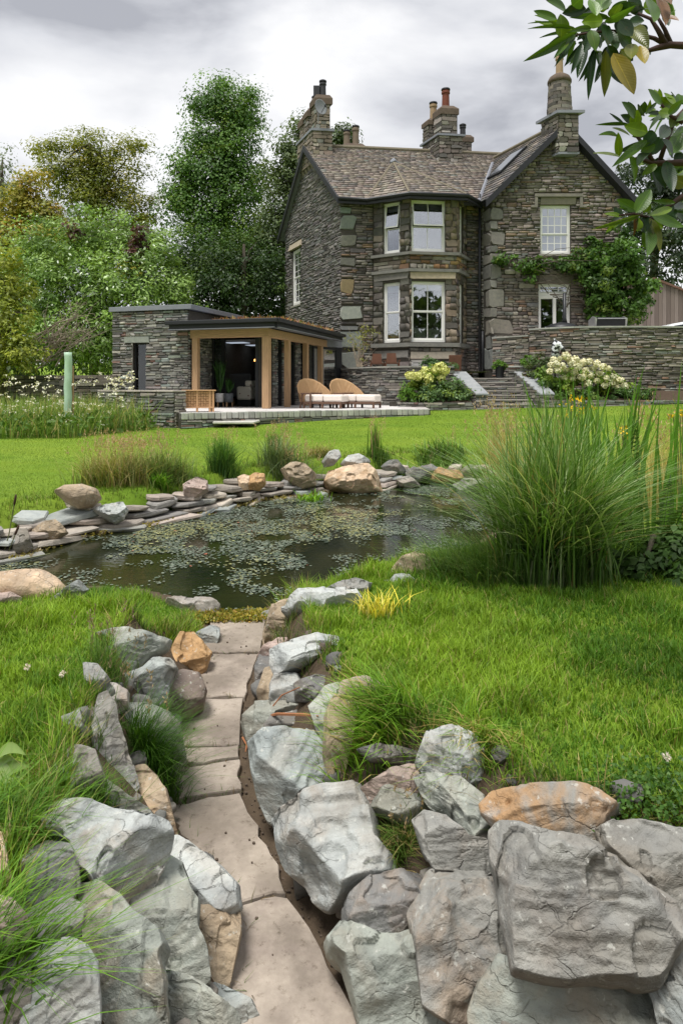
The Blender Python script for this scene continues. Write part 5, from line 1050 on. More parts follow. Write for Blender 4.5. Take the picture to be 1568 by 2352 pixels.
def leafquads(base, L, Wd, nrm, dirn):
    """one folded diamond per leaf"""
    d = dirn/np.linalg.norm(dirn, axis=1, keepdims=True); s = np.cross(d, nrm); s /= np.linalg.norm(s, axis=1, keepdims=True)+1e-9; n2 = np.cross(s, d)
    L = L[:, None]; Wd = Wd[:, None]
    v = np.stack([base, base+d*L*.5+s*Wd*.5+n2*Wd*.14, base+d*L, base+d*L*.5-s*Wd*.5+n2*Wd*.14], 1); return v.reshape(-1, 3), np.arange(len(base)*4).reshape(-1, 4)
dr_ = np.c_[RNG.normal(0, .7, n), RNG.normal(0, .7, n), RNG.uniform(.4, 1.2, n)]
V, f = leafquads(bp, RNG.uniform(.10, .22, n), RNG.uniform(.03, .07, n), RNG.normal(0, 1, (n, 3)), dr_)
pal = np.array([(.40, .19, .11), (.34, .24, .09), (.20, .22, .06), (.46, .28, .18), (.28, .13, .08)]); cs = pal[RNG.choice(5, n, p=[.3, .2, .2, .2, .1])]*RNG.uniform(.7, 1.3, (n, 1))
o = npobj('sedum_roof', V, f, M_LEAF, ann, cols=np.repeat(cs, 4, 0)); o['kind'] = 'stuff'
# link corridor with black framed door beside the house corner
lw = Wall(A2(-.05, 4.9), np.array([.02, 24.55]), (0, 0)); m = MB(); a, b = lw.u(719), lw.u(775); lw.box(m, 0, lw.L, 3.0, 3.25, -.1, .0); m.obj('link_lintel', M_LEAD, ann)
m = MB(); lw.box(m, a, a+.07, .9, 2.98, -.08, 0); lw.box(m, b-.07, b, .9, 2.98, -.08, 0); lw.box(m, a+.07, b-.07, 2.9, 2.98, -.08, 0); lw.box(m, b, lw.L, .9, 3.0, -.15, -.01); ld = m.obj('link_door', M_BLACK, ann)
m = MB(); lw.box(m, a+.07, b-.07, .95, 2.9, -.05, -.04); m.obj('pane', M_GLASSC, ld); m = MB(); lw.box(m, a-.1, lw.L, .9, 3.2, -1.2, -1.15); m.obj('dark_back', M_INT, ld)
m = MB(); lw.box(m, 0, a, .9, 3.0, -.15, -.02); m.obj('link_pier', M_STONE_O, ann, color=(.2, .2, .19))
# ---- things inside
gi = 'furniture inside the garden room'
def armchair(t, s, col, label):
    e = empty('armchair'); tag(e, label, 'armchair', gi); mt = simple('chair_cloth'+str(t), col, .9, .1, .3, 12, .1); z = FZ+.012
    w = lambda m, t0, t1, s0, s1, z0, z1: m.prism([A3(t0, s0, z0), A3(t1, s0, z0), A3(t1, s1, z0), A3(t0, s1, z0)], (0, 0, z1-z0))
    m = MB(); w(m, t+.3, t-.3, s-.3, s+.3, z+.22, z+.46); m.obj('seat', mt, e, bevel=.05)
    m = MB(); w(m, t+.34, t-.34, s-.38, s-.24, z+.25, z+1.02); m.obj('backrest', mt, e, bevel=.06)
    for k in (-1, 1): m = MB(); w(m, t+k*.34+.05, t+k*.34-.05, s-.24, s+.3, z+.25, z+.64); m.obj('armrest', mt, e, bevel=.03)
    for a in (-.26, .26):
        for b in (-.3, .24): m = MB(); m.tube([A3(t+a, s+b, z), A3(t+a, s+b, z+.23)], .02, 6); m.obj('leg', M_OAK, e)
armchair(2.55, 2.9, (.12, .115, .11), 'dim grey armchair behind the potted plants'); armchair(2.0, 2.9, (.11, .11, .115), 'dim grey armchair behind the patterned sofa')
sf = empty('sofa'); tag(sf, 'cream patterned sofa end just inside the glass doors', 'sofa', gi)
def pat_mat():
    t = NT('patterned_cloth'); p = t.pos(); v = t.n('ShaderNodeTexVoronoi', {'Vector': p, 'Scale': 9}).outputs[0]
    return t.done(t.bsdf(t.mix(t.rng(v, .18, .26), (.16, .07, .05), (.58, .56, .48)), .9, .1))
w = lambda m, t0, t1, s0, s1, z0, z1: m.prism([A3(t0, s0, z0), A3(t1, s0, z0), A3(t1, s1, z0), A3(t0, s1, z0)], (0, 0, z1-z0))
mp_ = pat_mat(); m = MB(); w(m, 1.78, 1.28, 1.75, 2.35, FZ+.20, FZ+.62); m.obj('seat', mp_, sf, bevel=.06); m = MB(); w(m, 1.50, 1.27, 1.76, 2.36, FZ+.62, FZ+.80); m.obj('cushion', mp_, sf, bevel=.05); m = MB(); w(m, 1.76, 1.30, 1.78, 2.33, FZ+.02, FZ+.19); m.obj('base', M_BLACK, sf)
for i, (x, y, Y, r, lb) in enumerate([(526, 828, 22.5, .05, 'small glowing lamp low in the room'), (556, 808, 23.6, .07, 'upper amber glass pendant lamp'), (548, 820, 23.6, .10, 'lower amber glass pendant lamp'), (595-9, 827, 22.5, .04, 'small glowing lamp near the door frame')]):
    p_ = W(x, y, Y); e = empty('pendant_lamp' if i in (1, 2) else 'lamp'); tag(e, lb, 'lamp', 'lamps in the garden room'); m = MB(); m.lathe(p_, [(.02, r), (r, .4*r), (r, -.4*r), (.03, -r)], 10); m.obj('globe', M_LAMP, e)
    m = MB(); m.tube([p_+(0, 0, r), np.array([p_[0], p_[1], 3.01])], .008, 5) if i in (1, 2) else m.tube([p_-(0, 0, r), np.array([p_[0], p_[1], FZ+.02])], .02, 6); m.obj('cord' if i in (1, 2) else 'stand', M_BLACK, e)
p_ = np.array([*(A2(4.05, 1.0)), 2.05]); e = empty('wall_lamp'); tag(e, 'glowing bulb seen through the slot window', 'lamp'); m = MB(); m.lathe(p_, [(.02, .09), (.055, .03), (.05, -.05), (.02, -.09)], 10); m.obj('bulb', M_LAMP, e); m = MB(); m.tube([p_+(0, 0, .09), p_+(0, 0, 1.2)], .008, 5); m.obj('cord', M_BLACK, e)
# glowing strips stand in for roof light reflected on the ceiling
for i, (t0, s0, lb) in enumerate([(2.6, 2.1, 'nearer glowing strip of reflected roof light on the room ceiling'), (2.3, 3.5, 'farther glowing strip of reflected roof light on the room ceiling')]):
    m = MB(); w(m, t0, t0-.9, s0, s0+.5, 3.0, 3.012); tag(m.obj('ceiling_reflection', emis('reflection_strip', (.75, .85, 1), .35)), lb, 'reflected light')
def pottedplant(t, s, h, potc, label, blades):
    e = empty('potted_plant'); tag(e, label, 'potted plant', 'potted plants by the doors'); q = A3(t, s, FZ+.003)
    m = MB(); m.lathe(q+(0, 0, .14), [(.10, 0), (.125, .02), (.14, .26), (.12, .27)], 14); m.obj('pot', simple('pot'+str(t), potc, .5, .3, .05, 5, 0), e, smooth=True)
    for k in range(3): a = k*2.1; m = MB(); m.tube([q+(math.cos(a)*.11, math.sin(a)*.11, 0), q+(math.cos(a)*.10, math.sin(a)*.10, .16)], .014, 6); m.obj('leg', M_OAK, e)
    n = blades; rg = np.random.default_rng(int(t*100)); b = np.tile(q+(0, 0, .40), (n, 1))+np.c_[rg.normal(0, .03, (n, 2)), np.zeros(n)]
    d = np.c_[rg.normal(0, .16, (n, 2)), np.ones(n)]; V, f = leafquads(b+np.c_[np.zeros((n, 2)), rg.uniform(0, h*.45, n)], rg.uniform(.35, .6, n)*h, np.full(n, .06), rg.normal(0, 1, (n, 3)), d)
    npobj('leaves', V, f, M_LEAF, e, cols=np.repeat(np.array([[.05, .13, .03]])*rg.uniform(.6, 1.5, (n, 1)), 4, 0))
pottedplant(1.93, .95, 1.15, (.62, .60, .58), 'tall leafy plant in a white pot at the open doors', 60); pottedplant(1.66, 1.0, .55, (.10, .11, .12), 'small bushy plant in a dark pot at the open doors', 50)
# ------------------------------------------------------------------ terrace
ter = empty('terrace'); tag(ter, 'raised pale stone terrace edged with grey setts', 'terrace')
TE = [wpt(416, 949, FZ), wpt(500, 947.5, FZ), wpt(600, 945.5, FZ), wpt(700, 943.5, FZ), wpt(800, 942, FZ), wpt(900, 940.8, FZ), wpt(988, 940, FZ)]
wa, wb = np.array([(228-784)/F*17.6, 17.6]), np.array([(401-784)/F*16.0, 16.0])
back = [(2.6, 22.0), (.1, 25.0), tuple(A2(.5, 6)), tuple(A2(2.4, .5)), tuple(A2(2.4, -.1)), tuple(A2(4.9, -.1)), (wa[0], wa[1]+.25), (wb[0]-.02, wb[1]+.25)]
tp = [np.array(p) for p in TE+back]; m = MB(); m.prism([np.array([*p, .3]) for p in tp], (0, 0, FZ-.304)); 
tm = m.obj('terrace_base', M_MORTAR, ter)
M_PAVE = simple('pale_paving', (.60, .57, .55), .8, .25, .08, 3, .2, 40)
# paving slabs laid in rows
xsr = np.arange(-5.2, 3.0, .9); k = 0; pm = None
ctp = [tuple(p) for p in tp]
for r_, yy in enumerate(np.arange(15.6, 24.8, .6)):
    for xx in np.arange(-6+(r_ % 2)*.45, 3, .9):
        c = np.array([[xx+g*.9, yy+h*.6] for g in (.02, .5, .98) for h in (.03, .5, .97)])
        if not inpoly(c, ctp).all(): continue
        m = MB(); m.box(xx+.006, xx+.894, yy+.006, yy+.594, FZ-.03, FZ+random.uniform(-.001, .001)); m.obj('paving_slab', M_PAVE, ter)
m = MB(); m.add([np.array([*p, FZ-.003]) for p in tp], [tuple(range(len(tp)))]); m.obj('paving_bed', simple('paving_joint', (.44, .41, .39), .9, .1, .1, 4, .2), ter)
rg = np.random.default_rng(51); cum = np.concatenate([[0], np.cumsum([np.hypot(b[0]-a[0], b[1]-a[1]) for a, b in zip(TE[:-1], TE[1:])])]); s_ = 0
ts = Pieces(ter, M_STONE_O, M_STONE_A)
def along(s): return np.array([np.interp(s, cum, [p[0] for p in TE]), np.interp(s, cum, [p[1] for p in TE])])
while s_ < cum[-1]-.1:
    l = rg.uniform(.135, .165); A, B = along(s_), along(s_+l); w_ = Wall(A, B, (0, 0)); m = MB()
    w_.box(m, .006, l-.006, FZ-.15+rg.normal(0, .004), FZ+.012+rg.normal(0, .003), -.14, .03+rg.normal(0, .006)); m.obj('sett', M_ASHLAR_O, ter, color=np.array([.33, .335, .32])*rg.uniform(.75, 1.25), bevel=.018); s_ += l
for k in range(14):
    A, B = along(cum[-1]*k/14), along(cum[-1]*(k+1)/14); w_ = Wall(A, B, (0, 0)); zl = gz(*((A+B)/2+w_.n*.05))-.05
    if zl < FZ-.17: rubble(ts, w_, zl, FZ-.16, (0, w_.L), [], (.05, .09), (.15, .45), .05, PALA, rg, .01, .2)
ts.finish(300)
m = MB(); a = wpt(480, 970, .80); m.hexa([(a[0], 15.75, .74), (a[0]+.95, 15.7, .74), (a[0]+1.0, 16.5, .74), (a[0]-.1, 16.3, .74), (a[0], 15.75, .79), (a[0]+.95, 15.7, .79), (a[0]+1.0, 16.5, .79), (a[0]-.1, 16.3, .79)]); tag(m.obj('stone_step', M_ASHLAR_O, color=(.40, .40, .37), bevel=.012), 'pale slate step in the lawn below the terrace', 'step')
# low wall left of the terrace
lwl = empty('low_wall'); tag(lwl, 'low dry-stone wall with slab coping beside the wooden chest', 'wall')
lw_ = Wall(wa, wb, (-3, 0)); lp = Pieces(lwl, M_STONE_O, M_STONE_A)
m = MB(); core(m, lw_, 0, lw_.L, .3, 1.47, [], .32); m.obj('wall_core', M_MORTAR, lwl)
rubble(lp, lw_, .55, 1.46, (0, lw_.L), [], (.045, .085), (.15, .4), .05, PALA, np.random.default_rng(52), .009, .2)
le_ = Wall(wb, wb-lw_.n*.32, tuple(wb+lw_.e*3)); rubble(lp, le_, .55, 1.46, (0, le_.L), [], (.05, .1), (.12, .25), .04, [((.34, .32, .28), 1), ((.25, .24, .22), 1)], np.random.default_rng(53), .009, .2); lp.finish(300)
for k in range(5): m = MB(); lw_.box(m, lw_.L*k/5+.008, lw_.L*(k+1)/5-.008, 1.472, 1.515, -.36, .06); m.obj('coping_slab', M_ASHLAR_O, lwl, color=np.array([.36, .33, .30])*random.uniform(.9, 1.1), bevel=.008)
# woven oak chest
ch = empty('wooden_chest'); tag(ch, 'oak chest with basket-weave front at the terrace edge', 'chest')
ca_, cb_ = np.array([*wpt(420, 945.5, FZ)]), np.array([0, 0.]); ca_ = np.array([(421-784)/F*16.35, 16.35]); cb_ = np.array([(492-784)/F*16.55, 16.55]); cw = Wall(ca_, cb_, (-2, 0)); L_ = cw.L; z = FZ+.004
M_CH = simple('chest_oak', (.55, .32, .17), .55, .3, .18, 6, .2, 30)
m = MB(); cw.box(m, -.03, L_+.04, z+.50, z+.53, -.42, .03); m.obj('lid', M_CH, ch, bevel=.006)
m = MB(); cw.box(m, .0, L_, z+.10, z+.50, -.40, -.03); m.obj('carcass', simple('chest_dark', (.22, .12, .06), .7, .2, .2, 6, 0), ch)
for u in (0, .30, .60, L_-.05): m = MB(); cw.box(m, u, u+.05, z, z+.50, -.05, .004); m.obj('stile', M_CH, ch)
for u in (0, L_-.05): m = MB(); cw.box(m, u, u+.05, z, z+.5, -.40, -.35); m.obj('leg', M_CH, ch)
m = MB(); cw.box(m, 0, L_, z+.09, z+.13, -.05, .012); m.obj('bottom_rail', M_CH, ch)
M_WV = [simple('weave_a', (.56, .33, .18), .6, .3, .12, 8, .1), simple('weave_b', (.44, .25, .13), .6, .3, .12, 8, .1)]
for p0, p1 in ((.05, .30), (.35, .60), (.65, L_-.05)):
    nu = max(2, int((p1-p0)/.058)); nz = 6; du = (p1-p0)/nu; dz = .355/nz
    for i in range(nu):
        for j in range(nz): m = MB(); o_ = (i+j) % 2; cw.box(m, p0+i*du+.004, p0+(i+1)*du-.004, z+.135+j*dz+.004, z+.135+(j+1)*dz-.004, -.03, -.012+.014*o_); m.obj('woven_slat', M_WV[o_], ch)
# ------------------------------------------------------------------ sun loungers
M_RATT = None
def rattan():
    t = NT('rattan'); p = t.n('ShaderNodeTexCoord').outputs['UV']; q = t.objp()
    w1 = t.n('ShaderNodeTexWave', {'Vector': q, 'Scale': 26, 'Distortion': .6}, wave_type='BANDS', bands_direction='Z').outputs[0]; w2 = t.n('ShaderNodeTexWave', {'Vector': q, 'Scale': 20, 'Distortion': .5}, wave_type='BANDS', bands_direction='Y').outputs[0]
    c = t.mix(t.math('MULTIPLY', w1, w2), (.44, .27, .14), (.66, .44, .25)); return t.done(t.bsdf(c, .65, .25, t.bump(t.math('MULTIPLY', w1, w2), .6, .01)))
M_RATT = rattan(); M_LWOOD = simple('dark_teak', (.135, .075, .05), .55, .3, .25, 9, .15, 40); M_CUS = simple('cream_canvas', (.80, .72, .66), .9, .1, .04, 5, .15, 90)
def lounger(x, y, label):
    e = empty('sun_lounger'); tag(e, label, 'sun lounger', 'rattan sun loungers'); base = np.array(wpt(x, y, FZ)); d = np.array([.93, -.37]); n = np.array([.37, .93])
    def L3(a, b, z): q = base+.88*(d*a+n*b); return np.array([q[0], q[1], FZ+.003+z*.92])
    def bx(nm, a0, a1, b0, b1, z0, z1, mt, bev=.01):
        m = MB(); m.prism([L3(a0, b0, z0), L3(a1, b0, z0), L3(a1, b1, z0), L3(a0, b1, z0)], (0, 0, z1-z0)); return m.obj(nm, mt, e, bevel=bev)
    bx('seat_frame', .0, 1.34, 0, .72, .13, .19, M_LWOOD); 
    for a in (.02, .66, 1.28):
        for b in (0.0, .66): bx('leg', a, a+.06, b, b+.06, 0, .13, M_LWOOD, .006)
    bx('seat_cushion', .06, .70, .03, .69, .192, .40, M_CUS, .05); bx('foot_cushion', .71, 1.36, .02, .70, .192, .40, M_CUS, .05)
    for b in (-.05, .72):
        m = MB(); m.tube([L3(-.06, b+.02, 0), L3(.02, b+.02, .43)], .028, 6); m.tube([L3(.30, b+.02, 0), L3(.30, b+.02, .43)], .028, 6); m.obj('arm_leg', M_LWOOD, e); bx('armrest', -.04, .36, b-.015, b+.055, .43, .47, M_LWOOD)
    m = MB(); nu, nv = 22, 12; V = []; sk_ = [0, .15, .3, .45, .6, .75, .9, 1]
    for lay in (0, .022):
        for i in range(nu+1):
            s_ = i/nu; A_ = np.interp(s_, sk_, [.02, -.10, -.15, -.10, .06, .30, .58, .72]); B_ = np.interp(s_, sk_, [-.04, .06, .34, .62, .78, .82, .80, .76]); T_ = np.interp(s_, sk_, [.46, .70, .86, .93, .90, .78, .58, .44])
            for j in range(nv+1):
                v = j/nv; V.append(L3(A_-(.10*v+lay)*(1 if s_ < .5 else .3), B_+(.09*v+lay)*(s_-.25), .19+(T_-.19)*v))
    f = []; k = (nu+1)*(nv+1)
    for o_ in (0, k):
        for i in range(nu):
            for j in range(nv): f.append((o_+i*(nv+1)+j, o_+(i+1)*(nv+1)+j, o_+(i+1)*(nv+1)+j+1, o_+i*(nv+1)+j+1))
    for i in range(nu): a = i*(nv+1)+nv; f.append((a, a+nv+1, k+a+nv+1, k+a))
    m.add(V, f); m.obj('backrest', M_RATT, e, smooth=True)
lounger(694, 937.5, 'rattan sun lounger with cream cushion next to the oak posts'); lounger(769, 937.0, 'rattan sun lounger with cream cushion nearer the retaining wall')
# ------------------------------------------------------------------ retaining walls, steps, planters
PALT = [((.19, .185, .175), 4), ((.25, .24, .22), 3), ((.14, .14, .135), 3), ((.31, .30, .27), 1.2), ((.20, .22, .21), 1.5)]
PALU = [((.20, .185, .165), 4), ((.26, .24, .21), 3), ((.145, .14, .13), 3), ((.33, .31, .27), 1.4), ((.23, .245, .225), 1.5), ((.25, .17, .13), .5)]
class Curve:
    def __init__(s, X, Y):
        s.p = np.c_[X, Y]; s.c = np.concatenate([[0], np.cumsum(np.linalg.norm(np.diff(s.p, axis=0), axis=1))]); s.L = s.c[-1]
        t = np.gradient(s.p, axis=0); t /= np.linalg.norm(t, axis=1, keepdims=True); s.n = np.c_[t[:, 1], -t[:, 0]]
        if s.n[len(X)//2, 1] > 0: s.n = -s.n
    def P(s, u, z, d=0.0):
        q = [np.interp(u, s.c, s.p[:, i])+d*np.interp(u, s.c, s.n[:, i]) for i in (0, 1)]; return np.array([q[0], q[1], z])
def curve_wall(name, label, pts, z0, z1, pal, seed, thick=.3, coping=True, ccol=(.27, .27, .25), rows=(.055, .11), wid=(.18, .45), n=16, cth=.05):
    e = empty(name); tag(e, label, 'wall'); pts = np.array(pts, float); c = np.concatenate([[0], np.cumsum(np.linalg.norm(np.diff(pts, axis=0), axis=1))])
    # smooth by Catmull sampling
    S = np.linspace(0, c[-1], n+1); X = np.interp(S, c, pts[:, 0]); Y = np.interp(S, c, pts[:, 1])
    for _ in range(2): X[1:-1] = (X[:-2]+2*X[1:-1]+X[2:])/4; Y[1:-1] = (Y[:-2]+2*Y[1:-1]+Y[2:])/4
    pc = Pieces(e, M_STONE_O, M_STONE_A); rg = np.random.default_rng(seed); m = MB(); cw_ = Curve(X, Y)
    rubble(pc, cw_, z0, z1-.01, (0, cw_.L), [], rows, wid, .045, pal, rg, .009, .45)
    for i in range(n):
        w_ = Wall((X[i], Y[i]), (X[i+1], Y[i+1]), (X[i], 0)); core(m, w_, -.01, w_.L+.01, z0, z1-.01, [], thick)
    if coping:
        k = max(2, int(cw_.L/.7))
        for i in range(k):
            q = MB(); us = np.linspace(cw_.L*i/k+.004, cw_.L*(i+1)/k-.004, 4); fr = [cw_.P(u, z1, .07) for u in us]; bk_ = [cw_.P(u, z1, -thick-.04) for u in us[::-1]]; q.prism(fr+bk_, (0, 0, cth)); q.obj('coping_slab', M_ASHLAR_O, e, color=np.array(ccol)*rg.uniform(.85, 1.15))
    m.obj('wall_core', M_MORTAR, e); pc.finish(300); return e
pv = lambda x, Y: ((x-CX)/F*Y, Y)
curve_wall('retaining_wall', 'curved slate retaining wall below the bay window', [pv(783, 24.6), pv(815, 23.6), pv(850, 22.8), pv(900, 22.2), pv(950, 21.95), pv(1000, 21.95), pv(1042, 22.2)], .75, 2.22, PALT, 61)
curve_wall('planter_wall', 'low slate planter wall in front of the round-leaved bush', [pv(912, 21.6), pv(914, 20.9), pv(935, 20.55), pv(1010, 20.4), pv(1092, 20.3)], .7, 1.14, PALA, 62, .25, False, rows=(.05, .09), n=10)
curve_wall('planter_wall', 'low slate planter wall behind the tall pond grass', [pv(1242, 20.2), pv(1320, 20.3), pv(1420, 20.4), pv(1530, 20.6), pv(1660, 21.0)], .7, 1.20, PALA, 63, .25, False, rows=(.05, .09), n=10)
curve_wall('patio_wall', 'high curved slate wall carrying the upper patio', [pv(1216, 23.0), pv(1260, 22.4), pv(1320, 22.05), pv(1400, 21.9), pv(1500, 21.9), pv(1620, 22.2), pv(1720, 22.6)], .75, 3.50, PALU, 64, .35, True, (.30, .31, .29), n=18)
curve_wall('stair_wall', 'lower curved slate wall beside the house corner and garden stairs', [pv(1132, 24.2), pv(1170, 23.6), pv(1215, 23.05)], .75, 3.30, PALU, 65, .3, True, n=6)
curve_wall('pedestal_wall', 'short slate pier at the head of the garden steps', [pv(1167, 22.5), pv(1200, 22.35), pv(1238, 22.3)], .75, 2.24, PALA, 66, .5, True, (.30, .31, .30), n=4)
# patio, bay terrace and beds: sheets of the setting
m = MB(); m.add([(*pv(1216, 23.3), 3.40), (*pv(1300, 22.5), 3.40), (*pv(1500, 22.3), 3.40), (*pv(1700, 22.9), 3.40), (*pv(1700, 34), 3.40), (5.5, 34, 3.40), (5.6, 25.0, 3.40)], [(0, 1, 2, 3, 4, 5, 6)]); tag(m.obj('upper_patio', M_PAVE), 'upper patio behind the high curved wall', 'patio', kind='structure')
m = MB(); m.add([(*pv(783, 24.9), 2.12), (*pv(850, 23.1), 2.12), (*pv(950, 22.25), 2.12), (*pv(1040, 22.5), 2.12), (*pv(1128, 23.5), 2.12), (5.3, 25.6, 2.12)], [(0, 1, 2, 3, 4, 5)]); tag(m.obj('bay_terrace', M_PAVE), 'narrow terrace under the bay window', 'terrace', kind='structure')
m = MB(); m.add([(*pv(914, 21.2), 1.12), (*pv(1010, 20.6), 1.12), (*pv(1090, 20.5), 1.12), (*pv(1060, 22.1), 1.35), (*pv(950, 21.9), 1.35)], [(0, 1, 2, 3, 4)]); tag(m.obj('flower_bed', M_DIRT), 'soil of the flower bed under the curved wall', 'flower bed', kind='structure')
m = MB(); m.add([(*pv(1244, 20.4), 1.16), (*pv(1420, 20.55), 1.16), (*pv(1530, 20.8), 1.16), (*pv(1655, 21.3), 1.16), (*pv(1700, 22.3), 1.5), (*pv(1400, 21.8), 1.5), (*pv(1230, 22.3), 1.5)], [(0, 1, 2, 3, 4, 5, 6)]); tag(m.obj('flower_bed', M_DIRT), 'soil of the flower bed below the patio wall', 'flower bed', kind='structure')
# steps with sloping flank copings
st = empty('garden_steps'); tag(st, 'slate garden steps between two sloping pale copings', 'steps'); rg = np.random.default_rng(67); sp = Pieces(st, M_STONE_O, M_STONE_A)
for k in range(8):
    Y = 20.35+.30*k; z0 = .80+.135*k; A, B = np.array(pv(1088, 20.3)), np.array(pv(1246, 20.2)); sh = .22*k*.3
    A = np.array([A[0]-.03*k, Y]); B = np.array([B[0]-.03*k, Y]); w_ = Wall(A, B, (3, 0)); m = MB(); w_.box(m, 0, w_.L, .6, z0+.13, -.32, -.01); m.obj('riser_core', M_MORTAR, st); rubble(sp, w_, z0-.02, z0+.095, (0, w_.L), [], (.05, .11), (.2, .45), .03, PALT, rg, .008, .2)
    n_ = 3
    for j in range(n_): m = MB(); w_.box(m, w_.L*j/n_+.004, w_.L*(j+1)/n_-.004, z0+.10, z0+.142, -.34, .035); m.obj('tread', M_ASHLAR_O, st, color=np.array([.25, .235, .22])*rg.uniform(.85, 1.15), bevel=.006)
sp.finish(300)
for nm, (a0, a1, b0, b1), lb in (('flank', (1034, 1070, 1093, 1122), 'left'), ('flank', (1180, 1223, 1240, 1274), 'right')):
    yt, yb = 22.35, 20.45
    p = [W(a0, 857, yt), W(a1, 857, yt), W(b1, 908, yb), W(b0, 908, yb)]; e = empty('sloping_flank_wall'); tag(e, 'sloping flank wall with pale slab coping, %s of the garden steps' % ('bush side' if lb == 'left' else 'hydrangea side'), 'wall', 'flank walls of the steps')
    m = MB(); m.prism([q+(0, 0, .003) for q in p], (0, 0, .055)); m.obj('coping_slab', M_ASHLAR_O, e, color=(.235, .25, .265), bevel=.006)
    m = MB(); c = sum(p)/4; pi = [c+(q-c)*.94 for q in p]; m.hexa([np.array([q[0], q[1], .7]) for q in pi]+pi); m.obj('wall_core', M_MORTAR, e)
    pc = Pieces(e, M_STONE_O, M_STONE_A)
    w_ = Wall(pi[3][:2], pi[2][:2], (3, 0)); rubble(pc, w_, .75, pi[3][2]-.02, (0, w_.L), [], (.05, .1), (.15, .4), .03, PALT, rg, .008, .2)
    w_ = Wall(pi[0][:2], pi[3][:2], (-6, 20))
    for z_ in np.arange(.8, 2.0, .09):
        k_ = np.clip((z_-pi[3][2])/(pi[0][2]-pi[3][2]), 0, 1); rubble(pc, w_, z_, z_+.088, (0, w_.L*(1-k_)), [], (.086, .09), (.2, .4), .03, PALT, rg, .008, 0)
    pc.finish(300)
# ------------------------------------------------------------------ foliage helpers
def crown_mesh(blobs, n, size, pal, rg, clump=.45, k_cl=None, asp=.5, droop=0.0, shell=.75, mat=None, flat=.5, zmin=None, gain=1.45):
    """leaf-sized folded faces gathered in clumps that fill and ruffle the crown's volume"""
    B = []
    for (x, y, Y, rx, ry) in blobs: B.append((W(x, y, Y), np.array([rx/F*Y, (rx+ry)*.5/F*Y, ry/F*Y])))
    vol = np.array([np.prod(b[1])**(2/3) for b in B]); vol /= vol.sum(); K = k_cl or max(20, int(n/45))
    bi = rg.choice(len(B), K, p=vol); d = rg.normal(0, 1, (K, 3)); d /= np.linalg.norm(d, axis=1, keepdims=True); r = np.clip(rg.beta(3, 1.1, K)*1.06, .15, 1.12)
    r = np.where(rg.random(K) < shell, r, rg.random(K)*.8)
    cen = np.array([B[i][0] for i in bi]); rad = np.array([B[i][1] for i in bi]); C = cen+d*rad*r[:, None]
    csz = clump*rg.uniform(.5, 1.3, K); ci = rg.integers(0, K, n)
    off = rg.normal(0, 1, (n, 3)); off /= np.maximum(1, np.linalg.norm(off, axis=1, keepdims=True)/1.55); off = off*np.array([1, 1, .62]); P = C[ci]+off*csz[ci][:, None]*.5
    if zmin is not None: ok = P[:, 2] > zmin; P, ci, off = P[ok], ci[ok], off[ok]; n = len(P)
    out = d[ci]*.45+off*.75+rg.normal(0, .38, (n, 3)); nrm = out+np.array([0, 0, flat+.25]); nrm /= np.linalg.norm(nrm, axis=1, keepdims=True)
    dr = rg.normal(0, 1, (n, 3))+d[ci]*.8-np.array([0, 0, droop]); dr -= nrm*(dr*nrm).sum(1, keepdims=True)
    L = size*rg.uniform(.6, 1.4, n); V, f = leafquads(P, L, L*asp*rg.uniform(.7, 1.3, n), nrm, dr)
    pc, pw = zip(*pal); pc = np.array(pc); pw = np.array(pw)/sum(pw); ck = pc[rg.choice(len(pc), K, p=pw)]*rg.uniform(.72, 1.3, (K, 1)); lk = pc[rg.choice(len(pc), n, p=pw)]
    col = lerp(ck[ci], lk, .22)*rg.uniform(.85, 1.16, (n, 1))*gain
    return V, f, np.repeat(col, 4, 0), C
def limbs(m, base, tops, r0, rg, k=6):
    base = np.array(base, float)
    for t in tops:
        t = np.array(t); mid = lerp(base, t, .5)+rg.normal(0, .12, 3)*np.linalg.norm(t-base)*.25; mid[2] += .1*np.linalg.norm(t-base)
        m.tube([base, lerp(base, mid, .5)+rg.normal(0, .03, 3), mid, lerp(mid, t, .6), t], [r0, r0*.7, r0*.5, r0*.3, r0*.1], k)
def tree(name, label, cat, trunk, blobs, n, size, pal, seed, tr=.2, group=None, nl=14, bark=None, **k):
    rg = np.random.default_rng(seed); e = empty(name); tag(e, label, cat, group); mt = k.pop('mat', None) or M_LEAF
    V, f, c, C = crown_mesh(blobs, n, size, pal, rg, **k); npobj('crown', V, f, mt, e, cols=c)
    m = MB(); p0 = np.array(trunk[0], float); pts = [np.array(p, float) for p in trunk]
    m.tube(pts, [tr*(1-.7*i/(len(pts)-1)) for i in range(len(pts))], 8)
    for i in rg.choice(len(C), min(nl, len(C)), replace=False): q = lerp(pts[0], pts[-1], rg.uniform(.35, 1)); limbs(m, q, [C[i]], tr*.35, rg, 5)
    m.obj('trunk', bark or M_BARK, e, smooth=True); return e
def gp(x, Y): X = (x-CX)/F*Y; return np.array([X, Y, gz(X, Y)-.05])
GT = 'trees behind the house and garden room'
OAK = [((.055, .115, .02), 4), ((.085, .16, .028), 3), ((.03, .07, .014), 2.5), ((.13, .19, .03), 1)]
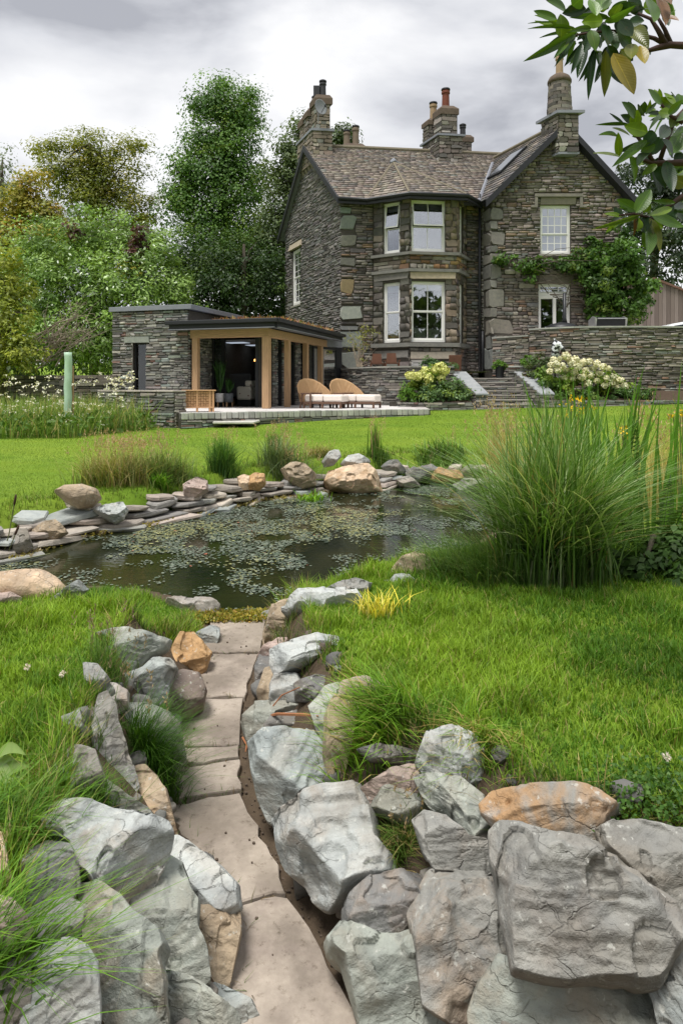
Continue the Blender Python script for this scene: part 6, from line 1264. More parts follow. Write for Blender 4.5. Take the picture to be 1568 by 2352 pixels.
tree('oak_tree', 'tall dark green tree rising between the garden room and the house', 'tree', [gp(520, 36), W(515, 600, 36), W(515, 400, 36), W(512, 230, 36)], [(518, 178, 36, 16, 18), (512, 205, 36, 34, 34), (575, 222, 36, 14, 16), (530, 255, 36, 66, 45), (462, 232, 36, 32, 20), (540, 310, 36, 75, 60), (480, 325, 36, 62, 50), (430, 400, 36, 45, 50), (520, 395, 36, 90, 60), (585, 420, 36, 45, 60), (420, 465, 36, 45, 50), (495, 480, 36, 100, 70), (590, 520, 36, 50, 60), (480, 580, 36, 105, 80), (565, 620, 36, 80, 80)], 60000, .135, OAK, 101, .32, GT, 26, clump=1.2, asp=.7, k_cl=440, gain=1.75)
tree('airy_tree', 'thin grey-green tree with bare stems close to the house gable', 'tree', [gp(650, 34), W(648, 600, 34), W(655, 450, 34), W(690, 290, 34)], [(700, 300, 34, 36, 36), (668, 345, 34, 34, 46), (640, 400, 34, 40, 50), (690, 400, 34, 44, 66), (640, 500, 34, 46, 70), (630, 600, 34, 50, 80), (680, 520, 34, 40, 80)], 14000, .16, [((.075, .11, .04), 4), ((.05, .08, .03), 3), ((.11, .15, .06), 2)], 102, .16, GT, 30, clump=.75, asp=.6)
tree('beech_tree', 'olive-green spreading tree behind the laurel', 'tree', [gp(215, 38), W(215, 620, 38), W(210, 450, 38), W(205, 330, 38)], [(200, 345, 38, 75, 42), (150, 400, 38, 66, 52), (265, 400, 38, 66, 60), (215, 440, 38, 100, 60), (320, 470, 38, 44, 40), (300, 330, 38, 40, 20), (110, 335, 38, 40, 14), (260, 520, 38, 110, 50)], 26000, .165, [((.14, .165, .02), 4), ((.19, .20, .03), 2.5), ((.09, .12, .02), 3), ((.22, .19, .03), .8)], 103, .28, GT, 26, clump=1.0, asp=.5, flat=.9, k_cl=260)
tree('autumn_tree', 'yellow-orange tinted tree at the left behind the laurel', 'tree', [gp(40, 35), W(42, 620, 35), W(45, 500, 35), W(50, 420, 35)], [(70, 425, 35, 36, 45), (40, 480, 35, 56, 50), (100, 490, 35, 46, 44), (20, 560, 35, 56, 60), (110, 560, 35, 60, 50)], 11000, .18, [((.27, .215, .025), 3), ((.21, .20, .03), 4), ((.14, .165, .025), 4), ((.36, .21, .03), .8)], 104, .2, GT, 16, clump=.8, asp=.55)
tree('birch_tree', 'pale grey-green birch top at the far left edge', 'tree', [gp(2, 46), W(4, 560, 46), W(6, 360, 46)], [(8, 385, 46, 26, 46), (4, 450, 46, 34, 60), (-20, 520, 46, 40, 70)], 3500, .22, [((.11, .145, .07), 3), ((.08, .11, .05), 2)], 105, .16, GT, 12, clump=.9, droop=1.2, asp=.4)
tree('dark_yew', 'dark evergreen mass behind the garden room roof', 'tree', [gp(560, 31.5), W(560, 650, 31.5), W(560, 560, 31.5)], [(470, 655, 31.5, 66, 70), (545, 665, 31.5, 76, 80), (620, 660, 32, 60, 90), (520, 590, 32, 60, 60), (600, 590, 33, 50, 60)], 16000, .15, [((.025, .055, .016), 4), ((.04, .08, .02), 3), ((.07, .115, .025), 1)], 106, .2, GT, 10, clump=.8, droop=1.0, gain=1.2)
LAU = [((.14, .235, .04), 4), ((.21, .31, .09), 3.2), ((.08, .15, .025), 2.5), ((.045, .09, .018), 1.2), ((.30, .25, .03), .12)]
tree('laurel_bush', 'huge light green laurel bush behind the garden room', 'bush', [gp(220, 27), W(220, 780, 27), W(215, 640, 27)], [(110, 560, 27.5, 85, 70), (200, 545, 27.5, 75, 75), (290, 550, 27, 80, 72), (355, 600, 26.5, 64, 72), (395, 660, 26.3, 50, 60), (70, 640, 26.5, 80, 84), (170, 650, 26, 110, 100), (290, 660, 25.5, 105, 90), (390, 720, 26.5, 60, 40), (110, 760, 25.5, 120, 90), (230, 770, 25.2, 110, 80)], 56000, .155, LAU, 107, .22, None, 26, clump=.8, asp=.36, mat=M_GLOSSLEAF, flat=.35, k_cl=620)
tree('copper_shrub', 'dark purple-brown shoot showing in the laurel', 'bush', [W(330, 640, 25.6), W(325, 570, 25.5), W(322, 530, 25.5)], [(322, 545, 25.3, 18, 28), (315, 580, 25.3, 22, 18), (168, 535, 26, 16, 26)], 700, .16, [((.055, .028, .025), 3), ((.085, .04, .03), 1)], 108, .04, None, 6, clump=.3)
tree('golden_bush', 'yellow-green bush at the left edge of the garden', 'bush', [gp(5, 20.5), W(10, 760, 20.5), W(15, 660, 20.5)], [(10, 610, 20.5, 34, 44), (20, 680, 20.5, 50, 54), (15, 760, 20, 62, 66), (45, 815, 19.8, 56, 40), (-20, 840, 19.5, 60, 40)], 8000, .12, [((.22, .25, .03), 3), ((.155, .19, .03), 3), ((.08, .11, .02), 2)], 109, .12, None, 16, clump=.4, asp=.45)
rgt = np.random.default_rng(120); tw = empty('dead_branches'); tag(tw, 'tangle of bare grey branches under the laurel at the left', 'branches')
for k in range(26):
    a = W(rgt.uniform(70, 130), rgt.uniform(770, 850), 21.8); b = W(rgt.uniform(110, 260), rgt.uniform(690, 800), 21.5+rgt.uniform(0, 1.5)); m = MB(); mid = lerp(a, b, .5)+rgt.normal(0, .15, 3); m.tube([a, lerp(a, mid, .5)+rgt.normal(0, .05, 3), mid, b], [.03, .022, .016, .006], 5)
    for j in range(4): p = lerp(mid, b, rgt.random()); m.tube([p, p+rgt.normal(0, .14, 3), p+rgt.normal(0, .3, 3)+(0.15, 0, 0)], [.009, .006, .003], 4)
    m.obj('branch', M_TWIG, tw)
tree('dark_pine', 'dark evergreen trees standing right behind the house', 'tree', [gp(1500, 40), W(1500, 600, 40), W(1500, 420, 40)], [(1440, 400, 40, 40, 40), (1500, 430, 40, 70, 60), (1560, 470, 40, 60, 90), (1470, 520, 38, 66, 80), (1545, 590, 37, 70, 80), (1450, 620, 37, 60, 70), (1640, 520, 38, 80, 120)], 12000, .26, [((.022, .042, .02), 4), ((.035, .06, .026), 3), ((.06, .085, .04), 1)], 110, .3, GT, 12, clump=1.0, gain=1.15)
tree('distant_tree', 'tree top peeping over the ridge behind the left chimney', 'tree', [gp(790, 48), W(792, 420, 48), W(792, 300, 48)], [(792, 300, 48, 22, 26), (775, 330, 48, 30, 30), (812, 335, 48, 16, 22)], 1500, .28, [((.06, .09, .035), 3), ((.04, .065, .025), 2)], 111, .15, GT, 8, clump=.9)
tree('dark_hedge', 'dark shady hedge filling the gap behind laurel and garden room', 'hedge', [gp(300, 33), W(300, 800, 33), W(300, 700, 33)], [(60, 800, 31, 90, 70), (200, 800, 32, 110, 80), (380, 740, 33, 110, 110), (420, 620, 34, 60, 70), (500, 740, 33, 90, 90), (620, 720, 33.5, 70, 100), (340, 560, 40, 80, 60), (60, 640, 36, 90, 90)], 14000, .26, [((.03, .06, .018), 4), ((.05, .09, .022), 2)], 119, .2, GT, 6, clump=1.1, gain=1.0)
# wood on the far side of the lane, behind the viewer: only mirrored in the window glass
rg = np.random.default_rng(130); n = 9000; P = np.c_[rg.uniform(-34, 62, n), rg.uniform(-34, -26, n), np.zeros(n)]; P[:, 2] = rg.random(n)*(12.5+4*fbm(np.c_[P[:, 0]*.12, P[:, 1]*0, P[:, 2]], 3, 8))
V, f = leafquads(P, rg.uniform(.8, 1.9, n), rg.uniform(.6, 1.3, n), rg.normal(0, 1, (n, 3)), rg.normal(0, 1, (n, 3)))
o = npobj('woodland', V, f, M_LEAF, cols=np.repeat(np.array([[.045, .075, .02]])*rg.uniform(.5, 1.4, (n, 1)), 4, 0)); tag(o, 'dark wood across the lane mirrored in the windows', 'woodland', kind='stuff')
# ------------------------------------------------------------------ climber on the wing
tree('climbing_vine', 'green climbing vine spreading over the wing beside the french window', 'vine', [np.array([9.5, 24.6, 3.4]), W(1400, 680, 24.7), W(1390, 600, 24.7), W(1260, 600, 24.8), W(1150, 590, 24.8)],
     [(1160, 592, 24.85, 20, 12), (1190, 604, 24.85, 24, 14), (1222, 612, 24.85, 22, 20), (1250, 603, 24.85, 24, 12), (1290, 604, 24.85, 34, 16), (1330, 602, 24.8, 30, 26), (1220, 636, 24.85, 10, 16), (1355, 600, 24.7, 40, 50), (1365, 565, 24.8, 16, 20), (1385, 650, 24.6, 56, 60), (1430, 600, 24.6, 40, 70), (1428, 555, 24.7, 14, 30), (1470, 665, 24.6, 40, 40), (1400, 710, 24.6, 60, 40), (1460, 710, 24.6, 34, 40), (1495, 650, 24.8, 18, 14)], 17000, .125,
     [((.055, .125, .018), 4), ((.085, .175, .025), 3), ((.03, .07, .012), 2.5), ((.15, .22, .03), .9)], 112, .06, None, 20, clump=.30, asp=.6, flat=.2, gain=1.12)
# ------------------------------------------------------------------ beds
def bush(name, label, blobs, n, size, pal, seed, x, Y, z, **k):
    X = (x-CX)/F*Y; return tree(name, label, 'bush', [np.array([X, Y, z]), np.array([X, Y, z+.25]), W(blobs[0][0], blobs[0][1], blobs[0][2])], blobs, n, size, pal, seed, .03, None, 10, **k)
bush('rounded_bush', 'grey-green rounded bush in the bed below the bay window', [(960, 905, 21.0, 34, 18), (1000, 895, 21.0, 40, 26), (1045, 893, 21.0, 36, 24), (1075, 903, 20.9, 22, 18), (935, 905, 20.9, 20, 18), (1010, 908, 20.8, 60, 14)], 5200, .085, [((.085, .15, .055), 3), ((.06, .115, .04), 3), ((.12, .19, .08), 2), ((.15, .21, .03), 1)], 113, 1010, 21, 1.1, clump=.22, asp=.5)
bush('box_bush', 'small bright green bush at the left end of the planter wall', [(930, 900, 20.9, 18, 20), (945, 908, 20.8, 16, 14)], 1300, .06, [((.10, .20, .025), 3), ((.06, .13, .02), 2)], 114, 932, 20.9, 1.1, clump=.15)
bush('dark_shrub', 'dark green shrub rising in front of the basement window', [(1000, 832, 22.4, 28, 16), (1025, 845, 22.4, 22, 14), (990, 845, 22.4, 22, 14)], 1500, .10, [((.04, .085, .03), 3), ((.065, .12, .04), 2)], 115, 1005, 22.3, 2.15, clump=.2)
GH = 'hydrangeas in the beds'
def hydrangea(label, blobs, heads, n, seed, hcol, x, Y, hr):
    e = tree('hydrangea', label, 'hydrangea', [np.array([(x-CX)/F*Y, Y, 1.15]), W(x, blobs[0][1], Y)], blobs, n, .11, [((.14, .22, .025), 3), ((.09, .165, .025), 3), ((.20, .26, .03), 1.5)], seed, .03, GH, 12, clump=.22, asp=.6); rg = np.random.default_rng(seed)
    for (hx, hy) in heads:
        c = W(hx, hy, Y-.55+rg.normal(0, .12)); r = hr*rg.uniform(.85, 1.25); nn = 110; d = rg.normal(0, 1, (nn, 3)); d /= np.linalg.norm(d, axis=1, keepdims=True); P = c+d*r*np.array([1, 1, .8])
        V, f = leafquads(P-np.cross(d, rg.normal(0, 1, (nn, 3)))*r*.25, np.full(nn, r*.62), np.full(nn, r*.6), d, np.cross(d, rg.normal(0, 1, (nn, 3)))); col = np.array(hcol)*rg.uniform(.85, 1.12, (nn, 1))
        npobj('flower_head', V, f, M_PETAL, e, cols=np.repeat(col, 4, 0))
M_PETAL = leaf_mat('petals', .7, .2, .1)
hydrangea('lime-green hydrangea in the bed below the bay window', [(975, 865, 21.3, 30, 24), (1000, 860, 21.4, 24, 20), (955, 875, 21.3, 18, 20), (990, 885, 21.2, 34, 16)], [(951, 861), (968, 858), (976, 853), (984, 867), (1014, 839), (1006, 845), (1013, 868), (960, 864), (982, 884), (1022, 850), (1000, 850), (940, 862)], 1700, 140, (.70, .72, .30), 980, 21.4, .115)
hydrangea('big cream hydrangea under the patio wall', [(1300, 870, 21.3, 50, 26), (1260, 868, 21.4, 30, 26), (1350, 865, 21.3, 50, 28), (1400, 880, 21.2, 40, 22), (1430, 895, 21.1, 20, 16), (1280, 895, 21.1, 40, 20)],
          [(1300, 817), (1287, 823), (1322, 825), (1272, 828), (1312, 834), (1340, 832), (1266, 838), (1290, 840), (1326, 842), (1352, 830), (1370, 835), (1280, 850), (1300, 850), (1262, 852), (1318, 856), (1344, 850), (1362, 846), (1384, 842), (1398, 846), (1336, 866), (1356, 862), (1376, 858), (1296, 866), (1392, 868), (1410, 866), (1404, 880), (1424, 872), (1370, 874), (1350, 880), (1418, 888), (1312, 870), (1434, 886), (1388, 884), (1330, 836), (1308, 826), (1278, 836)], 3400, 141, (.78, .76, .58), 1310, 21.4, .09)
bush('rose_bush', 'dark leafy rose bush against the stair wall', [(1240, 832, 21.9, 24, 28), (1225, 858, 21.9, 26, 22), (1255, 855, 21.8, 20, 22)], 1700, .09, [((.05, .085, .03), 3), ((.08, .105, .035), 2), ((.14, .09, .04), .5)], 116, 1240, 21.9, 1.3, clump=.22)
bush('low_green_bush', 'low spreading green bush under the cream hydrangea', [(1290, 905, 20.9, 50, 16), (1350, 905, 20.9, 50, 16), (1260, 885, 21.1, 24, 18)], 2600, .075, [((.075, .14, .03), 3), ((.05, .10, .025), 2), ((.12, .18, .03), 1)], 117, 1310, 21, 1.15, clump=.2)
bush('clipped_bush', 'clipped dark green bush at the right end of the bed', [(1430, 903, 20.9, 34, 18), (1480, 905, 20.9, 24, 16)], 2200, .065, [((.06, .12, .025), 3), ((.04, .085, .02), 2)], 118, 1450, 21, 1.15, clump=.18)
for i, (x, y, Y, r, lb) in enumerate([(1147, 838, 22.8, 15, 'small clipped box ball beside the downpipes'), (1211, 829, 22.35, 17, 'small clipped box ball on the slate pier')]):
    bush('box_ball', lb, [(x, y, Y, r, r*.8)], 1500, .05, [((.085, .17, .02), 3), ((.055, .12, .015), 2)], 150+i, x, Y, 2.15, clump=.08, shell=1.0)
m = MB(); q = W(1147, 852, 22.8); m.lathe((q[0], q[1], 1.8), [(.10, 0), (.12, .02), (.16, .5), (.14, .51)], 12); tag(m.obj('planter_pot', M_BLACK), 'dark pot under the box ball near the downpipes', 'pot')
rg = np.random.default_rng(160); ch_ = empty('bare_shrub'); tag(ch_, 'thin bare climbing shrub on the house corner', 'shrub')
for k in range(22):
    a = W(825, 842, 23.9)+(rg.normal(0, .06), 0, 0); b = W(rg.uniform(800, 870), rg.uniform(745, 820), 24.3); m = MB(); mid = lerp(a, b, .55)+rg.normal(0, .08, 3); m.tube([a, mid, b], [.012, .008, .003], 4); m.obj('stem', M_TWIG, ch_)
V, f, c, _ = crown_mesh([(825, 790, 24.1, 30, 40), (850, 760, 24.2, 20, 24)], 350, .08, [((.16, .17, .04), 1)], rg, clump=.3); npobj('leaves', V, f, M_LEAF, ch_, cols=c)
# ------------------------------------------------------------------ patio furniture and far things
e = empty('pizza_oven'); tag(e, 'black domed outdoor oven with flue on the upper patio', 'oven'); c = W(1290, 757, 22.9); m = MB()
m.lathe(c, [(.15, -.15), (.50, -.10), (.56, .0), (.52, .10), (.36, .19), (.1, .24)], 20); m.obj('dome', M_BLACK, e, smooth=True); m = MB(); m.tube([c+(.12, .1, .18), c+(.12, .1, .40), c+(.12, .1, 1.25)], [.11, .06, .055], 10); m.obj('flue', M_BLACK, e, smooth=True)
m = MB(); m.box(c[0]-.3, c[0]+.3, c[1]-.2, c[1]+.3, 3.402, c[2]-.12); m.obj('stand', M_BLACK, e)
e = empty('barbecue'); tag(e, 'silver-rimmed barbecue with black lid on the upper patio', 'barbecue'); a, b = W(1366, 748, 22.9), W(1440, 727, 22.9); m = MB(); M_STEEL = simple('steel', (.55, .55, .56), .3, .5, .05, 6, 0, metallic=.8)
m.prism([(a[0], a[1], a[2]), (a[0]+.03, a[1]-.05, b[2]-.06), (a[0]+.05, a[1]+.2, b[2]), (a[0]+.05, a[1]+.55, b[2]-.1), (a[0], a[1]+.55, a[2])], (1.02, 0, 0)); m.obj('lid', M_BLACK, e, bevel=.02)
for x0 in (-.02, 1.0): m = MB(); m.prism([(a[0]+x0, a[1]-.02, a[2]), (a[0]+x0, a[1]-.08, b[2]-.05), (a[0]+x0, a[1]+.2, b[2]+.03), (a[0]+x0, a[1]+.57, b[2]-.08), (a[0]+x0, a[1]+.57, a[2])], (.06, 0, 0)); m.obj('side_cheek', M_STEEL, e)
m = MB(); m.tube([(a[0]+.05, a[1]-.12, b[2]-.07), (a[0]+1.0, a[1]-.12, b[2]-.07)], .018, 8); m.obj('handle', M_STEEL, e); m = MB(); m.box(a[0]+.1, a[0]+.9, a[1]+.05, a[1]+.5, 3.402, a[2]-.003); m.obj('cabinet', M_BLACK, e)
e = empty('parked_car'); tag(e, 'white car roof showing above the patio wall', 'car'); a = W(1508, 746, 25.0); m = MB(); z = a[2]
m.tube_ring([[(a[0]-.6, y_, z-.9) for y_ in (24.6, 24.6, 26.2, 26.2)], [(a[0]-.6, 24.6, z-.35), (a[0]-.6, 24.6, z-.30), (a[0]-.6, 26.2, z-.3), (a[0]-.6, 26.2, z-.35)]]); m.v.clear(); m.f.clear()
prof = [(-.9, 0), (-.9, .45), (-.35, .55), (.35, 1.02), (.9, 1.12), (1.9, 1.10), (2.5, .6), (3.0, .5), (3.0, 0)]
m.prism([(a[0]+.1+p, 24.7, z-1.0+q) for p, q in prof], (0, 1.6, 0)); m.obj('body', simple('car_paint', (.75, .77, .78), .25, .5, .02, 3, 0), e, bevel=.08)
m = MB(); m.prism([(a[0]+.1+p, 24.685, z-1.0+q) for p, q in ((-.05, .60), (.40, .95), (.9, 1.02), (1.8, 1.0), (2.2, .6))], (0, .01, 0)); m.obj('side_window', simple('car_glass', (.03, .04, .045), .08, .5, .1, 2, 0), e)
for px in (-.2, 2.2): m = MB(); m.tube([(a[0]+.1+px, 24.66, z-1.0), (a[0]+.1+px, 24.9, z-1.0)], .33, 16); m.obj('wheel', M_BLACK, e)
e = empty('timber_shed'); tag(e, 'weathered vertical-board shed behind the vine', 'shed'); rg = np.random.default_rng(170); M_BOARD = [simple('grey_board%d' % k, c, .85, .15, .2, 5, .3, 30, stretch=(4, 4, .5)) for k, c in enumerate([(.19, .155, .135), (.23, .19, .17), (.155, .125, .11)])]
x_ = W(1430, 700, 30)[0]
for k in range(24):
    w_ = .175; z1 = W(0, 640, 30)[2]-abs((x_+w_/2)-W(1500, 0, 30)[0])*.42*(1 if x_ > W(1500, 0, 30)[0] else .55); m = MB(); m.box(x_, x_+w_-.012, 30+rg.uniform(0, .012), 30.05, 2.8, z1); m.obj('board', M_BOARD[k % 3], e); x_ += w_
m = MB(); xa = W(1430, 0, 30)[0]; m.prism([(xa-.1, 29.95, 2.8), (xa+4.4, 29.95, 2.8), (xa+4.4, 29.95, W(0, 640, 30)[2]-1.2), (W(1500, 0, 30)[0], 29.95, W(0, 637, 30)[2]), (xa-.1, 29.95, W(0, 640, 30)[2]-.75)][::-1], (0, 0, 0)) if False else m.prism([(xa-.2, 29.9, W(0, 660, 30)[2]), (W(1500, 0, 30)[0], 29.9, W(0, 637, 30)[2]), (xa+4.4, 29.9, W(0, 637, 30)[2]-1.2), (xa+4.4, 29.9, W(0, 637, 30)[2]-1.28), (W(1500, 0, 30)[0], 29.9, W(0, 637, 30)[2]-.09), (xa-.2, 29.9, W(0, 660, 30)[2]-.08)], (0, 3, 0)); m.obj('roof', simple('shed_roof', (.17, .10, .075), .9, .1, .2, 6, .2), e)
# mosaic horse-head ornament
e = empty('horse_head_ornament'); tag(e, 'black and white mosaic horse head on the wall above the roses', 'ornament')
def mosaic():
    t = NT('mosaic'); v = t.n('ShaderNodeTexVoronoi', {'Vector': t.pos(), 'Scale': 16}, feature='F1').outputs['Color']; s = t.n('ShaderNodeSeparateColor', {0: v}).outputs[0]
    return t.done(t.bsdf(t.mix(t.rng(s, .5, .52), (.03, .03, .035), (.72, .74, .76)), .3, .5))
MM = mosaic(); h0 = W(1278, 803, 21.7); m = MB()
m.tube([h0+(-.02, .1, -.35), h0+(-.03, .05, -.05), h0+(-.06, 0, .14), h0+(-.02, -.03, .24)], [.14, .12, .10, .07], 12); m.tube([h0+(-.05, .0, .22), h0+(.06, -.05, .16), h0+(.16, -.08, .02), h0+(.21, -.09, -.08)], [.085, .095, .07, .05], 12)
m.obj('head', MM, e, smooth=True)
for s in (-1, 1): m = MB(); m.tube([h0+(-.05, s*.05, .26), h0+(-.07, s*.06, .38)], [.03, .004], 6); m.obj('ear', MM, e)
m = MB(); m.tube([h0+(-.02, .1, -.3), h0+(-.02, .1, -1.6)], .03, 6); m.obj('post', M_BLACK, e)
# rusty-brown panels by the bay base and small terrace chairs
M_CORT = simple('rusty_steel', (.115, .055, .035), .85, .2, .3, 6, .2)
for i, (x0, x1, y0, y1, Y, lb) in enumerate([(1031, 1060, 815, 875, 22.7, 'wide rusty-brown metal panel beside the shrub'), (842, 865, 815, 838, 23.6, 'rusty-brown chair back on the bay terrace')]):
    if i == 0: a, b = W(x0, y1, Y), W(x1, y0, Y); m = MB(); m.prism([(a[0], Y, 2.13), (b[0]-.02, Y, 2.13), (b[0], Y, b[2]), (a[0], Y, b[2])], (0, .05, 0)); tag(m.obj('metal_panel', M_CORT, bevel=.01), lb, 'panel')
def tchair(x, Y, label, col):
    e = empty('terrace_chair'); tag(e, label, 'chair', 'chairs on the bay terrace'); X = (x-CX)/F*Y; z = 2.125
    m = MB(); m.box(X-.22, X+.22, Y-.2, Y+.22, z+.24, z+.28); m.obj('seat', M_CORT, e); m = MB(); m.prism([(X-.18, Y+.2, z+.28), (X+.18, Y+.2, z+.28), (X+.15, Y+.28, z+.62), (X-.15, Y+.28, z+.62)], (0, .03, 0)); m.obj('backrest', M_CORT, e)
    for s in (-1, 1):
        m = MB(); m.box(X+s*.24-.03, X+s*.24+.03, Y-.25, Y+.2, z+.34, z+.37); m.obj('armrest', col, e)
        for yy in (-.22, .18): m = MB(); m.box(X+s*.22-.02, X+s*.22+.02, Y+yy-.02, Y+yy+.02, z, z+.34 if yy < 0 else z+.28); m.obj('leg', col, e)
tchair(866, 23.3, 'low brown terrace chair nearer the bay', M_CORT); tchair(900, 22.9, 'low brown terrace chair beside the curved wall coping', M_CORT)
# tree guard
e = empty('tree_guard'); tag(e, 'tall pale green plastic tree guard standing in the meadow', 'tree guard'); q = np.array([(156-784)/F*14.5, 14.5, .55]); m = MB(); rings = []
for k in range(24):
    z_ = k/23*1.78; tw_ = .004*math.sin(k*1.3); rings.append([(q[0]+tw_+.02*(z_/1.78-.5)+(.078+.006*math.sin(3*a+k*.7))*math.cos(a), q[1]+(.078+.006*math.cos(2*a+k))*math.sin(a), q[2]+z_) for a in np.linspace(0, 6.283, 14, endpoint=False)])
m.tube_ring(rings); m.obj('tube', simple('guard_plastic', (.42, .58, .44), .45, .3, .10, 7, .2, 25), e, smooth=True); m = MB(); m.tube([q+(.07, .09, 0), q+(.07, .09, 1.5)], .022, 6); m.obj('stake', M_OAK, e)
curve_wall('field_wall', 'rough dry-stone field wall half hidden behind the meadow flowers', [pv(-80, 20.8), pv(40, 20.5), pv(120, 20.3), pv(200, 20.2), pv(268, 20.2)], .6, 1.95, [((.13, .12, .10), 3), ((.18, .165, .14), 2), ((.10, .10, .085), 2)], 68, .5, False, rows=(.10, .2), wid=(.2, .5), n=8)
# ------------------------------------------------------------------ grass
def blades(P, h, w, ang, lean, c0, c1, segs=2, droop=.25, tw=None):
    n = len(P); t = np.linspace(0, 1, segs+1); rows = []
    dx, dy = np.cos(ang), np.sin(ang); pa = ang+np.pi/2+(RNG.normal(0, .5, n) if tw is None else tw); sx, sy = np.cos(pa), np.sin(pa)
    cols = []; V = []
    for k, tk in enumerate(t):
        z = h*(tk-droop*lean*tk**2); o = h*lean*tk**1.9
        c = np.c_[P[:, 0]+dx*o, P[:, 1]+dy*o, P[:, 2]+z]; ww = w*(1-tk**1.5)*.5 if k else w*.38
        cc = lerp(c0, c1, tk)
        if k < segs: V += [c-np.c_[sx*ww, sy*ww, 0*ww], c+np.c_[sx*ww, sy*ww, 0*ww]]; cols += [cc, cc]
        else: V += [c]; cols += [cc]
    nv = 2*segs+1; V = np.stack(V, 1).reshape(-1, 3); C = np.stack(cols, 1).reshape(-1, 3); b = (np.arange(n)*nv)[:, None]; T = []
    for k in range(segs-1): T += [b+np.array([[2*k, 2*k+1, 2*k+3]]), b+np.array([[2*k, 2*k+3, 2*k+2]])]
    T += [b+np.array([[2*segs-2, 2*segs-1, 2*segs]])]
    return V, np.concatenate(T), C
def pickc(n, pal):
    c, wt = zip(*pal); wt = np.array(wt)/sum(wt); return np.array(c)[RNG.choice(len(c), n, p=wt)]*RNG.uniform(.75, 1.28, (n, 1))
def bank_t(P):
    """0 on lawn, else how far up the bank"""
    r = np.full(len(P), 2.0); nb = P[:, 1] < 4.42
    for poly, l0, l1 in ((LBANK, L0, L1), (RBANK, R0, R1)):
        m = nb & inpoly(P, poly)
        if m.any(): d0, d1 = dline(P[m], l0), dline(P[m], l1); r[m] = d0/(d0+d1+1e-9)
    r[nb & inpoly(P, CHANNEL)] = -1; return r
# near lawn
N = 330000; Y = 1.15+(5.6-1.15)*RNG.random(N)**.8; X = RNG.uniform(-.55, .57, N)*Y*1.08; P = np.c_[X, Y]
sd = pond_sd(P); bt = bank_t(P); ok = (sd > .09+.05*RNG.random(N)) & (bt > np.where(Y > 3.6, .35, .86))
P, sd, bt = P[ok], sd[ok], bt[ok]; n = len(P); P = P[:min(n, 150000)]; sd = sd[:len(P)]; bt = bt[:len(P)]; n = len(P); z = height(P)
pn = fbm(np.c_[P*1.5, 0*P[:, 0]], 4, 201); pm = fbm(np.c_[P*5.0, 0*P[:, 0]+3], 3, 202)
tall = sst(.0, .55, pm)
h = RNG.uniform(.018, .046, n)*(1+1.2*tall)*(1+.5*sst(.1, .6, pn)); edge_ = np.where(bt < 1.5, 1.0, 0); h = h*(1+.6*edge_)
ang = RNG.uniform(0, 6.28, n)+ 1.2*vnoise(np.c_[P*3, 0*P[:, 0]], 203)
bend = RNG.uniform(.1, 1.0, n)
g1, g2 = np.array([.085, .195, .016]), np.array([.215, .345, .028]); g = lerp(g1, g2, sst(-.4, .5, pn+.5*fbm(np.c_[P*9, 0*P[:, 0]], 2, 209)+RNG.normal(0, .25, n))[:, None])
straw = (RNG.random(n) < .05+.22*sst(.35, .75, fbm(np.c_[P*2.2, 0*P[:, 0]+8], 3, 207))+.35*edge_*RNG.random(n)); g = np.where(straw[:, None], np.array([.36, .31, .12]), g)*RNG.uniform(.75, 1.3, (n, 1))
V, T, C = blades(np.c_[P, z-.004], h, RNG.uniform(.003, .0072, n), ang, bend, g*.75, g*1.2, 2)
lg = npobj('lawn_grass', V, T, M_GRASS, cols=C); tag(lg, 'fresh green grass of the banks nearest the viewer', 'grass', kind='stuff')
# middle and far lawn, mown short
N = 330000; Y = 5.0+17.0*RNG.random(N)**1.25; X = RNG.uniform(-.54, .54, N)*Y; P = np.c_[X, Y]; sd = pond_sd(P); ok = (sd > .56) & (P[:, 1] < 20.25) ; P = P[ok]
ok = ~inpoly(P, [(p[0], p[1]-.05) for p in TE]+[(2.6, 22), (-14, 22), (-9, 17.8), (-4.2, 16.2)]); P = P[ok]; n = len(P); z = height(P); pn = fbm(np.c_[P*.8, 0*P[:, 0]], 4, 211)
st = sst(-.25, .35, np.sin(P[:, 0]*.9+P[:, 1]*2.6)+.6*pn)
g = lerp(np.array([.115, .205, .018]), np.array([.195, .285, .03]), (st*.7+.3*RNG.random(n))[:, None])*RNG.uniform(.85, 1.18, (n, 1))
V, T, C = blades(np.c_[P, z-.003], RNG.uniform(.014, .030, n)*(1+.02*P[:, 1]), .003+.00045*P[:, 1], RNG.uniform(0, 6.28, n), RNG.uniform(.3, 1.2, n), g*.9, g*1.1, 1)
tag(npobj('mown_grass', V, T, M_GRASS, cols=C), 'short mown lawn between pond and house', 'grass', kind='stuff')
# rough grass fringe round the far pond edge
N = 70000; P = np.c_[RNG.uniform(-4.2, 3.2, N), RNG.uniform(5.5, 12.3, N)]; sd = pond_sd(P); ok = (sd > .44) & (sd < 1.2) & (RNG.random(N) < np.exp(-((sd-.5)/.2)**2)+.12); P = P[ok]; n = len(P); z = height(P)
g = pickc(n, [((.12, .22, .02), 3), ((.18, .27, .03), 2), ((.30, .27, .10), 1)]); V, T, C = blades(np.c_[P, z-.005], RNG.uniform(.03, .10, n), .004+.0006*P[:, 1], RNG.uniform(0, 6.28, n), RNG.uniform(.2, .9, n), g*.7, g, 2)
tag(npobj('fringe_grass', V, T, M_GRASS, cols=C), 'rough uncut grass fringe along the far pond bank', 'grass', kind='stuff')
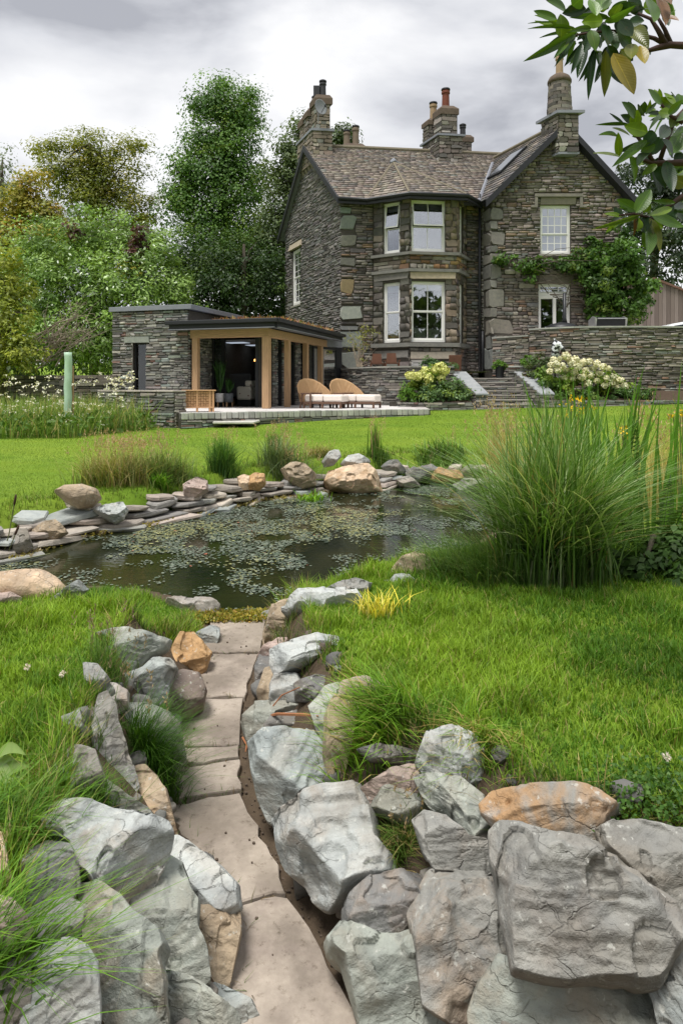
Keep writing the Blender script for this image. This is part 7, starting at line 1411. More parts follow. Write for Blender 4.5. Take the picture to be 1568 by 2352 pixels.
# meadow at the left with white flowers
N = 16000; X = RNG.uniform(-9.5, -3.4, N); Y = RNG.uniform(13.4, 19.5, N); k = X/Y*F+CX; ok = (k < 345-np.clip((15.5-Y)*90, 0, 200)+RNG.normal(0, 12, N)) & (k > -40) & ~((Y > 16.2) & (k > 250)); P = np.c_[X, Y][ok]; n = len(P); z = height(P)
g = pickc(n, [((.16, .27, .045), 4), ((.23, .33, .08), 3), ((.42, .36, .15), 1.8), ((.12, .21, .04), 2)]); hh = RNG.uniform(.2, 1.0, n)*lerp(.55, 1, sst(13.4, 15, P[:, 1]))
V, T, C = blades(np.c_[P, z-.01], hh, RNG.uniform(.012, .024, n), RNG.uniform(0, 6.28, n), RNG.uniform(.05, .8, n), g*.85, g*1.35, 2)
Q = P[RNG.choice(n, 4200)]; n2 = len(Q); zz = height(Q)+RNG.uniform(.05, .42, n2); Vl, fl_ = leafquads(np.c_[Q, zz], RNG.uniform(.08, .18, n2), RNG.uniform(.04, .09, n2), RNG.normal(0, 1, (n2, 3))+(0, 0, .8), RNG.normal(0, 1, (n2, 3))); cl = np.repeat(pickc(n2, [((.08, .16, .03), 3), ((.13, .21, .05), 2)]), 4, 0)
o = npobj('meadow_grass', np.vstack([V, Vl]), [T, fl_+len(V)], M_GRASS, cols=np.vstack([C, cl])); tag(o, 'tall meadow grass and weeds at the left of the lawn', 'meadow', kind='stuff')
fm = MB(); rg = np.random.default_rng(221); V_, C_ = [], []
def flowerheads(cnt, xr, yr, Yr, zr_, r, col, per=9):
    P_, N_ = [], []
    for _ in range(cnt):
        Y_ = rg.uniform(*Yr); c = W(rg.uniform(*xr), rg.uniform(*yr), Y_)
        for k in range(per): a = rg.uniform(0, 6.28); q = rg.random()**.5*r; P_.append(c+(q*math.cos(a), q*math.sin(a), rg.normal(0, .008)))
    P_ = np.array(P_); n_ = len(P_); V, f = leafquads(P_, np.full(n_, r*.7), np.full(n_, r*.6), np.c_[rg.normal(0, .3, (n_, 2)), np.ones(n_)], rg.normal(0, 1, (n_, 3))); return V, f, np.repeat(np.array([col])*rg.uniform(.85, 1.1, (n_, 1)), 4, 0)
a = flowerheads(125, (0, 290), (862, 965), (14.0, 16.8), 0, .062, (.80, .79, .68)); b = flowerheads(110, (0, 250), (925, 985), (13.8, 15), 0, .032, (.80, .79, .72), 5); c = flowerheads(16, (215, 310), (850, 900), (16.2, 17.4), 0, .085, (.80, .79, .66))
V = np.vstack([a[0], b[0], c[0]]); f = np.vstack([a[1], b[1]+len(a[0]), c[1]+len(a[0])+len(b[0])])
# stems for the flower heads
SP = V[::36]; n = len(SP); SB = SP.copy(); SB[:, 2] = height(SB[:, :2]); hs_ = np.maximum(SP[:, 2]-SB[:, 2], .05); sv, st_, sc = blades(SB, hs_, np.full(n, .012), RNG.uniform(0, 6.28, n), np.full(n, .02), np.tile([.09, .14, .04], (n, 1)), np.tile([.12, .17, .05], (n, 1)), 2)
o = npobj('meadow_flowers', np.vstack([V, sv]), [f, st_+len(V)], M_PETAL, cols=np.vstack([a[2], b[2], c[2], sc])); tag(o, 'white umbel and daisy flowers scattered through the meadow', 'wildflowers', kind='stuff')
# ------------------------------------------------------------------ single grass clumps
def clump(name, label, cat, x, y, n, hpx, spread, pal, wd, lean=(.1, .9), seeds=0, group=None, Y=None, segs=3, droop=.35, base=None, dirang=None, hvar=(.5, 1.0), tip=1.15, seedcol=(.50, .37, .22)):
    e = empty(name); tag(e, label, cat, group)
    q = hit(x, y) if Y is None else np.array([(x-CX)/F*Y, Y, CZ+(HY-y)/F*Y]); D = q[1]; H_ = hpx/F*D; s = (base if base is not None else spread*.3)/F*D
    P = np.c_[q[0]+RNG.normal(0, s, n), q[1]+RNG.normal(0, s*.8, n), np.zeros(n)]; P[:, 2] = height(P[:, :2])-.01 if Y is None else q[2]
    g_gain = 1.5; ang = RNG.uniform(0, 6.28, n) if dirang is None else RNG.normal(dirang[0], dirang[1], n); ln = RNG.uniform(*lean, n); g = pickc(n, pal)*g_gain
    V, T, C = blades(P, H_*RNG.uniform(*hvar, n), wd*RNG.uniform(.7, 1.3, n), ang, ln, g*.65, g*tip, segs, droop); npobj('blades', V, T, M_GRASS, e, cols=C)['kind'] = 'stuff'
    if seeds:
        P2_ = P[RNG.integers(0, n, seeds)]; a2 = RNG.uniform(0, 6.28, seeds); l2 = RNG.uniform(.05, .45, seeds); h2 = H_*RNG.uniform(.8, 1.15, seeds)
        sv, st_, sc = blades(P2_, h2, np.full(seeds, wd*.5), a2, l2, np.tile(np.array(seedcol)*.7, (seeds, 1)), np.tile(seedcol, (seeds, 1)), 3, droop)
        tipz = P2_+np.c_[np.cos(a2)*h2*l2, np.sin(a2)*h2*l2, h2*(1-droop*l2)]; k = 14; B = np.repeat(tipz, k, 0)+RNG.normal(0, 1, (seeds*k, 3))*np.array([.012, .012, .05])*H_*1.2; B[:, 2] -= .05*H_
        lv, lf = leafquads(B, np.full(len(B), .045*H_+.004), np.full(len(B), .010*H_+.0025), RNG.normal(0, 1, (len(B), 3)), RNG.normal(0, .4, (len(B), 3))+(0, 0, 1)); lc = np.repeat(np.array([seedcol])*RNG.uniform(.7, 1.3, (len(B), 1)), 4, 0)
        npobj('seed_heads', np.vstack([sv, lv]), [st_, lf+len(sv)], M_GRASS, e, cols=np.vstack([sc, lc]))['kind'] = 'stuff'
    return e
GRN = [((.07, .145, .02), 3), ((.11, .19, .03), 2), ((.045, .10, .015), 2)]; BUF = [((.17, .19, .05), 3), ((.28, .24, .10), 2), ((.10, .15, .035), 2), ((.38, .30, .15), 1)]; PALEG = [((.13, .19, .09), 3), ((.09, .14, .05), 3), ((.20, .25, .14), 1.5), ((.06, .10, .03), 2)]
GC = 'grass clumps round the pond'
clump('grass_clump', 'wide buff seeding grass clump on the left pond bank', 'grass clump', 268, 1112, 1300, 112, 130, BUF, .009, (.15, 1.4), 110, GC)
clump('grass_clump', 'looser buff and green clump beside the widest one', 'grass clump', 372, 1106, 900, 112, 105, [((.12, .18, .05), 3), ((.2, .2, .07), 1), ((.07, .12, .03), 2)], .009, (.15, 1.3), 50, GC)
clump('leafy_weed', 'bright leafy weed trailing over the edging stones', 'plant', 368, 1125, 120, 50, 20, [((.10, .22, .02), 1)], .03, (.3, 1.0), 0, None)
clump('rush_clump', 'dense dark green rush tuft behind the pond', 'rush', 513, 1085, 800, 105, 46, [((.05, .12, .025), 3), ((.08, .16, .03), 2)], .010, (.05, .9), 14, GC)
clump('grass_clump', 'pale arching grass clump left of the far boulder', 'grass clump', 655, 1080, 1000, 98, 90, PALEG, .010, (.15, 1.4), 70, GC)
clump('grass_clump', 'upright tuft just behind the pale arching clump', 'grass clump', 628, 1045, 260, 70, 24, GRN, .011, (.05, .5), 0, GC)
clump('iris_clump', 'upright green iris blades behind the far boulder', 'iris', 862, 1058, 80, 92, 22, [((.075, .165, .02), 2), ((.17, .20, .06), 1)], .028, (.03, .22), 12, GC)
clump('grass_clump', 'low grassy mound right of the iris blades', 'grass clump', 880, 1070, 500, 36, 60, GRN, .011, (.2, .9), 0, GC)
clump('dock_clump', 'low leafy weeds on the far right bank', 'weeds', 1010, 1078, 520, 60, 80, [((.08, .165, .025), 3), ((.13, .21, .05), 2)], .030, (.2, 1.0), 10, GC)
clump('grass_clump', 'thin straw-coloured grass tuft left of the tall pond grass', 'grass clump', 1140, 1092, 260, 150, 34, [((.45, .35, .17), 3), ((.30, .26, .10), 2)], .006, (.05, .5), 40, GC)
clump('grass_clump', 'thin weedy tuft left of the far boulder', 'grass clump', 735, 1050, 420, 40, 50, BUF, .010, (.2, .9), 10, GC)
clump('water_plant', 'bright green grassy plant growing in the water', 'water plant', 718, 1152, 90, 34, 24, [((.15, .30, .02), 1)], .016, (.2, .9), 0, None, Y=9.0, base=16)
clump('sweet_flag', 'yellow variegated grass clump on the near pond bank', 'grass clump', 866, 1412, 130, 78, 50, [((.52, .46, .06), 3), ((.36, .40, .05), 1.5), ((.58, .52, .16), 1)], .0085, (.15, .95), 0, GC, base=26)
clump('grass_tuft', 'dark fine grass tuft leaning over the path', 'grass clump', 350, 1765, 1500, 185, 60, [((.04, .105, .012), 3), ((.065, .145, .018), 2)], .0032, (.3, 1.2), 4, GC, base=24, hvar=(.35, 1), dirang=(-.6, 1.2))
clump('grass_tuft', 'bright broad grass tuft spilling over the tan rock', 'grass clump', 880, 1690, 620, 170, 80, [((.13, .25, .02), 3), ((.09, .19, .02), 2), ((.3, .26, .09), .5)], .0062, (.4, 1.4), 0, GC, base=46, dirang=(3.5, .9))
clump('grass_tuft', 'straggling tuft growing between the slabs of the right bank', 'grass clump', 915, 1965, 420, 130, 40, [((.10, .17, .03), 3), ((.27, .22, .09), 1.6), ((.06, .12, .02), 1)], .0032, (.3, 1.5), 6, GC, base=20)
clump('grass_tuft', 'grass tuft hanging from the lawn above the rust-stained slab', 'grass clump', 1085, 1720, 420, 120, 60, [((.12, .22, .025), 3), ((.30, .24, .09), 1.6)], .005, (.5, 1.5), 0, GC, base=40, dirang=(4.2, .9))
clump('grass_tuft', 'long-bladed grass tuft in the bottom left corner', 'grass clump', -20, 2270, 330, 330, 60, [((.10, .21, .02), 3), ((.07, .155, .018), 2), ((.16, .26, .03), 1)], .0048, (.35, 1.5), 0, GC, base=52, dirang=(.35, .8), hvar=(.35, 1))
clump('grass_tuft', 'upper long grass tuft at the left edge over the speckled stone', 'grass clump', 10, 1930, 420, 220, 60, [((.09, .19, .02), 3), ((.06, .14, .016), 2), ((.15, .22, .04), 1)], .0045, (.35, 1.4), 0, GC, base=60, dirang=(0, 1.0), hvar=(.35, 1))
clump('grass_tuft', 'small dark tuft between the slabs of the left bank', 'grass clump', 225, 1850, 420, 110, 40, [((.05, .115, .015), 3), ((.08, .16, .02), 2)], .003, (.2, 1.2), 0, GC, base=22)
clump('grass_tuft', 'tiny tuft in the crack beside the pale blue-green slab', 'grass clump', 382, 1972, 110, 60, 14, [((.05, .115, .015), 1)], .0025, (.2, 1.2), 0, GC, base=9)
clump('grass_tuft', 'thin seeding tuft below the lawn edge on the left bank', 'grass clump', 250, 1560, 260, 150, 50, [((.09, .17, .03), 2), ((.05, .11, .02), 1)], .0026, (.2, 1.1), 16, GC, base=22, seedcol=(.30, .24, .16))
clump('grass_tuft', 'dry matted tuft above the pink quartz stone', 'grass clump', 800, 1745, 220, 110, 50, [((.30, .24, .10), 2), ((.12, .19, .03), 2)], .0032, (.4, 1.5), 0, GC, base=26)
# weeds and dry bits in the joints and along the edges of the flags
B = []
for k in range(1, len(cxl)-1):
    a0, a1 = flagrow(k)
    for _ in range(26): B.append(lerp(a0, a1, RNG.random())+RNG.normal(0, .004, 2))
for _ in range(240): y_ = RNG.uniform(1.7, 4.3); xl = np.interp(y_, [p[1] for p in L0[::-1]], [p[0] for p in L0[::-1]]); B.append(np.array([xl+.02+abs(RNG.normal(0, .02)), y_]))
B = np.array(B); n = len(B); z = pathz(B[:, 1])-.012; g = pickc(n, [((.10, .18, .03), 2), ((.28, .21, .11), 2), ((.14, .13, .06), 2)]); V, T, C = blades(np.c_[B, z], RNG.uniform(.012, .05, n), RNG.uniform(.002, .004, n), RNG.uniform(0, 6.28, n), RNG.uniform(.4, 1.8, n), g*.7, g, 2); tag(npobj('joint_weeds', V, T, M_GRASS, cols=C), 'tiny weeds and dry wisps in the joints of the path', 'weeds', kind='stuff')
# loose trailing grass in the bank joints
N = 900; k = 0; PT = []
P = np.c_[RNG.uniform(-1.1, 1.2, 6000), RNG.uniform(1.4, 4.3, 6000)]; bt = bank_t(P); P = P[(bt > .35) & (bt < .95)][:70]; B = np.repeat(P, 26, 0)+RNG.normal(0, .018, (len(P)*26, 2)); n = len(B); z = height(B)+.02; g = pickc(n, GRN+[((.26, .21, .09), 2)])
V, T, C = blades(np.c_[B, z], RNG.uniform(.05, .15, n), RNG.uniform(.002, .004, n), RNG.uniform(0, 6.28, n), RNG.uniform(.3, 1.3, n), g*.7, g, 3); tag(npobj('joint_grass', V, T, M_GRASS, cols=C), 'wispy grass growing in the joints between the bank rocks', 'grass', kind='stuff')
# ------------------------------------------------------------------ the big pond-side planting at the right
e = clump('ornamental_grass', 'huge fountain of grey-green ornamental grass at the right of the pond', 'ornamental grass', 1270, 1335, 2500, 460, 120, [((.09, .17, .035), 3), ((.14, .22, .075), 2.8), ((.05, .11, .018), 2.2), ((.27, .33, .18), 1.2), ((.28, .23, .10), .45)], .0105, (.03, 1.15), 0, GC, base=46, segs=6, droop=.38, hvar=(.45, 1.08))
clump('grass_clump', 'fine green grass mound spilling toward the pond', 'grass clump', 1110, 1322, 1700, 150, 120, [((.06, .13, .02), 3), ((.10, .18, .04), 2), ((.16, .20, .07), 1)], .0042, (.3, 1.4), 0, GC, base=66, segs=4, dirang=(3.3, 1.0))
e = empty('iris_bed'); tag(e, 'tall upright sword-leaved irises behind the ornamental grass', 'iris'); rg = np.random.default_rng(231)
for k in range(130):
    x = rg.choice([rg.normal(1385, 50), rg.normal(1310, 55), rg.normal(1500, 60)], p=[.5, .28, .22]); Yb = rg.uniform(4.5, 5.3); X = (x-CX)/F*Yb; zb = gz(X, Yb)-.02
    top = rg.uniform(815, 960) if rg.random() < .62 else rg.uniform(960, 1150); Hh = max(.4, CZ+(HY-top)/F*Yb-zb); ln = rg.normal(0, .14); a = 0 if ln > 0 else math.pi
    g = np.array([[.085, .20, .018]])*rg.uniform(.7, 1.4); V, T, C = blades(np.array([[X, Yb, zb]]), np.array([Hh]), np.array([rg.uniform(.034, .052)]), np.array([a+rg.normal(0, .3)]), np.array([abs(ln)]), g*.8, g*1.1, 5, .2, tw=np.array([math.pi/2+rg.normal(0, .5)])); npobj('leaf', V, T, M_GRASS, e, cols=C)
def fern(label, x, y, Y, fronds, seed):
    e = empty('fern'); tag(e, label, 'fern', 'ferns by the pond'); rg = np.random.default_rng(seed); q = np.array([(x-CX)/F*Y, Y, 0]); q[2] = gz(q[0], Y)
    for (tx, ty) in fronds:
        tip = W(tx, ty, Y+rg.normal(0, .1)-.1); b = q+rg.normal(0, .03, 3)*(1, 1, 0); mid = lerp(b, tip, .55)+(0, 0, .10*np.linalg.norm(tip-b)); Vs, Fs = [], []; n = 26; m = MB(); pts = []
        for i in range(n+1): t = i/n; p = (1-t)**2*b+2*t*(1-t)*mid+t*t*tip; pts.append(p)
        m.tube(pts[::3]+[pts[-1]], .004, 4); d = tip-b; L = np.linalg.norm(d); side = np.cross(d, [0, -1, .3]); side /= np.linalg.norm(side)
        Pb, D, Ls = [], [], []
        for i in range(4, n):
            tt = (pts[i+1]-pts[i-1]); tt /= np.linalg.norm(tt); w = .12*L*math.sin(min(1, (n-i)/n*1.25)*1.57)*min(1, (i-2)/6)
            for s in (-1, 1): Pb.append(pts[i]); D.append(side*s+tt*.35+rg.normal(0, .08, 3)-(0, 0, .15)); Ls.append(w)
        V, f = leafquads(np.array(Pb), np.array(Ls), np.full(len(Pb), L*.035), np.tile(np.cross(side, d), (len(Pb), 1)), np.array(D)); c = np.array([[.06, .125, .022]])*rg.uniform(.7, 1.4)
        npobj('frond', np.vstack([V, np.array(m.v)]), [f, np.array([q_ for q_ in m.f if len(q_) == 4])+len(V)], M_LEAF, e, cols=np.tile(c, (len(V)+len(m.v), 1)))
fern('large fern at the right edge beside the ornamental grass', 1500, 1320, 4.2, [(1600, 1120), (1560, 1170), (1470, 1120), (1420, 1190), (1620, 1220), (1390, 1230), (1540, 1090), (1450, 1240)], 241)
fern('dark fern rising among the irises', 1440, 1280, 4.9, [(1462, 965)], 242)
bush('dark_leafy_shrub', 'dark low leafy shrub under the large fern', [(1480, 1290, 4.0, 60, 40), (1540, 1270, 4.1, 60, 50), (1570, 1320, 3.9, 40, 30), (1430, 1310, 4.1, 40, 26)], 2200, .055, [((.035, .075, .018), 3), ((.055, .11, .025), 2), ((.10, .15, .05), .6)], 243, 1500, 4.1, .45, clump=.12, asp=.6)
clump('grass_clump', 'straw-yellow grass stand behind the irises at the right edge', 'grass clump', 1540, 1180, 1100, 230, 110, [((.42, .34, .13), 3), ((.30, .27, .09), 2), ((.16, .20, .05), 1)], .006, (.05, .5), 60, GC, Y=6.3, base=60)
clump('grass_clump', 'straw-yellow grass stand between pond grass and lawn', 'grass clump', 1190, 1115, 500, 150, 60, [((.40, .32, .13), 3), ((.26, .25, .08), 2)], .006, (.1, .6), 40, GC, Y=8.6, base=40)
# ragwort
for lb, pts, Y in (('yellow-flowered ragwort behind the irises', [(1302, 928), (1312, 918), (1320, 914), (1332, 922), (1340, 916), (1348, 926), (1310, 945), (1328, 950), (1318, 936), (1338, 940), (1360, 935), (1300, 955), (1345, 980)], 5.9), ('single yellow ragwort flower beside the dark fern', [(1430, 992), (1440, 988), (1436, 1000), (1428, 984)], 5.2), ('yellow ragwort flowers at the right edge', [(1553, 950), (1562, 946), (1568, 955), (1546, 956)], 5.6)):
    e = empty('ragwort'); tag(e, lb, 'flower', 'yellow ragwort'); rg = np.random.default_rng(len(pts)); b = np.array([(pts[0][0]+10-CX)/F*Y, Y, 0]); b[2] = gz(b[0], Y)
    for (x, y) in pts:
        c = W(x, y, Y+rg.normal(0, .06)); m = MB(); m.tube([b, lerp(b, c, .6)+(0, 0, .05), c], .004, 4); m.obj('stem', simple('stem_green', (.10, .15, .04)) if 'stem_green' not in bpy.data.materials else bpy.data.materials['stem_green'], e)
        n = 12; P = c+rg.normal(0, 1, (n, 3))*np.array([.022, .02, .010]); V, f = leafquads(P, np.full(n, .022), np.full(n, .018), np.c_[rg.normal(0, .5, (n, 2)), np.ones(n)], rg.normal(0, 1, (n, 3))); npobj('flower_head', V, f, M_PETAL, e, cols=np.tile([.75, .50, .015], (len(V), 1)))
# bulrush at the left pond edge
e = empty('bulrush'); tag(e, 'brown-headed bulrush stems at the left pond edge', 'bulrush')
for pts, hd in (([(-8, 1330), (20, 1230), (36, 1140)], True), ([(-5, 1340), (22, 1260), (42, 1210)], True), ([(0, 1300), (60, 1283), (115, 1272)], False)):
    P = [W(x, y, 5.9) for x, y in pts]; m = MB(); m.tube(P, .005, 5); m.obj('stem', simple('rush_stem', (.13, .14, .06)) if 'rush_stem' not in bpy.data.materials else bpy.data.materials['rush_stem'], e)
    if hd: d = P[-1]-P[-2]; d /= np.linalg.norm(d); m = MB(); m.tube([P[-1]-d*.08, P[-1]-d*.06, P[-1], P[-1]+d*.02], [.003, .011, .010, .002], 8); m.obj('flower_spike', simple('spike', (.06, .03, .02)) if 'spike' not in bpy.data.materials else bpy.data.materials['spike'], e, smooth=True)
# broad weeds, clover
def broadleaf(label, q, leaves, col):
    e = empty('broad_leaved_weed'); tag(e, label, 'weed', 'broad-leaved weeds')
    for (bx, by, tx, ty, w, c) in leaves:
        Y = q; b, t = W(bx, by, Y), W(tx, ty, Y-.06); d = t-b; s = np.cross(d, [0, -1, .8]); s /= np.linalg.norm(s); n = 7; V = []
        for i in range(n+1): k = i/n; ww = w/F*Y*.5*math.sin(math.pi*min(1, k**.8*.97+.02)); p = lerp(b, t, k)+(0, 0, .03*math.sin(3.14*k)); V += [p-s*ww+(0, 0, .012), p, p+s*ww+(0, 0, .012)]
        f = [(3*i+j, 3*i+j+1, 3*i+j+4, 3*i+j+3) for i in range(n) for j in range(2)]; npobj('leaf', np.array(V), np.array(f), M_GLOSSLEAF, e, cols=np.tile(np.array(c), (len(V), 1)), smooth=True)
broadleaf('broad pale green dock leaves at the left edge', 1.95, [(-40, 1800, 62, 1805, 60, (.26, .36, .12)), (-30, 1830, 70, 1772, 34, (.22, .33, .08)), (-20, 1760, 60, 1745, 26, (.25, .36, .10)), (40, 1850, 120, 1800, 46, (.16, .05, .04)), (60, 1870, 150, 1830, 40, (.15, .12, .05))], None)
N = 1500; P = np.array([hit(x, y) for x, y in zip(RNG.uniform(1390, 1600, 60), RNG.uniform(1790, 1900, 60))]); P = P[RNG.integers(0, 60, N)]+np.c_[RNG.normal(0, .05, (N, 2)), RNG.uniform(.005, .05, N)]
V, f = leafquads(P, RNG.uniform(.008, .016, N), RNG.uniform(.008, .015, N), np.c_[RNG.normal(0, .5, (N, 2)), np.ones(N)], RNG.normal(0, 1, (N, 3))); tag(npobj('clover', V, f, M_LEAF, cols=np.repeat(pickc(N, [((.055, .135, .02), 3), ((.09, .18, .03), 2)]), 4, 0)), 'mat of clover leaves above the right bank rocks', 'clover', kind='stuff')
for (x, y, lb) in ((62, 1555, 'white clover flower on the left lawn, farther one'), (143, 1573, 'white clover flower on the left lawn, nearer the rocks'), (220, 1570, 'pinkish clover flower among the left bank grass'), (1530, 1772, 'white clover flower at the right edge')):
    e = empty('clover_flower'); tag(e, lb, 'clover flower', 'clover flowers'); c = hit(x, y+8)+(0, 0, .05); rg = np.random.default_rng(int(x)); n = 40; d = rg.normal(0, 1, (n, 3)); d /= np.linalg.norm(d, axis=1, keepdims=True); V, f = leafquads(c+d*.003, np.full(n, .012), np.full(n, .004), rg.normal(0, 1, (n, 3)), d); npobj('flower_head', V, f, M_PETAL, e, cols=np.tile([.75, .68, .62], (len(V), 1)))
    m = MB(); m.tube([c-(0, 0, .06), c], .0015, 4); m.obj('stem', bpy.data.materials['stem_green'], e)
# moss along the flag end, dead stalks in the hollow
N = 2600; x = RNG.uniform(430, 620, N); y = 1428-RNG.random(N)*22+(x-500)*-.05*RNG.random(N); P = np.array([[*wpt(a, b, WATER+.03), WATER+.02] for a, b in zip(x, y)]); P[:, 2] += RNG.random(N)*.03
V, f = leafquads(P, RNG.uniform(.012, .03, N), RNG.uniform(.008, .02, N), RNG.normal(0, 1, (N, 3))+(0, 0, .5), RNG.normal(0, 1, (N, 3))); 
P2_ = []
for _ in range(2200):
    s_ = RNG.uniform(0, cc_[-1]*.62); P2_.append([np.interp(s_, cc_, EP[:, 0])+RNG.normal(0, .03), np.interp(s_, cc_, EP[:, 1])-RNG.uniform(0, .1), WATER+RNG.uniform(.0, .03)])
P2_ = np.array(P2_); V2, f2 = leafquads(P2_, RNG.uniform(.02, .05, len(P2_)), RNG.uniform(.015, .03, len(P2_)), RNG.normal(0, 1, (len(P2_), 3))+(0, 0, .8), RNG.normal(0, 1, (len(P2_), 3)))
cl = pickc(N, [((.32, .28, .05), 3), ((.16, .19, .03), 2), ((.38, .26, .08), 1)]); cl2 = pickc(len(P2_), [((.33, .28, .06), 3), ((.24, .22, .10), 2), ((.40, .33, .22), 1)])
tag(npobj('shore_moss', np.vstack([V, V2]), np.vstack([f, f2+len(V)]), M_LEAF, cols=np.repeat(np.vstack([cl, cl2]), 4, 0)), 'yellow moss along the pond rim and path end', 'moss', kind='stuff')
for i, (p, lb) in enumerate([([(600, 1690), (640, 1682), (700, 1688), (732, 1694)], 'reddish dead stalk lying along the flat slab'), ([(612, 1684), (650, 1640), (690, 1622)], 'orange dead stem leaning out of the hollow'), ([(562, 1690), (572, 1710), (568, 1722)], 'curled dead leaf beside the path gutter')]):
    P = [hit(x, y)+np.array([0, -.06, .10 if i < 2 else .02]) for x, y in p]; m = MB(); m.tube(P, [.006 if i != 1 else .003]*(len(P)-1)+[.002], 5); tag(m.obj('dead_stalk', simple('dead_stalk%d' % i, (.34, .15, .075), .8, .1, .3, 30, .2)), lb, 'dead stalk')
# ------------------------------------------------------------------ rhododendron branch reaching in from the right
rh = empty('rhododendron_branch'); tag(rh, 'leafy rhododendron branches reaching in at the top right', 'branch')
def rho_mat():
    t = NT('rhododendron_leaf'); q = t.objp(); s = t.n('ShaderNodeSeparateXYZ', {0: q}); ay_ = t.n('ShaderNodeMath', {0: s.outputs[1]}, operation='ABSOLUTE').outputs[0]; c = t.ocol()
    v = t.n('ShaderNodeTexWave', {'Vector': t.n('ShaderNodeCombineXYZ', {0: t.math('SUBTRACT', s.outputs[0], t.math('MULTIPLY', ay_, .45)), 1: 0.0, 2: 0.0}).outputs[0], 'Scale': 4.2, 'Distortion': .8, 'Detail': 2}).outputs[0]
    c = t.mix(t.rng(v, .55, .95, 0, .08), c, t.mix(1.0, c, (1.5, 1.45, 1.3), 'MULTIPLY')); c = t.mix(t.rng(ay_, .012, .035, .6, 0), c, t.mix(1.0, c, (1.9, 1.8, 1.5), 'MULTIPLY'))
    c = t.mix(t.rng(t.noise(t.pos(), 38, 5, .7), .55, .72, 0, .6), c, t.mix(.5, c, (.14, .085, .02))); c = t.mix(t.rng(t.noise(t.pos(), 9, 3), .35, .65), t.mix(1.0, c, (.72, .74, .8), 'MULTIPLY'), t.mix(1.0, c, (1.25, 1.2, 1.0), 'MULTIPLY'))
    b = t.bsdf(c, .33, .45, t.bump(v, .15, .003)); tr = t.n('ShaderNodeBsdfTranslucent', {0: t.mix(1.0, c, (1.3, 1.3, .5), 'MULTIPLY')}).outputs[0]; return t.done(t.n('ShaderNodeMixShader', {0: .28, 1: b, 2: tr}).outputs[0])
M_RHO = rho_mat()
def leafmesh(k):
    n = 10; V = []; rg = np.random.default_rng(k); cv = (.10, -.06, .02)[k]
    for i in range(n+1):
        t = i/n; w = .5*math.sin(math.pi*(t**.82)*.985+.015*math.pi)**.75 if 0 < i < n else .015; z = cv*math.sin(3.14*t)
        V += [(t, -w, z+.16*w), (t, -w*.5, z+.05*w), (t, 0, z-.02), (t, w*.5, z+.05*w), (t, w, z+.16*w)]
    f = [(5*i+j, 5*i+j+1, 5*i+j+6, 5*i+j+5) for i in range(n) for j in range(4)]; me = bpy.data.meshes.new('leaf'); me.from_pydata(V, [], f); me.polygons.foreach_set('use_smooth', np.ones(len(f), bool)); me.materials.append(M_RHO); return me
LM = [leafmesh(k) for k in range(3)]
from mathutils import Matrix
TOP = [(520, 330, 90, 565, 75, 0), (490, 400, 370, 540, 45, 0), (560, 400, 485, 600, 40, 0), (620, 430, 530, 680, 60, 1), (650, 460, 590, 720, 80, 1), (740, 510, 690, 925, 60, 1), (850, 520, 840, 895, 80, 3), (950, 540, 1115, 870, 190, 2), (880, 450, 940, 690, 130, 1), (700, 420, 620, 330, 90, 1), (560, 320, 240, 345, 45, 0), (520, 265, 130, 262, 34, 0), (360, 205, 130, 212, 14, 0), (370, 160, 185, 95, 75, 0), (440, 310, 432, 125, 165, 4), (460, 80, 300, 0, 100, 0), (640, 80, 450, 120, 100, 1), (690, 260, 510, 290, 50, 0), (840, 160, 520, 160, 64, 0), (800, 190, 630, 200, 120, 4), (880, 180, 1130, 45, 70, 0), (920, 140, 1050, 0, 110, 0), (840, 70, 900, -20, 60, 0), (800, 80, 830, -40, 110, 0), (560, 40, 640, -30, 120, 0), (1100, 100, 1170, -20, 180, 1), (1080, 200, 1210, 190, 90, 1), (900, 300, 960, 450, 100, 1), (980, 300, 1100, 440, 130, 1), (1100, 260, 1250, 440, 130, 3), (1180, 440, 1215, 585, 100, 2), (1090, 420, 1090, 540, 100, 3), (1250, 0, 1300, 200, 160, 0), (1350, 0, 1410, 230, 120, 5), (1400, 150, 1530, 185, 70, 5), (1400, -20, 1460, 35, 60, 5), (740, 330, 650, 480, 110, 1), (770, 480, 790, 610, 60, 1), (720, 300, 760, 470, 90, 0), (850, 250, 870, 420, 120, 1), (1000, 200, 1100, 330, 140, 1), (1000, 480, 1080, 640, 120, 3), (760, 120, 700, -10, 90, 0), (980, 60, 1020, 200, 120, 1)]
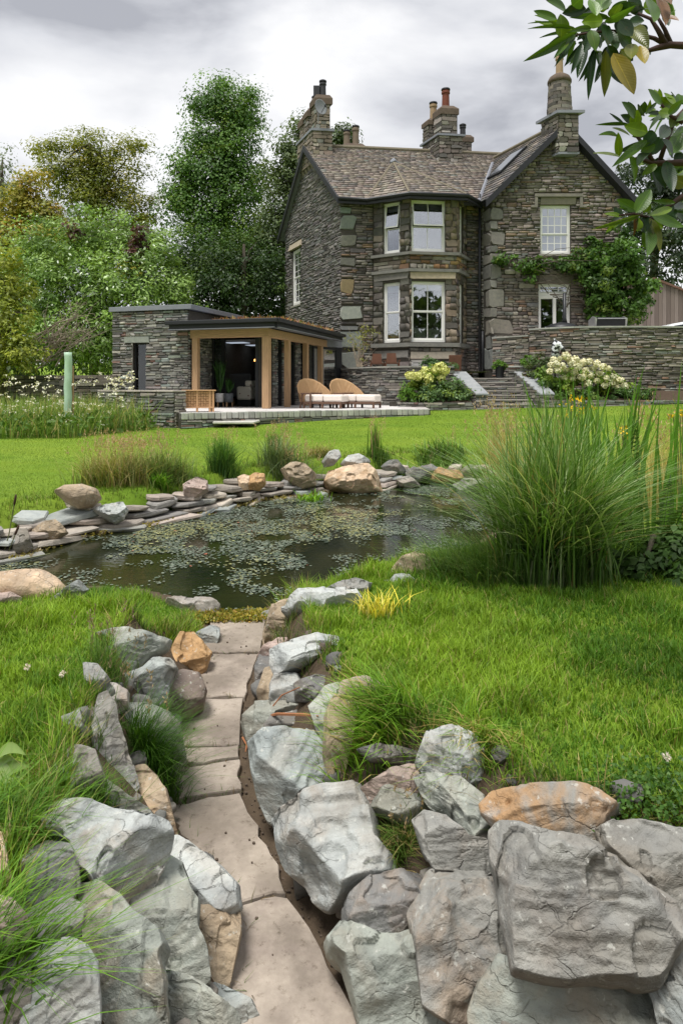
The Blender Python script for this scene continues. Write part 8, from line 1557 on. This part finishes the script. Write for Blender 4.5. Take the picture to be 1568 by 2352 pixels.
MID = [(1060, 240, 915, 85, 115, 0), (1230, 300, 1050, 190, 110, 4), (1240, 250, 1110, 130, 140, 4), (1300, 250, 1290, 140, 110, 0), (1190, 370, 1344, 220, 80, 0), (730, 410, 590, 240, 115, 0), (830, 390, 872, 235, 115, 0), (590, 490, 440, 380, 55, 1), (700, 480, 575, 400, 90, 1), (755, 500, 782, 335, 125, 4), (872, 600, 620, 535, 150, 4), (620, 520, 265, 525, 42, 0), (660, 640, 475, 560, 70, 6), (500, 660, 310, 645, 42, 0), (555, 880, 545, 615, 95, 4), (840, 760, 470, 1045, 95, 0), (690, 960, 740, 1250, 155, 0), (520, 910, 240, 870, 50, 6), (900, 370, 1030, 240, 50, 0), (1040, 390, 890, 370, 60, 0), (1170, 380, 1040, 370, 120, 4), (1100, 450, 920, 600, 60, 0), (980, 780, 820, 860, 110, 0), (1000, 1030, 840, 1150, 85, 4), (1040, 980, 1130, 1300, 180, 1), (1150, 1020, 1220, 1350, 150, 1), (1000, 1050, 1060, 1380, 150, 1), (1200, 900, 1080, 700, 140, 1), (1344, 800, 1270, 850, 80, 4), (1344, 1090, 1260, 1140, 64, 4), (750, 1560, 530, 1440, 115, 0), (790, 1570, 950, 1320, 145, 0), (740, 1590, 560, 1540, 60, 0), (560, 1650, 375, 1620, 64, 4), (570, 1640, 500, 1540, 90, 1), (740, 1660, 220, 1812, 50, 4), (560, 1710, 395, 1850, 52, 4), (890, 1680, 870, 1860, 120, 1), (900, 1830, 900, 2150, 150, 0), (950, 1730, 1060, 2090, 115, 3), (745, 1650, 735, 1900, 50, 5), (800, 1700, 770, 1830, 90, 4), (940, 1720, 1100, 1790, 110, 4), (880, 1590, 940, 1500, 80, 4), (1170, 1560, 930, 1640, 80, 4), (1140, 1530, 1270, 1660, 130, 1), (1000, 1650, 1360, 1780, 160, 0), (1210, 1480, 960, 1460, 60, 0), (1344, 1500, 1240, 1560, 100, 1), (1360, 1250, 1200, 1180, 170, 3), (1360, 600, 1220, 640, 130, 0), (1250, 430, 1190, 560, 110, 6), (1360, 400, 1260, 480, 90, 0), (1300, 660, 1180, 900, 150, 0), (1344, 900, 1240, 1000, 140, 1), (980, 640, 860, 800, 130, 1), (1060, 700, 960, 900, 140, 1), (1150, 560, 1060, 690, 130, 1), (1280, 1600, 1344, 1700, 120, 1), (900, 900, 780, 1040, 110, 1)]
LC = [(.075, .15, .022), (.022, .055, .018), (.26, .20, .03), (.12, .135, .022), (.15, .245, .022), (.16, .075, .025), (.26, .31, .18)]
LC = [tuple(np.array(c)*1.0) for c in LC]
rg = np.random.default_rng(251)
def addleaf(bx, by, tx, ty, w, c, Y0):
    Yb = Y0+rg.normal(0, .06); Yt = Yb+rg.normal(0, .05)-.02; bx, by = bx-(tx-bx)*.16, by-(ty-by)*.16; b, t = Vector(W(bx, by, Yb)), Vector(W(tx, ty, Yt)); d = (t-b); L = d.length; d.normalize(); n = Vector((rg.normal(0, .25), -1, rg.normal(0, .25)+.15)); s = n.cross(d).normalized(); n = d.cross(s)
    o = bpy.data.objects.new('leaf', LM[rg.integers(3)]); COL.objects.link(o); o.parent = rh; ww = w*1.15/F*Y0
    o.matrix_world = Matrix(((d.x*L, s.x*ww, n.x*L*.6, b.x), (d.y*L, s.y*ww, n.y*L*.6, b.y), (d.z*L, s.z*ww, n.z*L*.6, b.z), (0, 0, 0, 1))); o.color = (*(np.array(LC[c])*rg.uniform(.75, 1.25)), 1)
tz = lambda x, y: (1179+x/4.032, y/4.032); mz = lambda x, y: (1317+x/5.357, 188+y/5.357)
def extra(a, b, c, d, w, k, conv, sc, Y0):
    an = rg.normal(0, .55); x, y = c-a, d-b; q = rg.uniform(.6, .9); c2, d2 = a+q*(x*math.cos(an)-y*math.sin(an)), b+q*(x*math.sin(an)+y*math.cos(an)); addleaf(*conv(a, b), *conv(c2, d2), max(w, 60)/sc*rg.uniform(.7, 1.0), rg.choice([0, 1, 1, 4]), Y0+.13)
for (a, b, c, d, w, k) in TOP:
    addleaf(*tz(a, b), *tz(c, d), w/4.032, k, 2.0)
    if a > 480: extra(a, b, c, d, w, k, tz, 4.032, 2.0); extra(a, b, c, d, w, k, tz, 4.032, 2.08)
for (a, b, c, d, w, k) in MID:
    addleaf(*mz(a, b), *mz(c, d), w/5.357, k, 2.1)
    if a > 700 or 1500 < b: extra(a, b, c, d, w, k, mz, 5.357, 2.1)
    if a > 850: extra(a, b, c, d, w, k, mz, 5.357, 2.2)
def br(pts, r, Y, conv):
    m = MB(); m.tube([W(*conv(*p), Y) for p in pts], r, 6); m.obj('twig', M_RBARK, rh, smooth=True)
M_RBARK = simple('rhododendron_bark', (.075, .045, .04), .8, .2, .3, 20, .3)
br([(1700, 425), (1450, 412), (1330, 440), (1215, 475)], [.013, .011, .009, .005], 2.02, tz); br([(1410, 410), (1340, 280), (1270, 170), (1150, 120)], [.009, .007, .005, .004], 2.02, tz); br([(1455, 405), (1400, 270), (1330, 150)], [.008, .006, .004], 2.04, tz); br([(1410, 410), (1300, 350), (1180, 320), (900, 280), (700, 300), (520, 330)], [.008, .007, .006, .005, .004, .003], 2.05, tz)
br([(1500, 985), (1200, 995), (960, 1000), (800, 930), (700, 950)], [.012, .010, .008, .005, .003], 2.12, mz); br([(1500, 1300), (1300, 1430), (1150, 1540), (980, 1680), (740, 1620), (560, 1640)], [.010, .008, .007, .005, .004, .003], 2.1, mz); br([(980, 990), (880, 800), (790, 680), (740, 600), (640, 530)], [.007, .006, .005, .004, .002], 2.12, mz); br([(1344, 500), (1200, 420), (1100, 300), (1050, 230)], [.008, .006, .005, .003], 2.12, mz); br([(1050, 990), (1150, 700), (1250, 450), (1360, 330)], [.008, .007, .006, .005], 2.14, mz)
